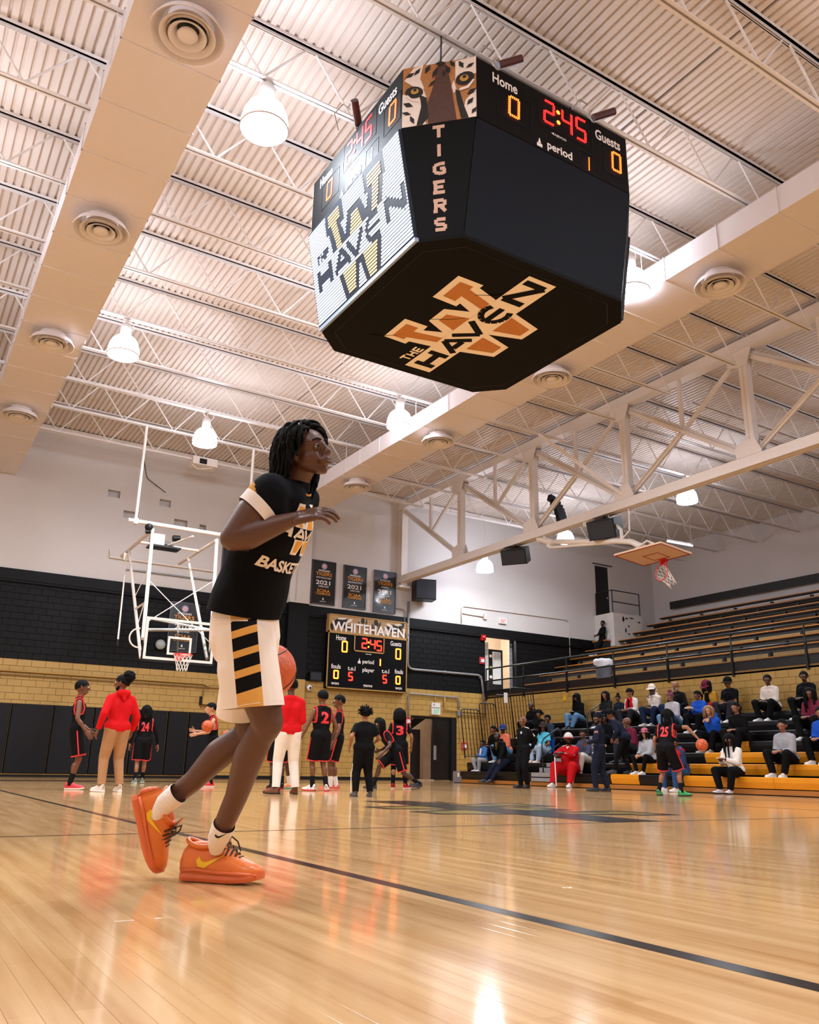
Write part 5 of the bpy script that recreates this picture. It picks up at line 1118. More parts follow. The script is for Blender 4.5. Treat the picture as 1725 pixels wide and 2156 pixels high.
SKIN = {k: M('skin_'+k, c, .48, noise=.08, scale=14, sss=0) for k, c in dict(deep='#3a2218', dark='#4a2c1e', brown='#6b412b', tan='#8f5d40', light='#c08a68').items()}
HAIRM = M('black_hair', '#080707', .8, noise=.3, scale=60, spec=.15); EYEW = M('eye_white', '#d9d2cb', .35); LIPM = M('lip', '#5b3128', .5)
def cloth(name, hexc, rough=.8, noise=.14, scale=9, bump=.2): return M('cloth_'+name, hexc, rough, noise=noise, scale=scale, bump=bump, spec=.12)
def smesh(name, q_or_me, mat, t, smooth=True, mats=None):
    me = q_or_me
    if isinstance(q_or_me, MB): return q_or_me.build(name, mat, t, smooth=smooth)
    shift(me, t['_o']); me.name = name; return obj_from_mesh(name, me, t, mat, smooth)
def bvh_of(*obs):
    vs, fs = [], []
    for o in obs:
        off = Vector(o['_o']); n = len(vs); vs += [v.co+off for v in o.data.vertices]; fs += [tuple(i+n for i in p.vertices) for p in o.data.polygons]
    return BVHTree.FromPolygons(vs, fs)
def decal(name, shape, o, r, u, bvh, mat, t, lift=.004, maxe=.02):
    """flat shape (verts2d, faces) laid on the cloth along -n"""
    vs, fs = shape; o, r, u = Vector(o), Vector(r).normalized(), Vector(u).normalized(); n = r.cross(u)
    bm = bmesh.new(); bv = [bm.verts.new((a, b, 0)) for a, b in vs]
    for f in fs:
        try: bm.faces.new([bv[i] for i in f])
        except ValueError: pass
    bmesh.ops.triangulate(bm, faces=bm.faces[:])
    for _ in range(5):
        es = [e for e in bm.edges if e.calc_length() > maxe]
        if not es: break
        bmesh.ops.subdivide_edges(bm, edges=es, cuts=1); bmesh.ops.triangulate(bm, faces=bm.faces[:])
    last = None; kill = []
    for v in bm.verts:
        p = o+r*v.co.x+u*v.co.y; hit, nn_, _, _ = bvh.ray_cast(p+n*.6, -n, 1.2)
        if hit is None: kill.append(v)
        else: v.co = hit+n*lift
    bmesh.ops.delete(bm, geom=kill, context='VERTS')
    me = bpy.data.meshes.new(name); bm.to_mesh(me); bm.free(); return smesh(name, me, mat, t, False)
def shape_text(txt, size, fit, bold=.03):
    vs, fs = text_mesh(txt, size, bold); x0, x1 = min(v[0] for v in vs), max(v[0] for v in vs); k = fit/(x1-x0); return [((x-x0)*k-fit/2, y) for x, y in vs], fs
def shape_polys(polys, s=1.):
    vs, fs = [], []
    for p in polys: fs.append(tuple(range(len(vs), len(vs)+len(p)))); vs += [(x*s, y*s) for x, y in p]
    return vs, fs
SWOOSH = [(-.5, .02), (-.42, -.16), (-.2, -.2), (.5, .22), (-.14, -.02), (-.3, .0), (-.4, .14)]
def shoe(t, heel, d, up, s, cu, cs, high=0., mark=None, name='shoe', res=10, lift_toe=0.):
    """low shoe: heel point on the ground, d = toe direction; upper with a sole and laces"""
    heel, y, z = Vector(heel), Vector(d).normalized(), Vector(up).normalized(); z = (z-y*z.dot(y)).normalized(); x = y.cross(z); L = .285*s
    st = [(0, .026, .060+high, .0), (.05, .034, .075+high, .0), (.16, .037, .082+high, 0), (.30, .037, .074+high*1.15, 0), (.42, .039, .072+high*.75, 0), (.55, .043, .060+high*.45, 0), (.68, .047, .053, 0), (.80, .047, .046, .003), (.90, .040, .041, .007), (.97, .027, .035, .012), (1.0, .012, .028, .016), (1.008, .003, .012, .016)]
    if high > .025: st = [(0, .028, .082, .0), (.05, .036, .098, .0), (.16, .039, .104, 0), (.30, .040, .104, 0), (.42, .041, .104, 0), (.50, .042, .096, 0), (.60, .045, .078, 0), (.70, .047, .063, .001), (.80, .047, .052, .004), (.90, .041, .043, .008), (.97, .028, .035, .013), (1.0, .013, .027, .017), (1.008, .003, .012, .017)]
    q = MB(); n = res; vs = []
    for tt, w, h, k in st:
        for j in range(n):
            a = PI*j/(n-1); vs.append(heel+y*(tt*L)+x*(w*s*math.cos(a)*(1+.12*math.sin(a)))+z*(.022*s+h*s*math.sin(a)**.75))
    fs = [(i*n+j, i*n+j+1, (i+1)*n+j+1, (i+1)*n+j) for i in range(len(st)-1) for j in range(n-1)]+[tuple(range(n)), tuple((len(st)-1)*n+j for j in range(n))[::-1]]
    q.add(vs, fs); up_o = q.build(name, cu, t, smooth=True)
    q = MB(); vs = []
    for tt, w, h, k in st:
        for sx, hz in ((1.02, .003+k), (1.1, .014+k), (1.05, .026+k), (-1.05, .026+k), (-1.1, .014+k), (-1.02, .003+k)): vs.append(heel+y*(tt*L*1.03-.004)+x*(w*s*sx)+z*hz*s)
    k = 6; q.add(vs, [(i*k+j, i*k+(j+1) % k, (i+1)*k+(j+1) % k, (i+1)*k+j) for i in range(len(st)-1) for j in range(k)]+[tuple(range(k))[::-1], tuple((len(st)-1)*k+j for j in range(k))]); q.build('sole', cs, up_o)
    return up_o
class P:   # a person in the making
    pass
def person(label, base, heading, h=1.8, g=1., lean=0., twist=0., pel=None, sit=None, head=(0, 0), wr=None, ank=None, toe=(8, -8), hint_arm=None, knee_out=0., skin='dark', hands=('relax', 'relax'), group=None,
           top=None, sleeve='long', bottom=None, leg='long', hair=('short',), hat=None, shoes=('#e8e4e0', '#f2f0ee'), socks=None, extra=None, vox=.0125, pant_w=1., top_w=1., face=True, neckline=True, side=0., palms=None, hood=None):
    """base = point on the ground under the pelvis; heading = direction faced, degrees clockwise from +Y"""
    s = h/1.8; hd = R(heading); F = Vector((math.sin(hd), math.cos(hd), 0)); Rt = Vector((math.cos(hd), -math.sin(hd), 0)); U = Vector((0, 0, 1)); B = Vector(base)
    W = lambda p: B+Rt*p[0]+F*p[1]+U*p[2]
    t = thing('person', label, 'person', tuple(B), group); o = P(); o.t, o.F, o.R, o.U, o.s = t, F, Rt, U, s
    ph = (.94*s if pel is None else pel) if sit is None else sit+.10*s
    pelv = Vector((0, 0, ph)); ml = Matrix.Rotation(-R(lean), 3, 'X') @ Matrix.Rotation(R(side), 3, 'Y'); mt = Matrix.Rotation(-R(twist), 3, 'Z')
    T = lambda v: pelv+ml @ (mt @ (Vector(v)*s))
    J = dict(pel=pelv, waist=T((0, .005, .14)), chest=T((0, .0, .36)), neck=T((0, -.015, .545)), shR=T((.172, -.012, .452)), shL=T((-.172, -.012, .452)))
    hy, hp = R(head[0]), R(head[1]); hm = Matrix.Rotation(-hy, 3, 'Z') @ Matrix.Rotation(hp, 3, 'X'); ml2 = Matrix.Rotation(-R(lean*.6), 3, 'X')
    J['head'] = J['neck']+ml2 @ Vector((0, .02*s, .155*s))
    wr = wr or ((.05, .06, -.0), (-.05, .06, -.0)); hint = hint_arm or ((.5, -1, 0), (-.5, -1, 0))
    for sd, sx, i in (('R', 1, 0), ('L', -1, 1)):
        w = Vector(wr[i])*s
        tgt = pelv+(w if abs(wr[i][2]) > 1e-6 or len(wr[i]) > 3 else Vector((sx*.24*s+w.x, w.y, -.06*s)))
        J['el'+sd], J['wr'+sd] = ik(J['sh'+sd], tgt, .285*s, .26*s, Matrix.Rotation(-R(twist*.5), 3, 'Z') @ Vector(hint[i]))
        J['hip'+sd] = pelv+Vector((sx*.088*s, 0, -.02*s)); a = (ank or ((.1, 0), (-.1, 0)))[i]; J['an'+sd0(sd)] = None
        at = Vector((a[0]*s, a[1]*s, (a[2]*s if len(a) > 2 else 0)+.085*s)); J['kn'+sd], J['an'+sd] = ik(J['hip'+sd], at, .435*s, .42*s, Vector((sx*knee_out, 1, .25)))
    G = {k: W(v) for k, v in J.items() if v is not None}; o.J = G
    D = lambda v: (Rt*v[0]+F*v[1]+U*v[2]).normalized()
    tf = D(ml @ (mt @ Vector((0, 1, 0)))); tr = D(ml @ (mt @ Vector((1, 0, 0)))); tu = D(ml @ Vector((0, 0, 1))); hf, hr, hu = D(hm @ Vector((0, 1, 0))), D(hm @ Vector((1, 0, 0))), D(hm @ Vector((0, 0, 1)))
    o.tf, o.tr, o.tu, o.hf, o.hr, o.hu = tf, tr, tu, hf, hr, hu; o.g = g
    def torso(q, e, lo=True):
        cap(q, G['waist']-tr*.055*s, G['chest']-tr*.075*s, (.085*g+e)*s, (.105*g**.5+e)*s, fl=(tf, .95)); cap(q, G['waist']+tr*.055*s, G['chest']+tr*.075*s, (.085*g+e)*s, (.105*g**.5+e)*s, fl=(tf, .95))
        cap(q, G['shL']+tr*.02*s-tu*.02*s, G['shR']-tr*.02*s-tu*.02*s, (.054+e)*s); cap(q, G['chest']+tu*.05*s, G['neck']-tu*.05*s, (.10+e)*s, (.055+e)*s, fl=(tf, .8))
        for sx_, k_ in ((1, 'shR'), (-1, 'shL')): cap(q, G['neck']-tu*.035*s+tr*sx_*.02*s, G[k_]-tr*sx_*.02*s, (.05+e*.7)*s, (.05+e)*s)
        if lo: cap(q, G['hipL']-Rt*.015*s+U*.03*s, G['hipR']+Rt*.015*s+U*.03*s, (.098*g**.7+e)*s); cap(q, G['pel']+U*.04*s, G['waist'], (.115*g**.6+e)*s, (.105*g+e)*s, fl=(tf, .85))
        if g > 1.15: cap(q, G['waist']+tf*.05*s*g-tu*.02*s, G['waist']+tf*.05*s*g+tu*.1*s, (.1*g+e)*s)
    # body -----------------------------------------------------------------
    q = MB(); torso(q, -.008); hc = G['head']
    cap(q, G['neck']-tu*.04*s, hc-hu*.05*s, .055*s*g**.3, .05*s)
    sh = s*1.14
    cap(q, hc-hf*.012*sh+hu*.018*sh, hc+hf*.014*sh+hu*.022*sh, .089*sh, .083*sh, fl=(hr, .9)); cap(q, hc+hf*.02*sh-hu*.02*sh, hc+hf*.034*sh-hu*.06*sh, .068*sh, .050*sh, fl=(hr, .88))
    cap(q, hc+hf*.093*sh+hu*.012*sh, hc+hf*.112*sh-hu*.026*sh, .010*sh, .0165*sh); cap(q, hc+hf*.082*sh-hu*.06*sh-hr*.016*sh, hc+hf*.082*sh-hu*.06*sh+hr*.016*sh, .0145*sh)
    cap(q, hc+hf*.085*sh+hu*.028*sh-hr*.032*sh, hc+hf*.085*sh+hu*.028*sh+hr*.032*sh, .011*sh)
    for sx in (-1, 1): cap(q, hc+hr*sx*.080*sh-hu*.018*sh-hf*.008*sh, hc+hr*sx*.083*sh+hu*.022*sh-hf*.014*sh, .0135*sh, .016*sh)
    ga = g**.5
    for sd in 'RL':
        cap(q, G['sh'+sd], G['el'+sd], .047*s*ga, .039*s*ga); cap(q, G['el'+sd], G['wr'+sd], .037*s*ga, .026*s); m = G['el'+sd].lerp(G['wr'+sd], .28); cap(q, m, m.lerp(G['wr'+sd], .1), .04*s*ga)
        cap(q, G['hip'+sd], G['kn'+sd], .085*s*ga, .054*s*ga); cap(q, G['kn'+sd], G['an'+sd], .052*s*ga, .034*s)
        bk = (G['kn'+sd]-G['hip'+sd]).normalized()+(G['kn'+sd]-G['an'+sd]).normalized(); m = G['kn'+sd].lerp(G['an'+sd], .28)-(bk.normalized()*.018*s if bk.length > .05 else F*.02*s); cap(q, m, m.lerp(G['an'+sd], .25), .054*s*ga, .046*s*ga)
        ti = R(toe['RL'.index(sd)]); td = (F*math.cos(ti)+Rt*math.sin(ti)); setattr(o, 'toe'+sd, td); cap(q, G['an'+sd]-td*.03*s-U*.03*s, G['an'+sd]+td*.10*s-U*.045*s, .034*s, .028*s)
    me = remesh(q, vox, 3); vs = [tuple(v.co) for v in me.vertices]; fs = [tuple(p.vertices) for p in me.polygons]; bpy.data.meshes.remove(me)
    for sd, i in (('R', 0), ('L', 1)):
        d = (G['wr'+sd]-G['el'+sd]).normalized(); pm = (palms[i] if palms else None); pm = D(pm) if pm else (-Rt if sd == 'R' else Rt)*.8-F*.2
        if abs(pm.normalized().dot(d)) > .95: pm = -U
        add_hand(vs, fs, hands[i], G['wr'+sd]+d*.01, d, pm, sd == 'L', .98*s)
    q = MB(); q.add(vs, fs); body = q.build('body', SKIN[skin], t, smooth=True); o.body = body
    if face:
        q, q2 = MB(), MB()
        for sx in (-1, 1): q.ball(hc+hf*.083*sh+hr*sx*.032*sh+hu*.012*sh, .0135*sh, 8, 6); q2.ball(hc+hf*.0915*sh+hr*sx*.032*sh+hu*.011*sh, .0082*sh, 6, 5)
        e = q.build('eye', EYEW, body, smooth=True); q2.build('pupil', BLK, body, smooth=True)
        q = MB(); cap(q, hc+hf*.094*sh-hu*.060*sh-hr*.017*sh, hc+hf*.094*sh-hu*.060*sh+hr*.017*sh, .0052*sh, n=6, rings=2); q.build('mouth', LIPM, body)
        q = MB()
        for sx in (-1, 1): cap(q, hc+hf*.092*sh+hr*sx*.018*sh+hu*.034*sh, hc+hf*.082*sh+hr*sx*.048*sh+hu*.036*sh, .004*sh, n=5, rings=1)
        q.build('eyebrow', HAIRM, body)
    # clothes ------------------------------------------------------------------
    hem = {}
    if bottom:
        q = MB(); e = .016
        cap(q, G['hipL']-Rt*.01*s+U*.03*s, G['hipR']+Rt*.01*s+U*.03*s, (.104*g**.7+e*.7)*s); cap(q, G['pel']+U*.03*s, G['waist'].lerp(G['pel'], .2), (.115*g**.6+e)*s, (.105*g+e*.6)*s, fl=(tf, .86))
        cuts = []
        for sd in 'RL':
            k, a, hp_ = G['kn'+sd], G['an'+sd], G['hip'+sd]
            if leg == 'shorts':
                cap(q, hp_, hp_.lerp(k, .98), (.1*ga+.01)*s*pant_w, .105*s*ga*pant_w)
                ax = (k-hp_).normalized(); cp = hp_.lerp(k, .9)
                cuts.append((cp, ax, (lambda c, cp=cp, ax=ax: (c-cp).dot(ax) > -.05 and (c-cp-ax*(c-cp).dot(ax)).length < .17*s)))
            else:
                cap(q, hp_, k, (.087*ga+e)*s*pant_w, (.058*ga+e)*s*pant_w); cap(q, k, a+ (a-k).normalized()*.0, (.056*ga+e)*s*pant_w, (.042+e*.8)*s*pant_w)
                ax = (a-k).normalized(); cp = k.lerp(a, .96); cuts.append((cp, ax, (lambda c, cp=cp, ax=ax: (c-cp).dot(ax) > -.05 and (c-cp-ax*(c-cp).dot(ax)).length < .15*s)))
        me = remesh(q, vox*1.15, 3); hem['leg'] = cut(me, cuts); o.pants = smesh('shorts' if leg == 'shorts' else 'trousers', me, bottom, t)
    if top:
        q = MB(); e = .020*top_w; torso(q, e, lo=False); cap(q, G['pel']+U*.0*s, G['waist'], (.125*g**.6+e)*s, (.105*g+e)*s, fl=(tf, .88)); cap(q, G['hipL']+U*.05*s, G['hipR']+U*.05*s, (.102*g**.7+e)*s)
        cuts = []
        cp = G['neck']+tu*.0*s; cuts.append((cp+tu*.012*s, tu, lambda c: (c-cp).length < .12*s)); hq = G['pel']-U*(.045*s if sit is None else -.01*s); cuts.append((hq, -U, lambda c: (c-hq).z < .12*s))
        for sd in 'RL':
            a, b, w = G['sh'+sd], G['el'+sd], G['wr'+sd]
            if sleeve in ('short', 'long'): cap(q, a, b if sleeve == 'long' else a.lerp(b, .75), (.052*ga+e*.8)*s, (.043*ga+e*.8)*s)
            if sleeve == 'long':
                cap(q, b, b.lerp(w, .92), (.043*ga+e*.8)*s, (.034+e*.5)*s); ax = (w-b).normalized(); c2 = b.lerp(w, .94); cuts.append((c2, ax, (lambda c, cp=c2, ax=ax: (c-cp).dot(ax) > -.04 and (c-cp-ax*(c-cp).dot(ax)).length < .10*s)))
            if sleeve == 'short': ax = (b-a).normalized(); c2 = a.lerp(b, .68); cuts.append((c2, ax, (lambda c, cp=c2, ax=ax: (c-cp).dot(ax) > -.04 and (c-cp-ax*(c-cp).dot(ax)).length < .12*s)))
            if sleeve == 'tank': sg = tr*(1 if sd == 'R' else -1); c2 = a-sg*.012*s; cuts.append((c2, sg, (lambda c, cp=a-tu*.03*s: (c-cp).length < .17*s)))
        me = remesh(q, vox*1.15, 3); hem['top'] = cut(me, cuts); o.top = smesh('jersey' if sleeve == 'tank' else 'shirt', me, top, t)
    o.hem = hem
    # hair, hat ----------------------------------------------------------------
    hk = hair[0]; hm_ = hair[1] if len(hair) > 1 else HAIRM
    rr = random.Random(int(1000*abs(base[0]*3.1+base[1]))); q = MB(); hcc = hc+hu*.025*sh-hf*.008*sh
    def scalp(e, low=0.):
        vs, n, m = [], 16, 9
        for i in range(m):
            a = (PI*.56)*i/(m-1)
            for k in range(n):
                b = 2*PI*k/n; fr = math.cos(b); aa = a*(1-.26*max(0, fr))*(1+low*max(0, -fr)); vs.append(hcc+(hf*math.sin(aa)*math.cos(b)*(.098+e)+hr*math.sin(aa)*math.sin(b)*(.086+e)+hu*math.cos(aa)*(.094+e))*sh)
        q.add(vs, [(i*n+k, (i+1)*n+k, (i+1)*n+(k+1) % n, i*n+(k+1) % n) for i in range(m-1) for k in range(n)])
    def rdir(lo=-.25): 
        while True:
            a, z = rr.uniform(0, 2*PI), rr.uniform(lo, 1); d = hf*math.cos(a)*math.sqrt(1-z*z)+hr*math.sin(a)*math.sqrt(1-z*z)+hu*z
            if d.dot(hf) < .35+.5*max(0, z): return d
    if hk == 'short': scalp(.006, .25)
    elif hk == 'afro':
        scalp(.012, .25)
        for _ in range(80): d = rdir(-.2); q.ball(hcc+d*(.085*sh), .04*sh*rr.uniform(.8, 1.2), 6, 5)
    elif hk == 'twists':
        scalp(.014, .25)
        for _ in range(90): d = rdir(-.1); p = hcc+d*.085*sh; e2 = Vector((rr.uniform(-1, 1), rr.uniform(-1, 1), rr.uniform(-1, 1)))*.03*sh; q.tube([p, p+d*.035*sh, p+d*.06*sh+e2], [.011*sh, .010*sh, .005*sh], 5)
    elif hk in ('dreads', 'long', 'bob'):
        scalp(.012, .35); Lh = {'dreads': .24, 'long': .40, 'bob': .2}[hk]*sh; N = {'dreads': 46, 'long': 60, 'bob': 50}[hk]
        for i in range(N):
            d = rdir(-.1); p = hcc+d*.096*sh; side_ = (d-hu*d.dot(hu)); side_ = side_.normalized() if side_.length > .05 else -hf
            if side_.dot(hf) > .55: side_ = (side_-hf*.9).normalized()
            p1 = hcc+side_*.108*sh-hu*.01*sh; p2 = p1-U*Lh*.5+side_*.008*sh; p3 = p1-U*Lh*rr.uniform(.75, 1.)+side_*rr.uniform(-.02, .01)*sh; w = .013*s if hk == 'dreads' else .020*sh; q.tube([p, (p+p1)/2+d*.01*sh, p1, p2, p3], [w, w, w, w, w*.5], 5)
    elif hk == 'bun': scalp(.006, .3); q.ball(hcc+hu*.11*sh-hf*.03*sh, .055*sh, 10, 7)
    elif hk == 'puff':
        scalp(.008, .3); cpf = hcc-hf*.08*sh+hu*.07*sh
        for _ in range(50): a = Vector((rr.gauss(0, 1), rr.gauss(0, 1), rr.gauss(0, 1))).normalized(); q.ball(cpf+a*.06*sh, .03*sh, 6, 5)
    elif hk == 'ponytail': scalp(.007, .3); q.ball(hcc-hf*.105*sh+hu*.0*sh, .034*sh, 8, 6); q.tube([hcc-hf*.11*sh, hcc-hf*.15*sh-U*.05*sh, hcc-hf*.13*sh-U*.16*sh], [.03*sh, .03*sh, .012*sh], 7)
    if q.v: o.hair = q.build('hair', hm_, t, smooth=True)
    if hat:
        q = MB(); vs, n, m = [], 16, 6; hb = hcc+hu*.004*sh
        for i in range(m):
            a = PI*.5*i/(m-1)
            for k in range(n): b = 2*PI*k/n; vs.append(hb+(hf*math.sin(a)*math.cos(b)*.110+hr*math.sin(a)*math.sin(b)*.100+hu*(math.cos(a)*.112+.008))*sh)
        q.add(vs, [(i*n+k, (i+1)*n+k, (i+1)*n+(k+1) % n, i*n+(k+1) % n) for i in range(m-1) for k in range(n)])
        kind = hat[1] if len(hat) > 1 else 'cap'; hm2 = hat[0]
        ho = q.build('cap' if kind == 'cap' else 'beanie', hm2, t, smooth=True)
        if kind == 'cap':
            q = MB(); vs = []
            for i in range(9):
                a = R(-65+i*130/8)
                for rr_2, dz in ((.100, .012), (.100+.075*math.cos(a)**.5, -.012)): vs.append(hb+(hf*math.cos(a)*rr_2*1.05+hr*math.sin(a)*rr_2*.95+hu*dz)*sh)
            n0 = len(vs); vs += [v-hu*.006*s for v in vs]
            q.add(vs, [(2*i, 2*i+1, 2*i+3, 2*i+2) for i in range(8)]+[(n0+2*i, n0+2*i+2, n0+2*i+3, n0+2*i+1) for i in range(8)]+[(2*i+1, n0+2*i+1, n0+2*i+3, 2*i+3) for i in range(8)]); q.build('brim', hat[2] if len(hat) > 2 else hm2, ho)
    # shoes, socks ----------------------------------------------------------------
    if shoes:
        cu, cs = [x if not isinstance(x, str) else M('shoe_'+x[1:], x, .5, noise=.08) for x in shoes[:2]]
        for sd in 'RL': shoe(t, G['an'+sd]-getattr(o, 'toe'+sd)*.065*s-U*.085*s, getattr(o, 'toe'+sd), U, s*1.02, cu, cs, high=.02)
    if socks:
        for sd in 'RL':
            q = MB(); d = (G['kn'+sd]-G['an'+sd]).normalized(); q.tube([G['an'+sd]-d*.02*s, G['an'+sd]+d*.05*s, G['an'+sd]+d*.17*s], [.046*s, .043*s, .047*s], 10, cap=False); q.build('sock', socks, t, smooth=True)
    if hood:
        q = MB(); cap(q, G['neck']-tf*.07*s-tr*.06*s, G['neck']-tf*.07*s+tr*.06*s, .055*s); cap(q, G['neck']-tf*.08*s, G['neck']-tf*.11*s-tu*.1*s, .06*s, .03*s, fl=(tf, .6))
        for sx in (-1, 1): cap(q, G['neck']-tf*.06*s+tr*sx*.07*s, G['neck']+tf*.05*s+tr*sx*.06*s-tu*.03*s, .035*s, .02*s)
        smesh('hood', remesh(q, .011, 2), hood, t)
    return o
def sd0(x): return x+'_'
def trim(o, edges, mat, r=.008, name='trim'):
    q = MB()
    for a, b in edges:
        if (b-a).length > 1e-5: q.bar(a, b, r*2, r*2)
    if q.v: return q.build(name, mat, o.t)
def beard(o, mat=None, low=.1):
    q = MB(); hc = o.J['head']; s = o.s
    cap(q, hc+o.hf*.058*s-o.hu*.092*s-o.hr*.03*s, hc+o.hf*.058*s-o.hu*.092*s+o.hr*.03*s, .03*s); cap(q, hc+o.hf*.03*s-o.hu*.06*s-o.hr*.064*s, hc+o.hf*.06*s-o.hu*.09*s-o.hr*.03*s, .017*s); cap(q, hc+o.hf*.03*s-o.hu*.06*s+o.hr*.064*s, hc+o.hf*.06*s-o.hu*.09*s+o.hr*.03*s, .017*s)
    smesh('beard', remesh(q, .008, 2), mat or HAIRM, o.t)
def held(o, name, label, cat, sz, mat, at, axes=None, accent=None):
    """small thing held in a hand: top-level"""
    t = thing(name, label, cat, tuple(at)); q = MB(); r, u, n = axes or (o.R, o.F, o.U); q.frame_box(at, r, u, n, (-sz[0]/2, -sz[1]/2, -sz[2]/2), (sz[0]/2, sz[1]/2, sz[2]/2)); q.build('case', mat, t)
    q = MB(); q.frame_box(at, r, u, n, (-sz[0]*.44, -sz[1]*.46, sz[2]/2), (sz[0]*.44, sz[1]*.46, sz[2]/2+.001)); q.build('screen', accent or M('phone_screen', '#5a6a7c', .2, noise=.1), t); return t
BALLM = None
def basketball(c, label, rot=(0, 0, 0), r=.12, mat=None):
    t = thing('basketball', label, 'ball', tuple(c)); c = Vector(c); E = Euler(rot).to_matrix(); m = M('basketball_leather', '#c4562a', .5, noise=.12, scale=60, bump=.25)
    q = MB(); q.ball(c, r, 28, 18); b = q.build('cover', m, t, smooth=True); q = MB()
    for ring in range(4):
        pts = []
        for i in range(40):
            a = 2*PI*i/40
            if ring == 0: v = Vector((math.cos(a), math.sin(a), 0))
            elif ring == 1: v = Vector((math.cos(a), 0, math.sin(a)))
            else: sg = 1 if ring == 2 else -1; v = Vector((sg*(.62+.18*math.cos(2*a)), math.cos(a), math.sin(a)*1.0)).normalized()
            pts.append(c+E @ v.normalized()*r)
        q.tube(pts, r*.022, 5, closed=True)
    q.build('seam', M('ball_seam', '#1c0f0c', .6), t); return t
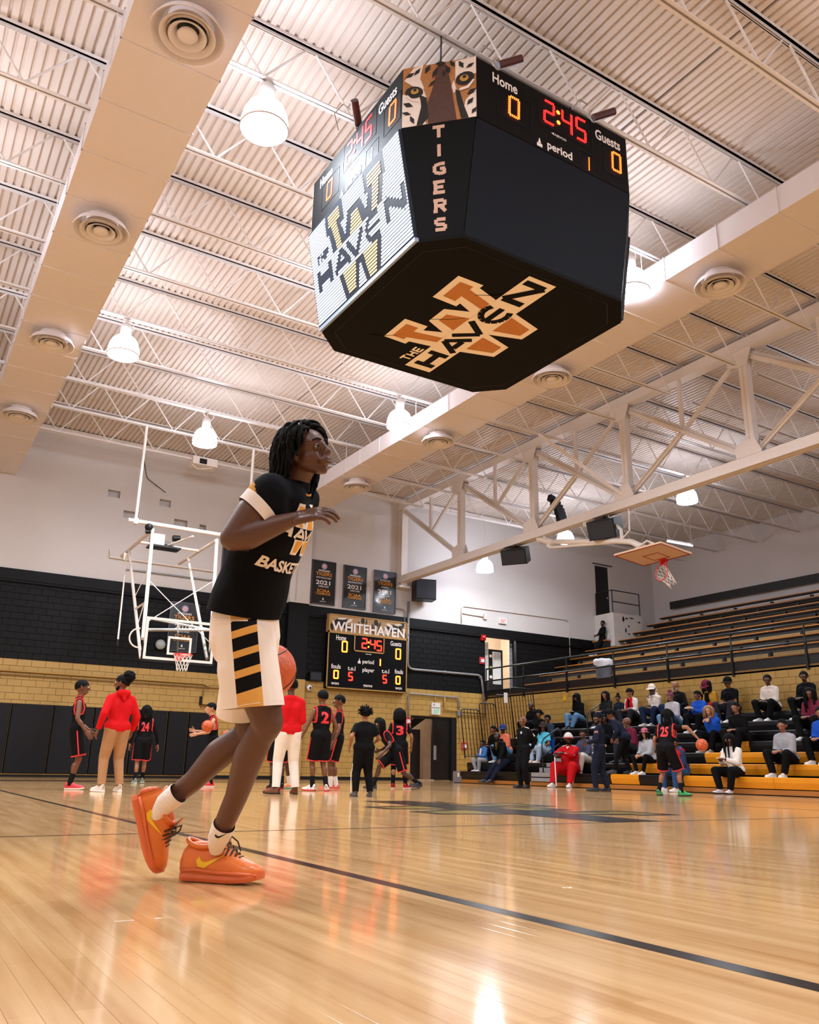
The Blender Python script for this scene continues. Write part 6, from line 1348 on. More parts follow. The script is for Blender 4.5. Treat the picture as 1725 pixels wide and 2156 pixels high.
# ------------------------------------------------------------------ the dribbling player in front
TC = -_f
def fold(ob, fn):
    me = ob.data; ns = [v.normal.copy() for v in me.vertices]
    for v, n in zip(me.vertices, ns): v.co = v.co+n*fn(v.co)
    me.update()
def build_player():
    A = atD
    Jp = dict(hipR=A(512, 1335, 3.12), hipL=A(532, 1335, 3.28), knR=A(566, 1522, 3.06), anR=A(459, 1765, 3.245), knL=A(530, 1545, 3.30), anL=A(338, 1700, 3.41),
              pel=A(518, 1318, 3.20), waist=A(532, 1235, 3.19), chest=A(582, 1095, 3.18), neck=A(618, 1018, 3.18), shR=A(570, 1036, 3.03), shL=A(634, 1052, 3.34), head=A(646, 955, 3.17),
              elR=A(492, 1132, 2.96), wrR=A(622, 1092, 2.98), elL=A(585, 1195, 3.44), wrL=A(562, 1325, 3.54))
    base = Jp['anR'].copy(); base.z = 0
    t = thing('person', 'player in black tee and white shorts striding right in orange shoes, dribbling', 'person', tuple(base))
    G = Jp; HS = .82; SK = M('skin_player', '#59382a', .45, noise=.1, scale=12)
    tf = (_r2*.95+TC*.30-_u2*.12).normalized(); tu = (Jp['neck']-Jp['waist']).normalized(); tf = (tf-tu*tf.dot(tu)).normalized(); tr = tf.cross(tu)
    hf = (_r2*.84+TC*.46+_u2*.20).normalized(); hu = (_u2+_r2*.02); hu = (hu-hf*hu.dot(hf)).normalized(); hr = hf.cross(hu); hf0, hu0, hr0 = hf, hu, hr; hf, hu, hr = hf*HS, hu*HS, hr*HS
    def hcap(q_, a, b, ra, rb=None, n=12, fl=None, rings=3): return cap(q_, a, b, ra*HS, (ra if rb is None else rb)*HS, n, fl, rings)
    q = MB(); c = cap
    # torso, neck
    c(q, G['pel'], G['waist'], .105, .10, fl=(tr, 1.15)); c(q, G['waist'], G['chest'], .10, .118, fl=(tr, 1.3)); c(q, G['shR'], G['shL'], .06); c(q, G['chest'], G['neck']-tu*.03, .1, .06); c(q, G['hipR'], G['hipL'], .085)
    hc = G['head']; c(q, G['neck']-tu*.05, hc-hu*.05-hf*.03, .056, .050, 16)
    # head
    hcap(q, hc-hf*.022+hu*.022, hc+hf*.014+hu*.028, .092, .086, 20, fl=(hr, .86), rings=5); hcap(q, hc+hf*.028-hu*.012, hc+hf*.044-hu*.066, .062, .040, 16, fl=(hr, .92), rings=4)
    hcap(q, hc+hf*.074-hu*.092, hc+hf*.078-hu*.094, .021, .02, 12); hcap(q, hc+hf*.06-hu*.098-hr*.03, hc+hf*.06-hu*.098+hr*.03, .015, .015)
    for s in (-1, 1): hcap(q, hc+hf*.056-hu*.028+hr*s*.030, hc+hf*.024-hu*.03+hr*s*.046, .030, .030); hcap(q, hc-hf*.002-hu*.045+hr*s*.044, hc+hf*.045-hu*.080+hr*s*.020, .032, .028); hcap(q, hc+hf*.086+hu*.036+hr*s*.014, hc+hf*.066+hu*.036+hr*s*.048, .015, .014)
    hcap(q, hc+hf*.098+hu*.026, hc+hf*.122-hu*.018, .009, .0135); 
    for s in (-1, 1): hcap(q, hc+hf*.112-hu*.020+hr*s*.012, hc+hf*.104-hu*.022+hr*s*.017, .0095, .008)
    hcap(q, hc+hf*.112-hu*.048-hr*.016, hc+hf*.112-hu*.048+hr*.016, .0105); hcap(q, hc+hf*.108-hu*.064-hr*.014, hc+hf*.108-hu*.064+hr*.014, .0115); hcap(q, hc+hf*.09-hu*.055-hr*.02, hc+hf*.09-hu*.055+hr*.02, .02)
    for s in (-1, 1): hcap(q, hc+hr*s*.080-hu*.026-hf*.012, hc+hr*s*.084+hu*.020-hf*.02, .0125, .0165, fl=(hr, .7))
    # arms
    def limb(a, b, ra, rm, rb, bulge=.4, off=None):
        m = a.lerp(b, bulge); m = m+off if off is not None else m; c(q, a, m, ra, rm, 16); c(q, m, b, rm, rb, 16)
    limb(G['shR'], G['elR'], .064, .064, .049, .5); limb(G['elR'], G['wrR'], .049, .054, .025, .25, -_u2*.006); limb(G['shL'], G['elL'], .055, .05, .041); limb(G['elL'], G['wrL'], .041, .043, .027, .25)
    # legs
    fw = lambda h, k, a: ((k-h).normalized()-(a-k).normalized()).normalized()
    for sd in 'RL':
        h, k, a = G['hip'+sd], G['kn'+sd], G['an'+sd]; f_ = fw(h, k, a)
        c(q, h.lerp(k, .1), h.lerp(k, .5), .078, .08, 16); c(q, h.lerp(k, .5), k-f_*.005, .085, .058, 16); c(q, k, k+(a-k).normalized()*.04, .055, .05, 16)
        m = k.lerp(a, .30)-f_*.022; c(q, k-f_*.012, m, .05, .058, 16); c(q, m, k.lerp(a, .62), .058, .044, 16); c(q, k.lerp(a, .05)+f_*.002, k.lerp(a, .8), .042, .036, 16); c(q, k.lerp(a, .62), a, .044, .037, 16)
    dR = (_r2*.99-TC*.02+_u2*-.06).normalized(); fL = (A(322, 1800, 3.34)-A(296, 1690, 3.38)).normalized()
    c(q, G['anL'], G['anL']+fL*.03-(G['knL']-G['anL']).normalized()*.03, .032, .03)
    me = remesh(q, .0058, 6); vs = [tuple(v.co) for v in me.vertices]; fs = [tuple(p.vertices) for p in me.polygons]; bpy.data.meshes.remove(me)
    d = (_r2*.95+_u2*.22+TC*.1).normalized(); add_hand(vs, fs, 'player', G['wrR']+d*.004, d, (-_u2*.85+TC*-.45), False, .98, .0036)
    d = (G['wrL']-G['elL']).normalized(); add_hand(vs, fs, 'ball', G['wrL'], d, (_r2*-.3-_u2*.5-TC*.0), True, 1.04, .0045)
    q = MB(); q.add(vs, fs); body = q.build('body', SK, t, smooth=True)
    # face details
    for s in (1, -1):
        e = hc+hf*.0800+hr*s*.036+hu*.010; q = MB(); q.ball(e, .0142*HS, 16, 12); eo = q.build('eye', EYEW, body, smooth=True)
        q = MB(); q.lathe([(.001, .0146*HS), (.0072*HS, .0126*HS)], e, (hf+hr*s*.12-hu*.02).normalized(), 14); q.build('iris', M('iris_dark', '#140b08', .15, noise=0), eo, smooth=True)
        q = MB(); vs3 = []; n = 13
        for sg, e0 in ((1, 17), (-1, 24)):
            for i in range(n):
                a = R(-88+i*176/(n-1)); lid = e0*math.cos(a)**.6 if abs(a) < 1.5 else 2
                for b in range(6): bb = R(sg*(lid+(100-lid)*b/5)); vs3.append(e+(hf*math.cos(bb)*math.cos(a)+hr*math.cos(bb)*math.sin(a)*1.08+hu*math.sin(bb))*.0166)
        q.add(vs3, [(o_+i*6+b, o_+(i+1)*6+b, o_+(i+1)*6+b+1, o_+i*6+b+1) for o_ in (0, n*6) for i in range(n-1) for b in range(5)]); q.ball(e-hf*.0035+hr*s*.001, .0150*HS, 14, 9); q.build('eyelid', SK, eo, smooth=True)
        q = MB(); q.tube([e+(hf*math.cos(R(17*math.cos(a)**.6))*math.cos(a)+hr*math.sin(a)*1.08+hu*math.sin(R(17*math.cos(a)**.6)))*.0170 for a in [R(-78+i*26) for i in range(7)]], .0011, 5); q.build('lash_line', HAIRM, eo)
        q = MB(); q.tube([hc+hf*.1015+hr*s*.014+hu*.041, hc+hf*.096+hr*s*.034+hu*.047, hc+hf*.078+hr*s*.054+hu*.041], [.0028, .0034, .0018], 6); q.build('eyebrow', HAIRM, body)
    q = MB(); pts = [hc+hf*(.1205-.012*abs(x)**2)-hu*.0565+hr*x*.020 for x in (-1, -.6, -.2, .2, .6, 1)]; q.tube(pts, .0016, 5); q.build('mouth', M('mouth_line', '#1d0d0b', .6), body)
    q = MB(); hcap(q, hc+hf*.1135-hu*.0655-hr*.011, hc+hf*.1135-hu*.0655+hr*.011, .0085, n=10); q.build('lower_lip', M('lip_player', '#55302a', .45), body, smooth=True)
    # dreadlocks
    q = MB(); rr = random.Random(11); hcc = hc+hu*.028-hf*.018
    vs2, n, m = [], 24, 10
    for i in range(m):
        a = PI*.60*i/(m-1)
        for k in range(n):
            b = 2*PI*k/n; fr = math.cos(b); aa = a*(1-.50*max(0, fr)**1.5); vs2.append(hcc+hf*math.sin(aa)*math.cos(b)*.101+hr*math.sin(aa)*math.sin(b)*.087+hu*math.cos(aa)*.098)
    q.add(vs2, [(i*n+k, (i+1)*n+k, (i+1)*n+(k+1) % n, i*n+(k+1) % n) for i in range(m-1) for k in range(n)]); hair = q.build('hair_cap', HAIRM, t, smooth=True)
    cnt = 0
    while cnt < 150:
        b = rr.uniform(0, 2*PI); z = rr.uniform(-.1, 1); d = hf*math.cos(b)*math.sqrt(1-z*z)+hr*math.sin(b)*math.sqrt(1-z*z)+hu*z
        if d.dot(hf) > .22+.42*max(0, z): continue
        cnt += 1; p = hcc+d*.092; sd = d-hu*d.dot(hu); sd = sd.normalized() if sd.length > .05 else -hf
        front = sd.dot(hf) > .2
        if front: sd = (sd+hr*(1 if sd.dot(hr) > 0 else -1)*.7).normalized()
        if sd.dot(hf) > .45: sd = (sd-hf*.5).normalized()
        L = rr.uniform(.13, .21)*(.55 if front else 1.); w = rr.uniform(.0048, .0068); dn = (Vector((0, 0, -1))-hf0*.10).normalized()
        p1 = p+d*.022+hu*.006; p2 = hcc+sd*.112+hu*(.01 if front else -.01); pts = [p, p1, (p1+p2)/2+d*.014, p2]
        for j in range(1, 6): pts.append(p2+dn*L*j/5+sd*(.010*math.sin(j*1.1+cnt))-sd*.004*j+Vector((rr.uniform(-1, 1), rr.uniform(-1, 1), 0))*.004)
        sp_ = []; ws = [w*.8, w, w, w]+[w*(1.05-.06*j) for j in range(1, 6)]; wr_ = []
        for a_ in range(len(pts)-1):
            p0_, p1_, p2_, p3_ = pts[max(a_-1, 0)], pts[a_], pts[a_+1], pts[min(a_+2, len(pts)-1)]
            for b_ in range(3): u_ = b_/3; sp_.append(p1_*1+((p2_-p0_)*u_+(p0_*2-p1_*5+p2_*4-p3_)*u_*u_+(p1_*3-p0_-p2_*3+p3_)*u_**3)*.5); wr_.append(ws[a_]*(1+.07*math.sin(cnt+len(sp_)*1.3)))
        sp_.append(pts[-1]); wr_.append(ws[-1]*.7); qq = MB(); qq.tube(sp_, wr_, 6); qq.build('dreadlock', HAIRM, t, smooth=True)
    # tee ------------------------------------------------------------------
    TEE = cloth('tee_black', '#090a0f', .85, noise=.2, scale=5, bump=.5); TWH = cloth('tee_white', '#e8ddd5'); TGO = cloth('tee_gold', '#c08a42')
    q = MB(); c(q, A(512, 1300, 3.2), A(545, 1195, 3.19), .140, .128, 20, fl=(tr, 1.22)); c(q, A(545, 1195, 3.19), A(586, 1092, 3.18), .125, .132, 20, fl=(tr, 1.28)); c(q, G['shR']+tr*-.005-tu*.008, G['shL']-tu*.005, .070, .070, 16); c(q, G['shR']-tr*.02-tu*.06, G['chest']-tu*.02, .085, .12, 16); c(q, G['shR']-tr*.01, G['neck']-tu*.04, .07, .07, 16); c(q, G['chest']+tu*.04, G['neck']-tu*.02, .12, .072, 16)
    c(q, A(560, 1130, 3.15), A(590, 1055, 3.12), .12, .1, 16)
    ax = (G['elR']-G['shR']).normalized(); c(q, G['shR'], G['shR'].lerp(G['elR'], .85), .072, .080, 18); axl = (G['elL']-G['shL']).normalized(); c(q, G['shL'], G['shL'].lerp(G['elL'], .85), .076, .080, 16)
    sp = G['shR'].lerp(G['elR'], .47); sl = G['shL'].lerp(G['elL'], .6); near = lambda p, a, r: (lambda ce: (ce-p).dot(a) > -.06 and (ce-p-a*(ce-p).dot(a)).length < r and (ce-p).length < .25)
    hem_n = -tu; hem_n = (hem_n+tf*.22).normalized(); hp = A(512, 1290, 3.2)
    axs = (ax+_u2*.1-_r2*.12).normalized()
    cuts = [(sp, axs, near(sp, axs, .105)), (sl, axl, near(sl, axl, .1)), (hp, hem_n, lambda ce: (ce-hp).dot(hem_n) > -.08), (G['neck']+tu*.012+tf*.012, (tu+tf*-.35).normalized(), lambda ce: (ce-G['neck']).length < .13)]
    me = remesh(q, .0075, 14); cut(me, cuts)
    bm = bmesh.new(); bm.from_mesh(me)
    for p, nrm, tst in ((sp-axs*.045, axs, near(sp-axs*.05, axs, .11)), (sp-axs*.085, axs, near(sp-axs*.09, axs, .11))):
        fs_ = [f for f in bm.faces if tst(f.calc_center_median())]; geom = set(fs_)
        for f in fs_: geom.update(f.edges); geom.update(f.verts)
        bmesh.ops.bisect_plane(bm, geom=list(geom), plane_co=p, plane_no=nrm)
    tt = lambda ce: (ce-sp).length < .16 and -.2 < (ce-sp).dot(axs) < .05 and (ce-sp-axs*(ce-sp).dot(axs)).length < .105 and (ce-G['chest']).dot(TC) > .06
    for f in bm.faces:
        ce = f.calc_center_median()
        if tt(ce):
            k = (ce-sp).dot(axs)
            if k > -.045: f.material_index = 1
            elif k > -.105:
                sd_ = ((ce-sp)-axs*k).normalized(); v = sd_.dot(-_r2)   # gold flame at the back of the sleeve
                if k > -.045-.06*max(0, v-.15)/.85 and v > .15: f.material_index = 2
    bm.to_mesh(me); bm.free(); me.name = 'tee_shirt'; shift(me, t['_o']); tee = obj_from_mesh('tee_shirt', me, t, [TEE, TWH, TGO])
    fold(tee, lambda v: .0045*math.sin(38*(v.dot(tu))+26*v.dot(tr)+3*math.sin(9*v.dot(tf)))*(.35+.65*math.sin(7*v.dot(tr)+5*v.dot(tu))**2))
    bv = bvh_of(tee); o_ = A(640, 1105, 3.1); rL = -tr; oc = G['chest']+tf*.1-tu*.0
    def dp(nm, polys, sc, oo, mat, lift): return decal(nm, shape_polys(polys, sc), oo, rL, tu, bv, mat, t, lift, .012)
    sc = .112; oc = G['chest']+tf*.10-tu*.0-tr*.01
    dp('chest_print', W_OUT, sc, oc, TWH, .003); dp('chest_print', W_IN, sc, oc, cloth('print_gold', '#e0a03a'), .0042); dp('chest_print', W_TXT, sc, oc, TWH, .0054); dp('chest_print', W_THE, sc, oc, TWH, .004)
    decal('chest_lettering', shape_text('BASKETBALL', .042, .30, .05), oc-tu*.165, rL, tu, bv, TWH, t, .004, .012)
    q = MB(); nk = G['neck']+tf*.03+tu*.004; q.tube([nk+(tr*math.cos(a)*.068+(tf*.8-tu*.35)*math.sin(a)*.07)-tf*.01 for a in [R(-10+i*20) for i in range(11)]], .004, 6); q.build('neck_binding', TGO, t)
    # shorts ---------------------------------------------------------------
    SW, SG, SB = cloth('shorts_white', '#eee2d8', .75, noise=.05, scale=12, bump=.2), cloth('shorts_gold', '#dda556', .75, noise=.08), cloth('shorts_black', '#0e0d0f', .75)
    q = MB(); a0, a1 = A(514, 1330, 3.14), A(537, 1500, 3.07); c(q, A(515, 1300, 3.2), A(516, 1345, 3.2), .130, .135, 20, fl=(TC, 1.2)); c(q, a0, a1, .112, .112, 20); c(q, A(520, 1400, 3.11), A(536, 1500, 3.07), .112, .113, 20)
    b0, b1 = A(534, 1335, 3.28), A(512, 1505, 3.33); c(q, b0, b1, .105, .108, 20)
    axR, axL = (a1-a0).normalized(), (b1-b0).normalized(); cR, cL = A(538, 1489, 3.07), A(512, 1500, 3.33); axc = (axR-_r2*.10).normalized(); axl2 = (axL+_r2*.12).normalized()
    side = lambda ce: (ce-A(525, 1450, 3.2)).dot(TC) > 0
    me = remesh(q, .008, 5)
    cut(me, [(cR, axc, (lambda ce: side(ce) and (ce-cR).dot(axc) > -.12)), (cL, axl2, (lambda ce: not side(ce) and (ce-cL).dot(axl2) > -.12))])
    bm = bmesh.new(); bm.from_mesh(me)
    # side panel: planes along the leg and across it
    p0, p1 = A(500, 1262, 3.0), A(525, 1492, 2.95); pa = (p1-p0).normalized(); pn = (pa.cross(TC)).normalized(); pn = pn if pn.dot(_r2) > 0 else -pn; PL = (p1-p0).length; hw = .046
    vis = [f for f in bm.faces if side(f.calc_center_median()) and f.normal.dot(TC) > .1]
    def slice_(co, no):
        fs_ = [f for f in bm.faces if side(f.calc_center_median()) and abs((f.calc_center_median()-p0).dot(pn)) < .09]; geom = set(fs_)
        for f in fs_: geom.update(f.edges); geom.update(f.verts)
        bmesh.ops.bisect_plane(bm, geom=list(geom), plane_co=co, plane_no=no)
    slice_(p0+pn*hw, pn); slice_(p0-pn*hw, pn)
    tl = (pa-pn*.16).normalized(); cutsv = [.19, .265, .335, .455, .52, .635, .705, .84]
    for v in cutsv: slice_(p0+pa*PL*v, (pa+pn*.17).normalized() if v > .2 else pa)
    tn = (pa+pn*.17).normalized()
    for f in bm.faces:
        ce = f.calc_center_median()
        if side(ce) and abs((ce-p0).dot(pn)) < hw and f.normal.dot(TC) > -.2:
            k = (ce-p0).dot(pa) / PL; ks = [((p0+pa*PL*v)-p0).dot(tn if v > .2 else pa) for v in cutsv]
            def past(i): return ((ce-p0).dot(tn if cutsv[i] > .2 else pa)) > ks[i]
            i = sum(1 for j in range(len(cutsv)) if past(j)); f.material_index = 2 if i in (1, 3, 5, 7) else 1
    bm.to_mesh(me); bm.free(); me.name = 'shorts'; shift(me, t['_o']); sh = obj_from_mesh('shorts', me, t, [SW, SG, SB])
    fold(sh, lambda v: .005*math.sin(58*v.dot(_r2)+9*v.dot(_u2)+2*math.sin(8*v.dot(_u2)))*min(1, max(0, .35+.65*math.sin(6*v.dot(_u2)))))
    # folds and waistband seam of the shorts
    q = MB(); bs = bvh_of(sh)
    def seam(pts, r, D0=2.6):
        out = []
        for x, y in pts:
            d_ = ray(x, y); h_, n_, _, _ = bs.ray_cast(CAM+d_*1.5, d_, 4)
            if h_ is not None: out.append(h_+n_*.001)
        if len(out) > 1: q.tube(out, r, 5)
    seam([(434+i*8, 1309+(.6*i if i < 7 else -2)) for i in range(12)], .0022); seam([(434+i*8, 1300+(.5*i)) for i in range(12)], .0014); seam([(484, 1492), (500, 1487), (520, 1483), (545, 1480), (592, 1477)], .0016)
    q.build('stitched_seam', SW, sh)
    # socks and shoes --------------------------------------------------------
    SKW = cloth('sock_cotton', '#f0e6e0', .85, noise=.05, scale=30, bump=.3)
    def sock(an, kn, nm, low):
        dd = (kn-an).normalized(); q = MB(); c_ = an
        prof = [(c_+low, .026), (c_+low*.4+dd*.005, .033), (c_+dd*.03, .0415), (c_+dd*.06, .043), (c_+dd*.095, .0455), (c_+dd*.098, .0440)]
        q.tube([p for p, r in prof], [r for p, r in prof], 20, cap=False); return q.build(nm, SKW, t, smooth=True)
    sR = sock(A(455, 1776, 3.243), G['knR'], 'sock', Vector((.0, 0, -.035))+TC*-.02); sL = sock(A(338, 1700, 3.36), G['knL'], 'sock', (fL*.03-(G['knL']-G['anL']).normalized()*.045))
    for s_, pc, sz in ((sR, (462, 1766), .05), (sL, (362, 1690), .045)):
        bv2 = bvh_of(s_); cpt = CAM+ray(*pc)*3.15; decal('sock_mark', shape_polys([SWOOSH], sz), cpt, _r2, _u2, bv2, BLK, t, .002, .01)
    SO, SO2, SY = M('shoe_orange', '#e0742c', .35, noise=.18, scale=14), M('sole_orange', '#d96a3c', .3, noise=.1, scale=6), M('mark_yellow', '#f2c21a', .35)
    def big_shoe(heel, d, up, s):
        u_o = shoe(t, heel, d, up, s, SO, SO2, high=.028, res=18)
        y, z = Vector(d).normalized(), Vector(up).normalized(); z = (z-y*z.dot(y)).normalized(); x = y.cross(z); L = .285*s
        P3 = lambda a, b, e: heel+y*a*L+x*b*s+z*e*s
        # tongue, collar, laces, heel cup, toe bumper
        q = MB(); q.add([P3(.54, -.028, .105), P3(.54, .028, .105), P3(.47, .032, .150), P3(.44, 0, .166), P3(.47, -.032, .150)], [(0, 1, 2, 3, 4)]); q.add([P3(.555, -.028, .108), P3(.555, .028, .108), P3(.485, .032, .153), P3(.455, 0, .169), P3(.485, -.032, .153)], [(0, 4, 3, 2, 1)]); q.build('tongue', SO, u_o)
        q = MB(); q.add([P3(.545, -.018, .116), P3(.545, .018, .116), P3(.49, .02, .150), P3(.475, 0, .158), P3(.49, -.02, .150)], [(0, 1, 2, 3, 4), (4, 3, 2, 1, 0)]); q.build('tongue_badge', M('badge_gold', '#7d6420', .4), u_o)
        q = MB(); q.tube([P3(.25+.23*math.cos(a), .038*math.sin(a), .118-.004*math.cos(a)+.008*math.cos(2*a)) for a in [2*PI*i/26 for i in range(26)]], .008*s, 7, closed=True); q.build('collar', SO, u_o, smooth=True)
        q = MB()
        for i in range(5):
            a = .53+i*.045; hgt = .122-.0105*i; q.tube([P3(a, -.034, hgt-.026), P3(a+.012, -.012, hgt+.002), P3(a+.016, .012, hgt+.002), P3(a+.004, .034, hgt-.026)], .0036, 6)
        q.tube([P3(.54, .0, .128), P3(.54, -.022, .142), P3(.60, -.036, .125), P3(.64, -.04, .095)], .0034, 6); q.tube([P3(.54, .0, .128), P3(.58, .03, .136), P3(.63, .04, .105)], .0034, 6); q.build('lace', M('lace_olive', '#3d2a10', .6), u_o)
        q = MB(); q.tube([P3(-.02, -.0, .03), P3(-.012, 0, .06), P3(.0, 0, .095)], [.014*s, .016*s, .010*s], 9); q.tube([P3(.02, -.037, .035), P3(.2, -.045, .04), P3(.4, -.044, .036), P3(.6, -.05, .034), P3(.8, -.052, .034), P3(.97, -.03, .03), P3(1.01, 0, .03), P3(.97, .03, .03), P3(.8, .052, .034), P3(.5, .046, .034), P3(.2, .045, .04), P3(.02, .037, .035)], .006*s, 6); q.build('midsole_rail', SO2, u_o, smooth=True)
        bv3 = bvh_of(u_o)
        for sg in (1, -1): decal('side_mark', shape_polys([[(-a if sg > 0 else a, b) for a, b in SWOOSH][::(1 if sg < 0 else -1)]] if False else [SWOOSH] if sg > 0 else [[(-a, b) for a, b in SWOOSH][::-1]], .105*s), P3(.40, .0, .066), y*sg, z, bv3, SY, t, .002, .012)
    h0 = atZ(388, 1853, 0); h1 = atZ(550, 1863, 0); dd = (h1-h0); s_ = dd.length/.285; big_shoe(h0-dd.normalized()*.0, dd.normalized(), Vector((0, 0, 1)), min(s_, 1.2))
    big_shoe(A(283, 1677, 3.40), fL, (_r2*.93+_u2*.28+TC*.05), 1.08)
    return t, G
pl, PJ = build_player()
basketball(atD(566, 1412, 3.62), 'basketball beside the white shorts of the dribbling player', (.5, .9, .3), r=.119)
# ------------------------------------------------------------------ people on the floor
JB = cloth('jersey_black', '#0d0c0f'); JR = M('jersey_red', '#d8282c', .6, noise=.08); CB_ = cloth('black', '#0a0a0c'); REDC = cloth('red', '#c31319'); WHITEC = cloth('white', '#e4dcd4'); TANC = cloth('tan', '#a57c58'); NAVY = cloth('navy', '#171c2e'); JEAN = cloth('jean', '#5f84a8'); DJEAN = cloth('dark_jean', '#1d2740'); GREYC = cloth('grey', '#9a999e'); SOCKB = cloth('sock_black', '#121214'); SOCKW = cloth('sock_white', '#e6e1dc')
def jersey_back(o, num, size=.2, wid=.17, front=False):
    s = o.s; n = o.tf if front else -o.tf; r = o.tr if not front else -o.tr; bv = bvh_of(o.top)
    r = o.tr if not front else -o.tr
    # seen from behind, right of the wearer is right of the number
    decal('jersey_number', shape_text(num, size*s, wid*s, .05), o.J['chest']-o.tu*(.12*s), r, o.tu, bv, JR, o.t)
def player(label, base, heading, num=None, undersleeve=False, **k):
    a = dict(top=JB, sleeve='tank', bottom=JB, leg='shorts', pant_w=1.08, socks=SOCKB, group='visiting players in black and red'); a.update(k)
    o = person(label, base, heading, **a); trim(o, [e for e in o.hem['top'] if (e[0]-o.J['waist']).dot(o.tu) > .06*o.s], JR, .011); trim(o, o.hem['leg'], JR, .009, 'hem_trim')
    q = MB()
    for sd, sx in (('R', 1), ('L', -1)):
        a, b = o.J['hip'+sd]+o.R*sx*.11*o.s+o.U*.06, o.J['hip'+sd].lerp(o.J['kn'+sd], .9)+o.R*sx*.115*o.s*k.get('pant_w', 1.08)
        q.bar(a, b, .02, .012, up=o.R)
    bars = q.build('side_piping', JR, o.t)
    if num: jersey_back(o, num, **k.get('_n', {}))
    if undersleeve:
        q = MB()
        for sd in 'RL': cap(q, o.J['sh'+sd], o.J['sh'+sd].lerp(o.J['el'+sd], .6 if undersleeve == 'short' else 1.), .058*o.s, .05*o.s)
        if undersleeve == 'long':
            for sd in 'RL': cap(q, o.J['el'+sd], o.J['el'+sd].lerp(o.J['wr'+sd], .93), .047*o.s, .034*o.s)
        smesh('undershirt', remesh(q, .014, 2), CB_, o.t)
    return o
o = person('man in red hoodie and tan trousers seen from behind, at the left edge', (3.33, 14.3, 0), -12, h=1.86, top=REDC, top_w=1.25, sleeve='long', bottom=TANC, pant_w=1.12, hair=('puff',), hood=REDC, shoes=('#e0d6cc', '#efe8e0'), skin='brown', head=(-40, 0), wr=((.30, .12, -.02), (-.31, .0, -.02)), ank=((.14, 0), (-.13, .05)), toe=(12, -12), face=True); beard(o)
o = player('player number 24 walking away in front of the black wall pads', (5.35, 20.3, 0), 10, '24', undersleeve='long', h=1.78, hair=('dreads',), skin='tan', ank=((.08, .22), (-.1, -.12)), shoes=('#8fa49a', '#b9c4bc'), wr=((.33, .02, -.06), (-.30, -.05, -.05)))
o = player('player standing at the far left edge, only his hand and red shoe in the picture', (2.95, 15.6, 0), 100, None, h=1.85, skin='brown', hair=('short',), shoes=('#c8262c', '#d9cfc8'), wr=((.26, .15, -.02), (-.2, .2, .02)))
o = person('man in red sweater and white trousers standing behind the dribbling player', (5.85, 13.2, 0), 8, h=1.9, top=REDC, top_w=1.2, sleeve='long', bottom=WHITEC, pant_w=1.15, hair=('short',), skin='dark', shoes=('#6a3a1c', '#2a1710'), ank=((.16, 0.02), (-.14, 0.05)), toe=(5, -40), wr=((.10, .20, .10), (-.12, .2, .1)))
o = player('player half hidden behind the man in white trousers', (6.9, 16.0, 0), 10, None, h=1.8, skin='dark', hair=('short',), shoes=('#1a1618', '#b5242a'))
o = player('player number 2 seen from behind, beside two teammates', (7.3, 14.95, 0), -8, '2', h=1.9, skin='brown', hair=('short',), ank=((.13, -.05), (-.08, .08)), toe=(40, -20), shoes=('#e3ddd8', '#c9403a'), wr=((.30, .1, -.02), (-.36, .12, -.05)), head=(10, 0), _n={}) if False else player('player number 2 seen from behind, beside two teammates', (7.3, 14.95, 0), -8, '2', h=1.9, skin='brown', hair=('short',), ank=((.13, -.05), (-.08, .08)), toe=(40, -20), shoes=('#e3ddd8', '#c9403a'), wr=((.30, .1, -.02), (-.36, .12, -.05)), head=(10, 0))
o = player('player facing left just right of number 2', (7.95, 15.5, 0), -60, None, undersleeve='short', h=1.88, skin='brown', hair=('short',), socks=SOCKW, shoes=('#d9694f', '#e8907a'), head=(-10, 0), ank=((.1, 0), (-.1, .1)))
o = player('player facing left mostly hidden behind number 2', (7.45, 16.6, 0), -70, None, h=1.82, skin='dark', hair=('short',), socks=SOCKW, shoes=('#e8945a', '#5fb5a0'), head=(-10, 0), wr=((.1, .3, .1), (-.1, .3, .1)))
o = person('boy in black tee and track pants with spiky twists, seen from behind', (6.68, 12.1, 0), 12, h=1.38, g=1.25, top=CB_, top_w=1.5, sleeve='short', bottom=CB_, pant_w=1.2, hair=('twists',), skin='tan', shoes=('#55565a', '#3a3b3e'), ank=((.16, 0), (-.15, 0.02)), wr=((.26, .20, .12), (-.30, .05, .05)), head=(5, 0))
q = MB(); 
for i in range(6):
    a = o.J['hipL'].lerp(o.J['knL'], i/5) if i < 3 else o.J['knL'].lerp(o.J['anL'], (i-3)/2)
pts = [o.J['hipL'], o.J['knL'], o.J['anL']]
for a, b in zip(pts, pts[1:]): q.bar(a-o.R*.088, b-o.R*.074, .02, .006, up=o.R)
q.build('side_stripe', WHITEC, o.t)
o = player('player with dreads crouching low behind the boy in track pants', (9.75, 16.2, 0), -75, None, undersleeve='short', h=1.8, lean=38, pel=.78, skin='dark', hair=('dreads',), ank=((.15, .45), (-.1, -.5, .05)), wr=((.05, .38, .02), (-.1, .42, .0)), shoes=('#1b1a1c', '#3a3636'), head=(-20, -10))
o = player('player number 3 in red shoes and black leg sleeves, near the lower door', (10.15, 16.75, 0), 24, '3', undersleeve='short', h=1.78, skin='tan', hair=('bob',), shoes=('#c4182a', '#e2d9d4'), ank=((.17, .04), (-.13, -.04)), toe=(35, 15), wr=((.30, .12, -.02), (-.26, .05, -.02)))
q = MB()
for sd in 'RL': cap(q, o.J['kn'+sd]+(o.J['hip'+sd]-o.J['kn'+sd])*.15, o.J['kn'+sd], .066, .064); cap(q, o.J['kn'+sd], o.J['an'+sd], .062, .042)
smesh('leg_sleeve', remesh(q, .012, 2), CB_, o.t)
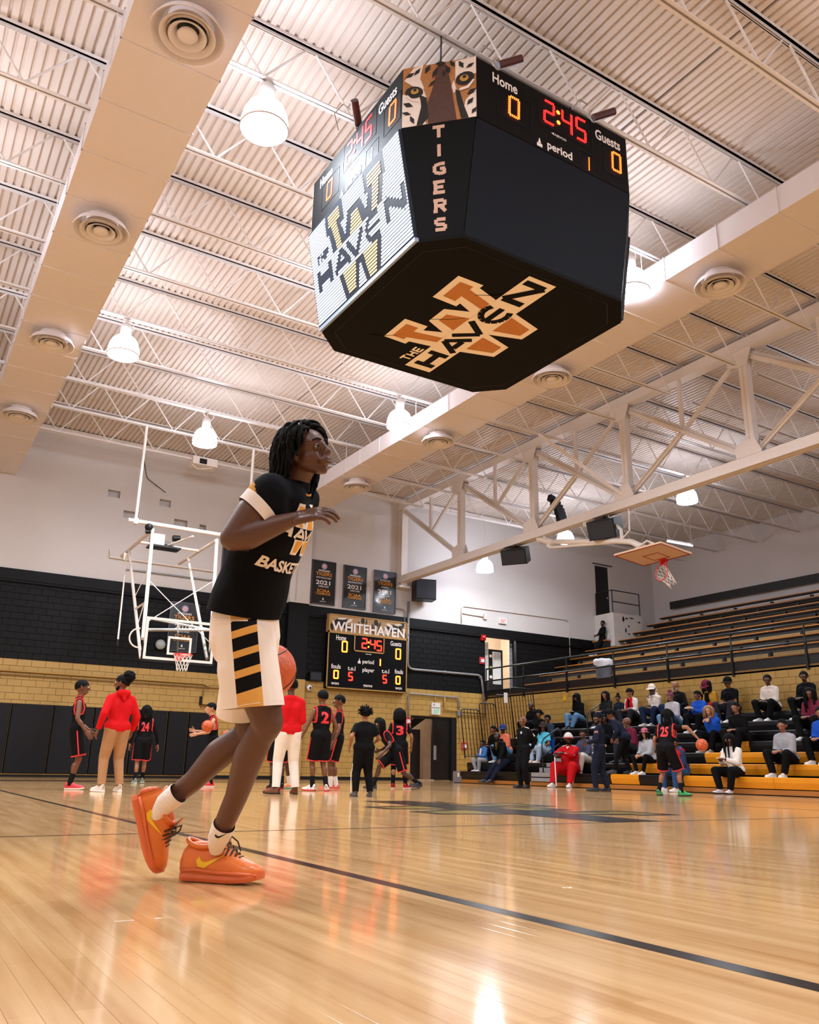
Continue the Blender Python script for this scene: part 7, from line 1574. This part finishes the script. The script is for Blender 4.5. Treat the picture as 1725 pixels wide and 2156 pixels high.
o = player('player with a ball, mostly hidden behind the dribbling player\'s leg', (6.1, 17.6, 0), -80, None, h=1.74, skin='light', hair=('short',), shoes=('#d1282a', '#e2d9d4'), wr=((.1, .42, .22), (-.15, .40, .14)), lean=10)
basketball(atY(437, 1529, 17.0), 'basketball bouncing in front of the black wall pads', (.4, .3, .2))
basketball(atY(478, 1550, 17.3), 'basketball held low behind the dribbling player\'s knee', (.9, .1, .5))
o = person('bald referee in black standing by the foot of the stand', (14.43, 17.55, 0), -95, h=1.84, top=CB_, top_w=1.2, sleeve='long', bottom=CB_, pant_w=1.15, hair=('bald',), skin='brown', shoes=('#141416', '#0e0e10'), ank=((.1, .02), (-.1, -.02)), wr=((.12, -.16, .02), (-.12, -.16, .02)), hint_arm=((1, -1, 0), (-1, -1, 0)), toe=(15, -15), head=(-5, 2))
q = MB(); q.tube([o.J['neck']-o.tr*.06+o.tu*.005+o.tf*.02, o.J['shL']+o.tu*.075, o.J['shL'].lerp(o.J['elL'], .6)-o.tr*.07], .016, 6); q.build('white_shoulder_stripe', WHITEC, o.t)
q = MB(); q.lathe([(.001, .005), (.035, .005)], o.J['chest']+o.tf*.15-o.tr*.08+o.tu*.05, o.tf, 14); q.build('chest_badge', M('badge_pale', '#c9b7c4', .5), o.t)
o = person('police officer in dark uniform and knit cap, standing with his back turned', (14.55, 14.9, 0), -30, h=1.8, top=NAVY, top_w=1.1, sleeve='long', bottom=NAVY, pant_w=1.15, hair=('short',), hat=(cloth('cap_navy', '#10121c'), 'beanie'), skin='dark', shoes=('#111113', '#0c0c0e'), head=(-55, 0), wr=((.26, .12, .0), (-.24, .22, .14)), ank=((.16, -.1), (-.12, .1)), toe=(10, -30)); beard(o)
q = MB(); q.tube([o.J['waist']-o.U*.05+(o.R*math.cos(a)*.165+o.F*math.sin(a)*.135) for a in [2*PI*i/18 for i in range(18)]], .025, 6, closed=True); bt = q.build('duty_belt', BLK, o.t); q = MB(); q.box(*[tuple((o.J['hipR']+o.R*.13+Vector(v))[:]) for v in ((-.04, -.04, -.06), (.04, .04, .1))]); q.build('holster', BLK, bt); q = MB(); q.ball(o.J['waist']-o.U*.05-o.F*.14, .03, 8, 6); q.build('belt_badge', M('tan_badge', '#c9a58c', .5), bt)
q = MB(); q.frame_box(o.J['shL'].lerp(o.J['elL'], .3)-o.R*.067, o.F, o.U, -o.R, (-.04, -.03, 0), (.04, .03, .004)); q.build('shoulder_patch', M('patch', '#c88a70', .6), o.t)
held(o, 'phone', 'phone in the raised hand of the police officer', 'phone', (.07, .14, .01), BLK, o.J['wrL']+o.F*.11+o.U*.05)
o = player('player number 25 bouncing a ball with his right hand in front of the stand', (13.75, 12.2, 0), 75, '25', undersleeve='short', h=1.8, lean=16, pel=.90, skin='tan', hair=('dreads',), ank=((.24, .06), (-.22, .0)), toe=(30, -15), wr=((.62, .12, .24), (-.26, .14, -.06)), hint_arm=((.3, -.4, 1), (-.6, -1, 0)), hands=('ball', 'relax'), palms=((0, 0, -1), (.9, -.2, 0)), shoes=('#3aa45e', '#141a18'), head=(-12, 4))
c = o.J['wrR']; basketball((c.x+o.F.x*.02+o.R.x*.09, c.y+o.F.y*.02+o.R.y*.09, c.z-.15), 'basketball under the hand of player number 25', (.5, .2, .9))
o.t['label'] = 'player number 25 bouncing a ball in front of the yellow boards'
# ------------------------------------------------------------------ people in the lower stand
def sitter(label, n, Y, top=None, bottom=None, heading=-90, lean=10, h=1.76, **k):
    z = rowz(n-1)-.02 if n > 1 else 0.; sit = rowz(n)-z
    a = dict(sit=sit, lean=lean, top=top or CB_, bottom=bottom or CB_, wr=((.08, .36, .16), (-.08, .36, .16)), ank=((.13, .40), (-.13, .40)), knee_out=.35, hands=('grip', 'grip'), palms=((-.3, 0, -1), (.3, 0, -1)), group='spectators in the lower stand', h=h, pant_w=1.25, top_w=1.7, g=1.12); a.update(k); a['h'] *= 1.1
    return person(label, (rowx(n)+.17+k.pop('dx', 0), Y, z), heading, **a) if 'dx' not in a else person(label, (rowx(n)+.17+a.pop('dx'), Y, z), heading, **a)
PINKHAIR = M('pink_hair', '#6b2740', .6, noise=.3, scale=40); BLOND = M('blond_hair', '#8a5f38', .5, noise=.35, scale=50); BLUE = cloth('royal_blue', '#1c4fb4'); TURQ = cloth('turquoise', '#4fb6cf'); CORAL = cloth('coral', '#e0745a'); PLAID = cloth('plaid', '#2b3746', noise=.6, scale=18); MAROON = cloth('maroon', '#6d2238'); OFFW = cloth('off_white', '#d4c6bc'); LJEAN = cloth('light_jean', '#9fb3c8'); GOLDC = cloth('gold', '#c08f35')
o = sitter('child in blue padded jacket at the left end of the stand', 2, 23.75, cloth('denim_blue', '#3f6fb0'), GREYC, h=1.3, skin='dark', hair=('short',), shoes=('#e3dcdc', '#efeaea'), top_w=1.5, lean=4, ank=((.12, .34), (-.12, .36))); q = MB(); q.tube([o.J['neck']+o.tf*.1-o.tu*.05, o.J['waist']+o.tf*.16], .03, 6); q.build('white_shirt_front', WHITEC, o.t)
sitter('woman in buttoned black top sitting next to the child in blue', 3, 23.9, CB_, CB_, skin='brown', hair=('ponytail',), h=1.68, lean=6, shoes=('#d5a3a8', '#e8d8d8'), ank=((.1, .5), (-.1, .5)))
o = sitter('woman in coral jacket and blue cap with light jeans', 3, 23.25, CORAL, JEAN, skin='deep', hair=('short',), hat=(cloth('cap_blue', '#2b3c74'), 'cap'), h=1.72, lean=14, head=(-30, -8), top_w=1.4)
o = sitter('man in black hoodie with a chain leaning forward on the front seats', 2, 22.3, CB_, NAVY, skin='deep', hair=('bald',), h=1.78, lean=24, head=(-38, -6), hood=CB_, wr=((.05, .42, .3), (-.1, .46, .0)), ank=((.14, .62, -.3), (-.14, .62, -.3)), shoes=('#33353e', '#1e1f24'), dx=-.25); beard(o)
q = MB(); q.tube([o.J['neck']+o.tf*.08-o.tr*.05, o.J['chest']+o.tf*.19, o.J['neck']+o.tf*.08+o.tr*.05], .009, 5); q.build('gold_chain', M('gold_chain', '#a58a3c', .3, .8), o.t)
o = sitter('bald bearded man in black hoodie high up behind the referee', 6, 24.0, CB_, CB_, skin='dark', hair=('bald',), h=1.8, lean=8, head=(-30, -12), hood=CB_); beard(o)
sitter('boy with dark curly hair sitting high above the woman in turquoise', 5, 22.85, CB_, CB_, skin='brown', hair=('twists',), h=1.6, head=(-30, 0))
o = sitter('man in dark plaid shirt over white tee', 4, 21.75, PLAID, CB_, skin='dark', hair=('short',), h=1.74, lean=5, head=(-35, -8), top_w=1.3); q = MB(); q.tube([o.J['neck']+o.tf*.1-o.tu*.04, o.J['waist']+o.tf*.155], .045, 6); q.build('white_shirt_front', WHITEC, o.t)
o = sitter('woman in turquoise tee and pale jeans on a blue stadium chair', 3, 21.3, TURQ, LJEAN, skin='brown', hair=('dreads',), hat=(cloth('cap_brown', '#3b2b2a'), 'cap'), sleeve='short', h=1.7, g=1.3, lean=4, head=(-35, 0), wr=((.2, .3, .1), (-.2, .3, .1)), shoes=('#e2c9bc', '#efe6e0'))
tq = thing('stadium_chair', 'blue folding stadium chair under the woman in turquoise', 'chair', (rowx(3)+.2, 21.3, rowz(3))); q = MB(); q.box((rowx(3)+.0, 21.05, rowz(3)+.002), (rowx(3)+.3, 21.55, rowz(3)+.03)); q.build('seat_pad', BLUE, tq); q = MB(); q.box((rowx(3)+.33, 21.05, rowz(3)+.05), (rowx(3)+.36, 21.55, rowz(3)+.45)); q.build('back_pad', BLUE, tq); q = MB()
for yy in (21.04, 21.56): q.tube([(rowx(3), yy, rowz(3)+.015), (rowx(3)+.33, yy, rowz(3)+.02), (rowx(3)+.36, yy, rowz(3)+.45)], .012, 6)
q.build('frame', BLKM, tq)
o = sitter('woman in black top and blue jeans looking at her phone, alone against the gold wall', 7, 22.2, CB_, JEAN, skin='dark', hair=('long',), h=1.7, lean=12, head=(0, -32), shoes=('#141416', '#141416'), ank=((.1, .5), (-.1, .5)), wr=((.06, .34, .2), (-.06, .34, .2))); held(o, 'phone', 'phone held by the woman in black top and blue jeans', 'phone', (.07, .14, .01), LETW, o.J['wrR'].lerp(o.J['wrL'], .5)+o.F*.08+o.U*.03)
o = sitter('big man in red tracksuit and white cap leaning on a cane', 1, 18.75, cloth('track_red', '#b8131b'), cloth('track_red', '#b8131b'), skin='dark', hair=('short',), hat=(cloth('cap_white', '#d9cfc9'), 'cap', cloth('cap_red', '#a32a2e')), h=1.92, g=1.5, lean=4, head=(-25, 2), ank=((.24, .52), (-.18, .5)), wr=((.14, .52, .32), (-.02, .48, .36)), shoes=('#e6e2df', '#f3f1ef'), top_w=1.4, pant_w=1.4, hands=('fist', 'grip'), heading=-115, dx=-.05); beard(o)
q = MB()
for sd in 'RL': q.tube([o.J['neck']+o.tu*.01+o.tr*(.07 if sd == 'R' else -.07), o.J['sh'+sd]+o.tu*.085, o.J['el'+sd]+(o.tr if sd == 'R' else -o.tr)*.075, o.J['wr'+sd]+(o.tr if sd == 'R' else -o.tr)*.05], .018, 6)
q.tube([o.J['knL']-o.R*.1, o.J['anL']-o.R*.08], .016, 5); q.build('white_stripe', WHITEC, o.t); q = MB(); q.tube([o.J['neck']+o.tf*.1-o.tr*.03-o.tu*.02, o.J['neck']+o.tf*.14-o.tu*.07, o.J['neck']+o.tf*.1+o.tr*.03-o.tu*.02], .02, 6); q.build('white_collar', WHITEC, o.t)
w = o.J['wrR']+o.F*.10; cn = thing('cane', 'white walking cane under the hands of the man in red', 'cane', (w.x, w.y, 0.)); q = MB(); q.tube([(w.x+.03, w.y, .01), (w.x, w.y, w.z-.06)], .014, 8); q.build('shaft', LETW, cn); q = MB(); q.tube([(w.x, w.y, w.z-.06), (w.x, w.y, w.z+.02), (w.x, w.y-.09, w.z+.03)], .016, 8); q.build('handle', BLK, cn); q = MB(); q.tube([(w.x+.03, w.y, 0), (w.x+.03, w.y, .03)], .019, 8); q.build('ferrule', BLK, cn)
o = sitter('person in slate top and white trousers sitting beside the police officer', 2, 18.75, cloth('slate', '#4a4d63'), OFFW, skin='brown', hair=('short',), h=1.68, lean=10, head=(-40, 0), shoes=('#d99a9c', '#e6c3c2'), wr=((.2, .40, .2), (-.1, .36, .14)))
o = person('man in black jacket and cap bending forward as he climbs the stand', (17.28, 16.72, rowz(1)), -18, h=1.84, lean=33, pel=.93, top=NAVY, top_w=1.3, bottom=CB_, hair=('short',), hat=(CB_, 'cap'), skin='brown', shoes=('#161618', '#1a1a1d'), ank=((.12, -.05), (-.12, .30, .0)), wr=((.2, .30, -.02), (-.2, .25, -.02)), head=(-15, -10), group='spectators in the lower stand')
sitter('man peering out between the officer and the man in black jacket', 4, 19.0, CB_, CB_, skin='dark', hair=('short',), h=1.6, head=(-40, 0), lean=20)
o = sitter('man in maroon sweater with grey trousers, turned away', 3, 17.45, MAROON, cloth('charcoal', '#2b2a30'), skin='brown', hair=('bald',), h=1.78, lean=16, head=(45, -6), heading=-75, shoes=('#1c1c1e', '#262628'), ank=((.14, .45), (-.14, .45)))
sitter('woman with long black hair in a dark jacket on the back row', 7, 20.9, cloth('dark_olive', '#1f211f'), CB_, skin='tan', hair=('long',), h=1.68, head=(-10, 0), lean=4)
o = sitter('girl with a high hair bun in navy top on the back row', 7, 20.28, NAVY, NAVY, skin='brown', hair=('bun',), h=1.4, head=(-20, -6))
o = sitter('woman in red and white track jacket looking at her phone', 7, 19.7, cloth('track_white', '#dcd3d0'), cloth('charcoal', '#2b2a30'), skin='tan', hair=('ponytail',), h=1.72, g=1.1, lean=12, head=(0, -25), top_w=1.3); q = MB()
for sx in (-1, 1): q.tube([o.J['neck']+o.tr*sx*.06+o.tf*.05, o.J['chest']+o.tr*sx*.09+o.tf*.12, o.J['waist']+o.tr*sx*.1+o.tf*.15], [.05, .06, .05], 8)
q.build('red_panel', cloth('track_red', '#b8131b'), o.t); q = MB(); q.tube([o.J['neck']+o.tf*.11-o.tu*.05, o.J['waist']+o.tf*.165], .045, 6); q.build('black_shirt_front', CB_, o.t); held(o, 'phone', 'dark phone held by the woman in the red and white jacket', 'phone', (.07, .14, .01), BLK, o.J['wrR'].lerp(o.J['wrL'], .5)+o.F*.08+o.U*.03)
o = sitter('man in white hoodie and white cap with a hand on his chin', 7, 18.7, cloth('cream', '#d8ccc2'), DJEAN, skin='dark', hair=('short',), hat=(cloth('cap_cream', '#d8cfc4'), 'cap'), h=1.8, g=1.1, lean=16, head=(-10, -8), hood=cloth('cream', '#d8ccc2'), wr=((.02, .26, .54), (-.05, .36, .2)), top_w=1.4)
o = sitter('big bald man with grey beard and glasses in a black sweater', 7, 17.85, CB_, DJEAN, skin='tan', hair=('bald',), h=1.88, g=1.4, lean=6, head=(-15, -4), top_w=1.3, wr=((.2, .3, .12), (-.2, .3, .12))); beard(o, M('grey_beard', '#9a948f', .7)); q = MB()
for sx in (-1, 1): q.tube([o.J['head']+o.hf*.105+o.hr*sx*.033+o.hu*.012+(o.hr*math.cos(a)*.024+o.hu*math.sin(a)*.017) for a in [2*PI*i/10 for i in range(10)]], .004, 4, closed=True); q.tube([o.J['head']+o.hf*.10+o.hr*sx*.056+o.hu*.014, o.J['head']+o.hr*sx*.088+o.hu*.014], .004, 4)
q.build('glasses', BLK, o.t)
o = sitter('woman in pale grey sweatshirt with pinkish braided hair', 6, 17.4, cloth('pale_grey', '#b9b4b8'), JEAN, skin='tan', hair=('bun', PINKHAIR), h=1.68, lean=14, head=(0, -18), dx=-.1)
o = sitter('girl in royal blue sweatshirt holding a snack tray', 6, 16.4, BLUE, CB_, skin='brown', hair=('ponytail',), h=1.62, lean=10, head=(10, -8), wr=((.08, .42, .25), (-.08, .42, .25)), dx=-.15); w = o.J['wrR'].lerp(o.J['wrL'], .5)+o.F*.1+o.U*.04; tr_ = thing('snack_tray', 'paper tray of nachos in the hands of the girl in blue', 'food tray', tuple(w)); q = MB(); q.frame_box(w, o.R, o.F, o.U, (-.1, -.07, 0), (.1, .07, .04)); q.build('tray', OFFW, tr_); q = MB()
for i in range(9): p = w+o.R*rnd.uniform(-.07, .07)+o.F*rnd.uniform(-.05, .05)+o.U*.04; q.add([p, p+o.R*.04+o.U*.02, p+o.F*.04+o.U*.025, p+o.U*.035], [(0, 1, 3), (1, 2, 3), (2, 0, 3), (0, 2, 1)])
oo = q.build('nachos', M('nacho', '#e09a2e', .6), tr_); oo['kind'] = 'stuff'
o = sitter('woman with brown blond hair in royal blue sweatshirt, hands at her mouth', 4, 15.1, BLUE, CB_, skin='light', hair=('bob', BLOND), h=1.7, lean=20, head=(-25, 6), wr=((.03, .30, .46), (-.03, .30, .46)), hands=('fist', 'fist'), shoes=('#b7a08c', '#d8d2cb'))
o = sitter('man in maroon cap and black and gold jacket bowed over his phone', 7, 16.55, GOLDC, cloth('track_red', '#b8131b'), skin='brown', hair=('bob',), hat=(MAROON, 'cap'), h=1.78, lean=22, head=(0, -32), top_w=1.3, shoes=('#1c1c1e', '#262628')); q = MB(); q.tube([o.J['neck']+o.tf*.1-o.tu*.02, o.J['chest']+o.tf*.135, o.J['waist']+o.tf*.16], [.06, .08, .06], 8); q.build('black_jacket_front', CB_, o.t); held(o, 'phone', 'phone in the lap of the man in the maroon cap', 'phone', (.07, .14, .01), BLK, o.J['wrR'].lerp(o.J['wrL'], .5)+o.F*.08+o.U*.03)
o = sitter('man in black tee and dark cap at the right edge of the back row', 7, 15.9, CB_, cloth('charcoal', '#2b2a30'), skin='brown', hair=('short',), hat=(CB_, 'cap'), sleeve='short', h=1.8, lean=10, head=(0, -10))
o = sitter('girl in grey hoodie and pink cap with black leggings', 2, 16.35, cloth('heather', '#a6a7ad'), CB_, skin='light', hair=('bob',), hat=(cloth('cap_pink', '#c06578'), 'cap'), h=1.6, lean=12, head=(-35, 6), hood=cloth('heather', '#a6a7ad'), pant_w=.92, ank=((.1, .42), (-.12, .42)), wr=((.05, .42, .12), (-.05, .40, .1)))
o = sitter('kid in red and blue hooded jacket behind player number 25', 1, 14.75, cloth('blue_slate', '#2a3a5c'), cloth('blue_jog', '#2f4a74'), skin='brown', hair=('short',), h=1.62, lean=16, head=(-30, 0), hood=cloth('blue_hood', '#3a5f8a'), hat=(CB_, 'beanie'), ank=((.2, .42), (-.2, .40)), heading=-80); q = MB(); q.tube([o.J['shL']+o.tf*.05+o.tu*.03, o.J['chest']+o.tf*.115, o.J['shR']+o.tf*.05+o.tu*.03], [.08, .09, .08], 8); q.tube([o.J['shL']-o.tf*.03+o.tu*.035, o.J['neck']-o.tf*.09-o.tu*.06, o.J['shR']-o.tf*.03+o.tu*.035], [.07, .07, .07], 8); q.build('red_yoke', REDC, o.t)
o = sitter('woman in white top and black trousers on the front row at the right edge', 1, 13.2, WHITEC, CB_, skin='brown', hair=('long',), h=1.7, g=1.15, lean=10, head=(-10, -18), wr=((.06, .40, .26), (-.06, .40, .26)), shoes=('#d9ced6', '#1a1a1c')); held(o, 'phone', 'pale phone held by the woman in white at the right edge', 'phone', (.09, .17, .012), LETW, o.J['wrR'].lerp(o.J['wrL'], .5)+o.F*.09+o.U*.03)
o = sitter('person in black and white sweater at the right edge, middle rows', 4, 14.3, CB_, CB_, skin='tan', hair=('short',), h=1.76, lean=14, head=(-10, 0))
for n, Y, tp, lab, hr_ in ((2, 12.2, GREYC, 'man in grey sweater beyond the right edge, second row', 'short'), (3, 11.6, BLUE, 'man in blue top beyond the right edge, third row', 'short'), (5, 12.6, MAROON, 'woman in maroon beyond the right edge, fifth row', 'long'), (7, 14.6, OFFW, 'man in cream top beyond the right edge, back row', 'short'), (7, 13.5, CB_, 'man in black beyond the right edge, back row', 'short')):
    sitter(lab, n, Y, tp, CB_, skin=rnd.choice(('dark', 'brown', 'tan')), hair=(hr_,), head=(-20, 0))
t = thing('water_bottle', 'clear sports bottle with an orange cap by the kick board', 'bottle', (16.6, 14.6, 0)); g = atX(1413, 1671, 16.75); x, y = 16.75, g.y; q = MB(); q.lathe([(.035, 0), (.037, .02), (.037, .13), (.03, .17), (.018, .2)], (x, y, 0), n=14, cap=True); q.build('bottle_body', M('bottle_plastic', '#b9aeb0', .25, noise=.1), t, smooth=True); q = MB(); q.lathe([(.022, .2), (.022, .235), (.012, .24)], (x, y, 0), n=12, cap=True); q.build('bottle_cap', M('cap_orange', '#d8502a', .4), t); t.location = (0, 0, 0); 
# upper stand
k = 4; z = 3.5+.44*k
o = person('man in black clothes sitting alone on the upper stand by the white landing', (27.46, 27.62, 5.71), -75, sit=.46, lean=-6, h=1.76, skin='dark', hair=('short',), top=CB_, bottom=CB_, wr=((.1, .3, .1), (-.1, .3, .1)), ank=((.15, .48, -.35), (-.12, .55, -.4)), head=(-10, 0)); beard(o)
x, y, z = 27.5, 27.28, 5.71; t = thing('water_bottle', 'small bottle standing beside the man in the upper stand', 'bottle', (x, y, z+.46)); q = MB(); q.lathe([(.035, 0), (.037, .02), (.037, .14), (.016, .19)], (x, y, z+.46), n=12, cap=True); q.build('bottle_body', M('bottle_plastic', '#b9aeb0', .25, noise=.1), t, smooth=True); q = MB(); q.lathe([(.02, .19), (.02, .22)], (x, y, z+.46), n=10, cap=True); q.build('bottle_cap', LETW, t)
SC.cycles.max_bounces = 8; SC.cycles.diffuse_bounces = 4; SC.cycles.glossy_bounces = 4; SC.cycles.transparent_max_bounces = 8
SC.cycles.caustics_reflective = False; SC.cycles.caustics_refractive = False; SC.cycles.sample_clamp_indirect = 6.0
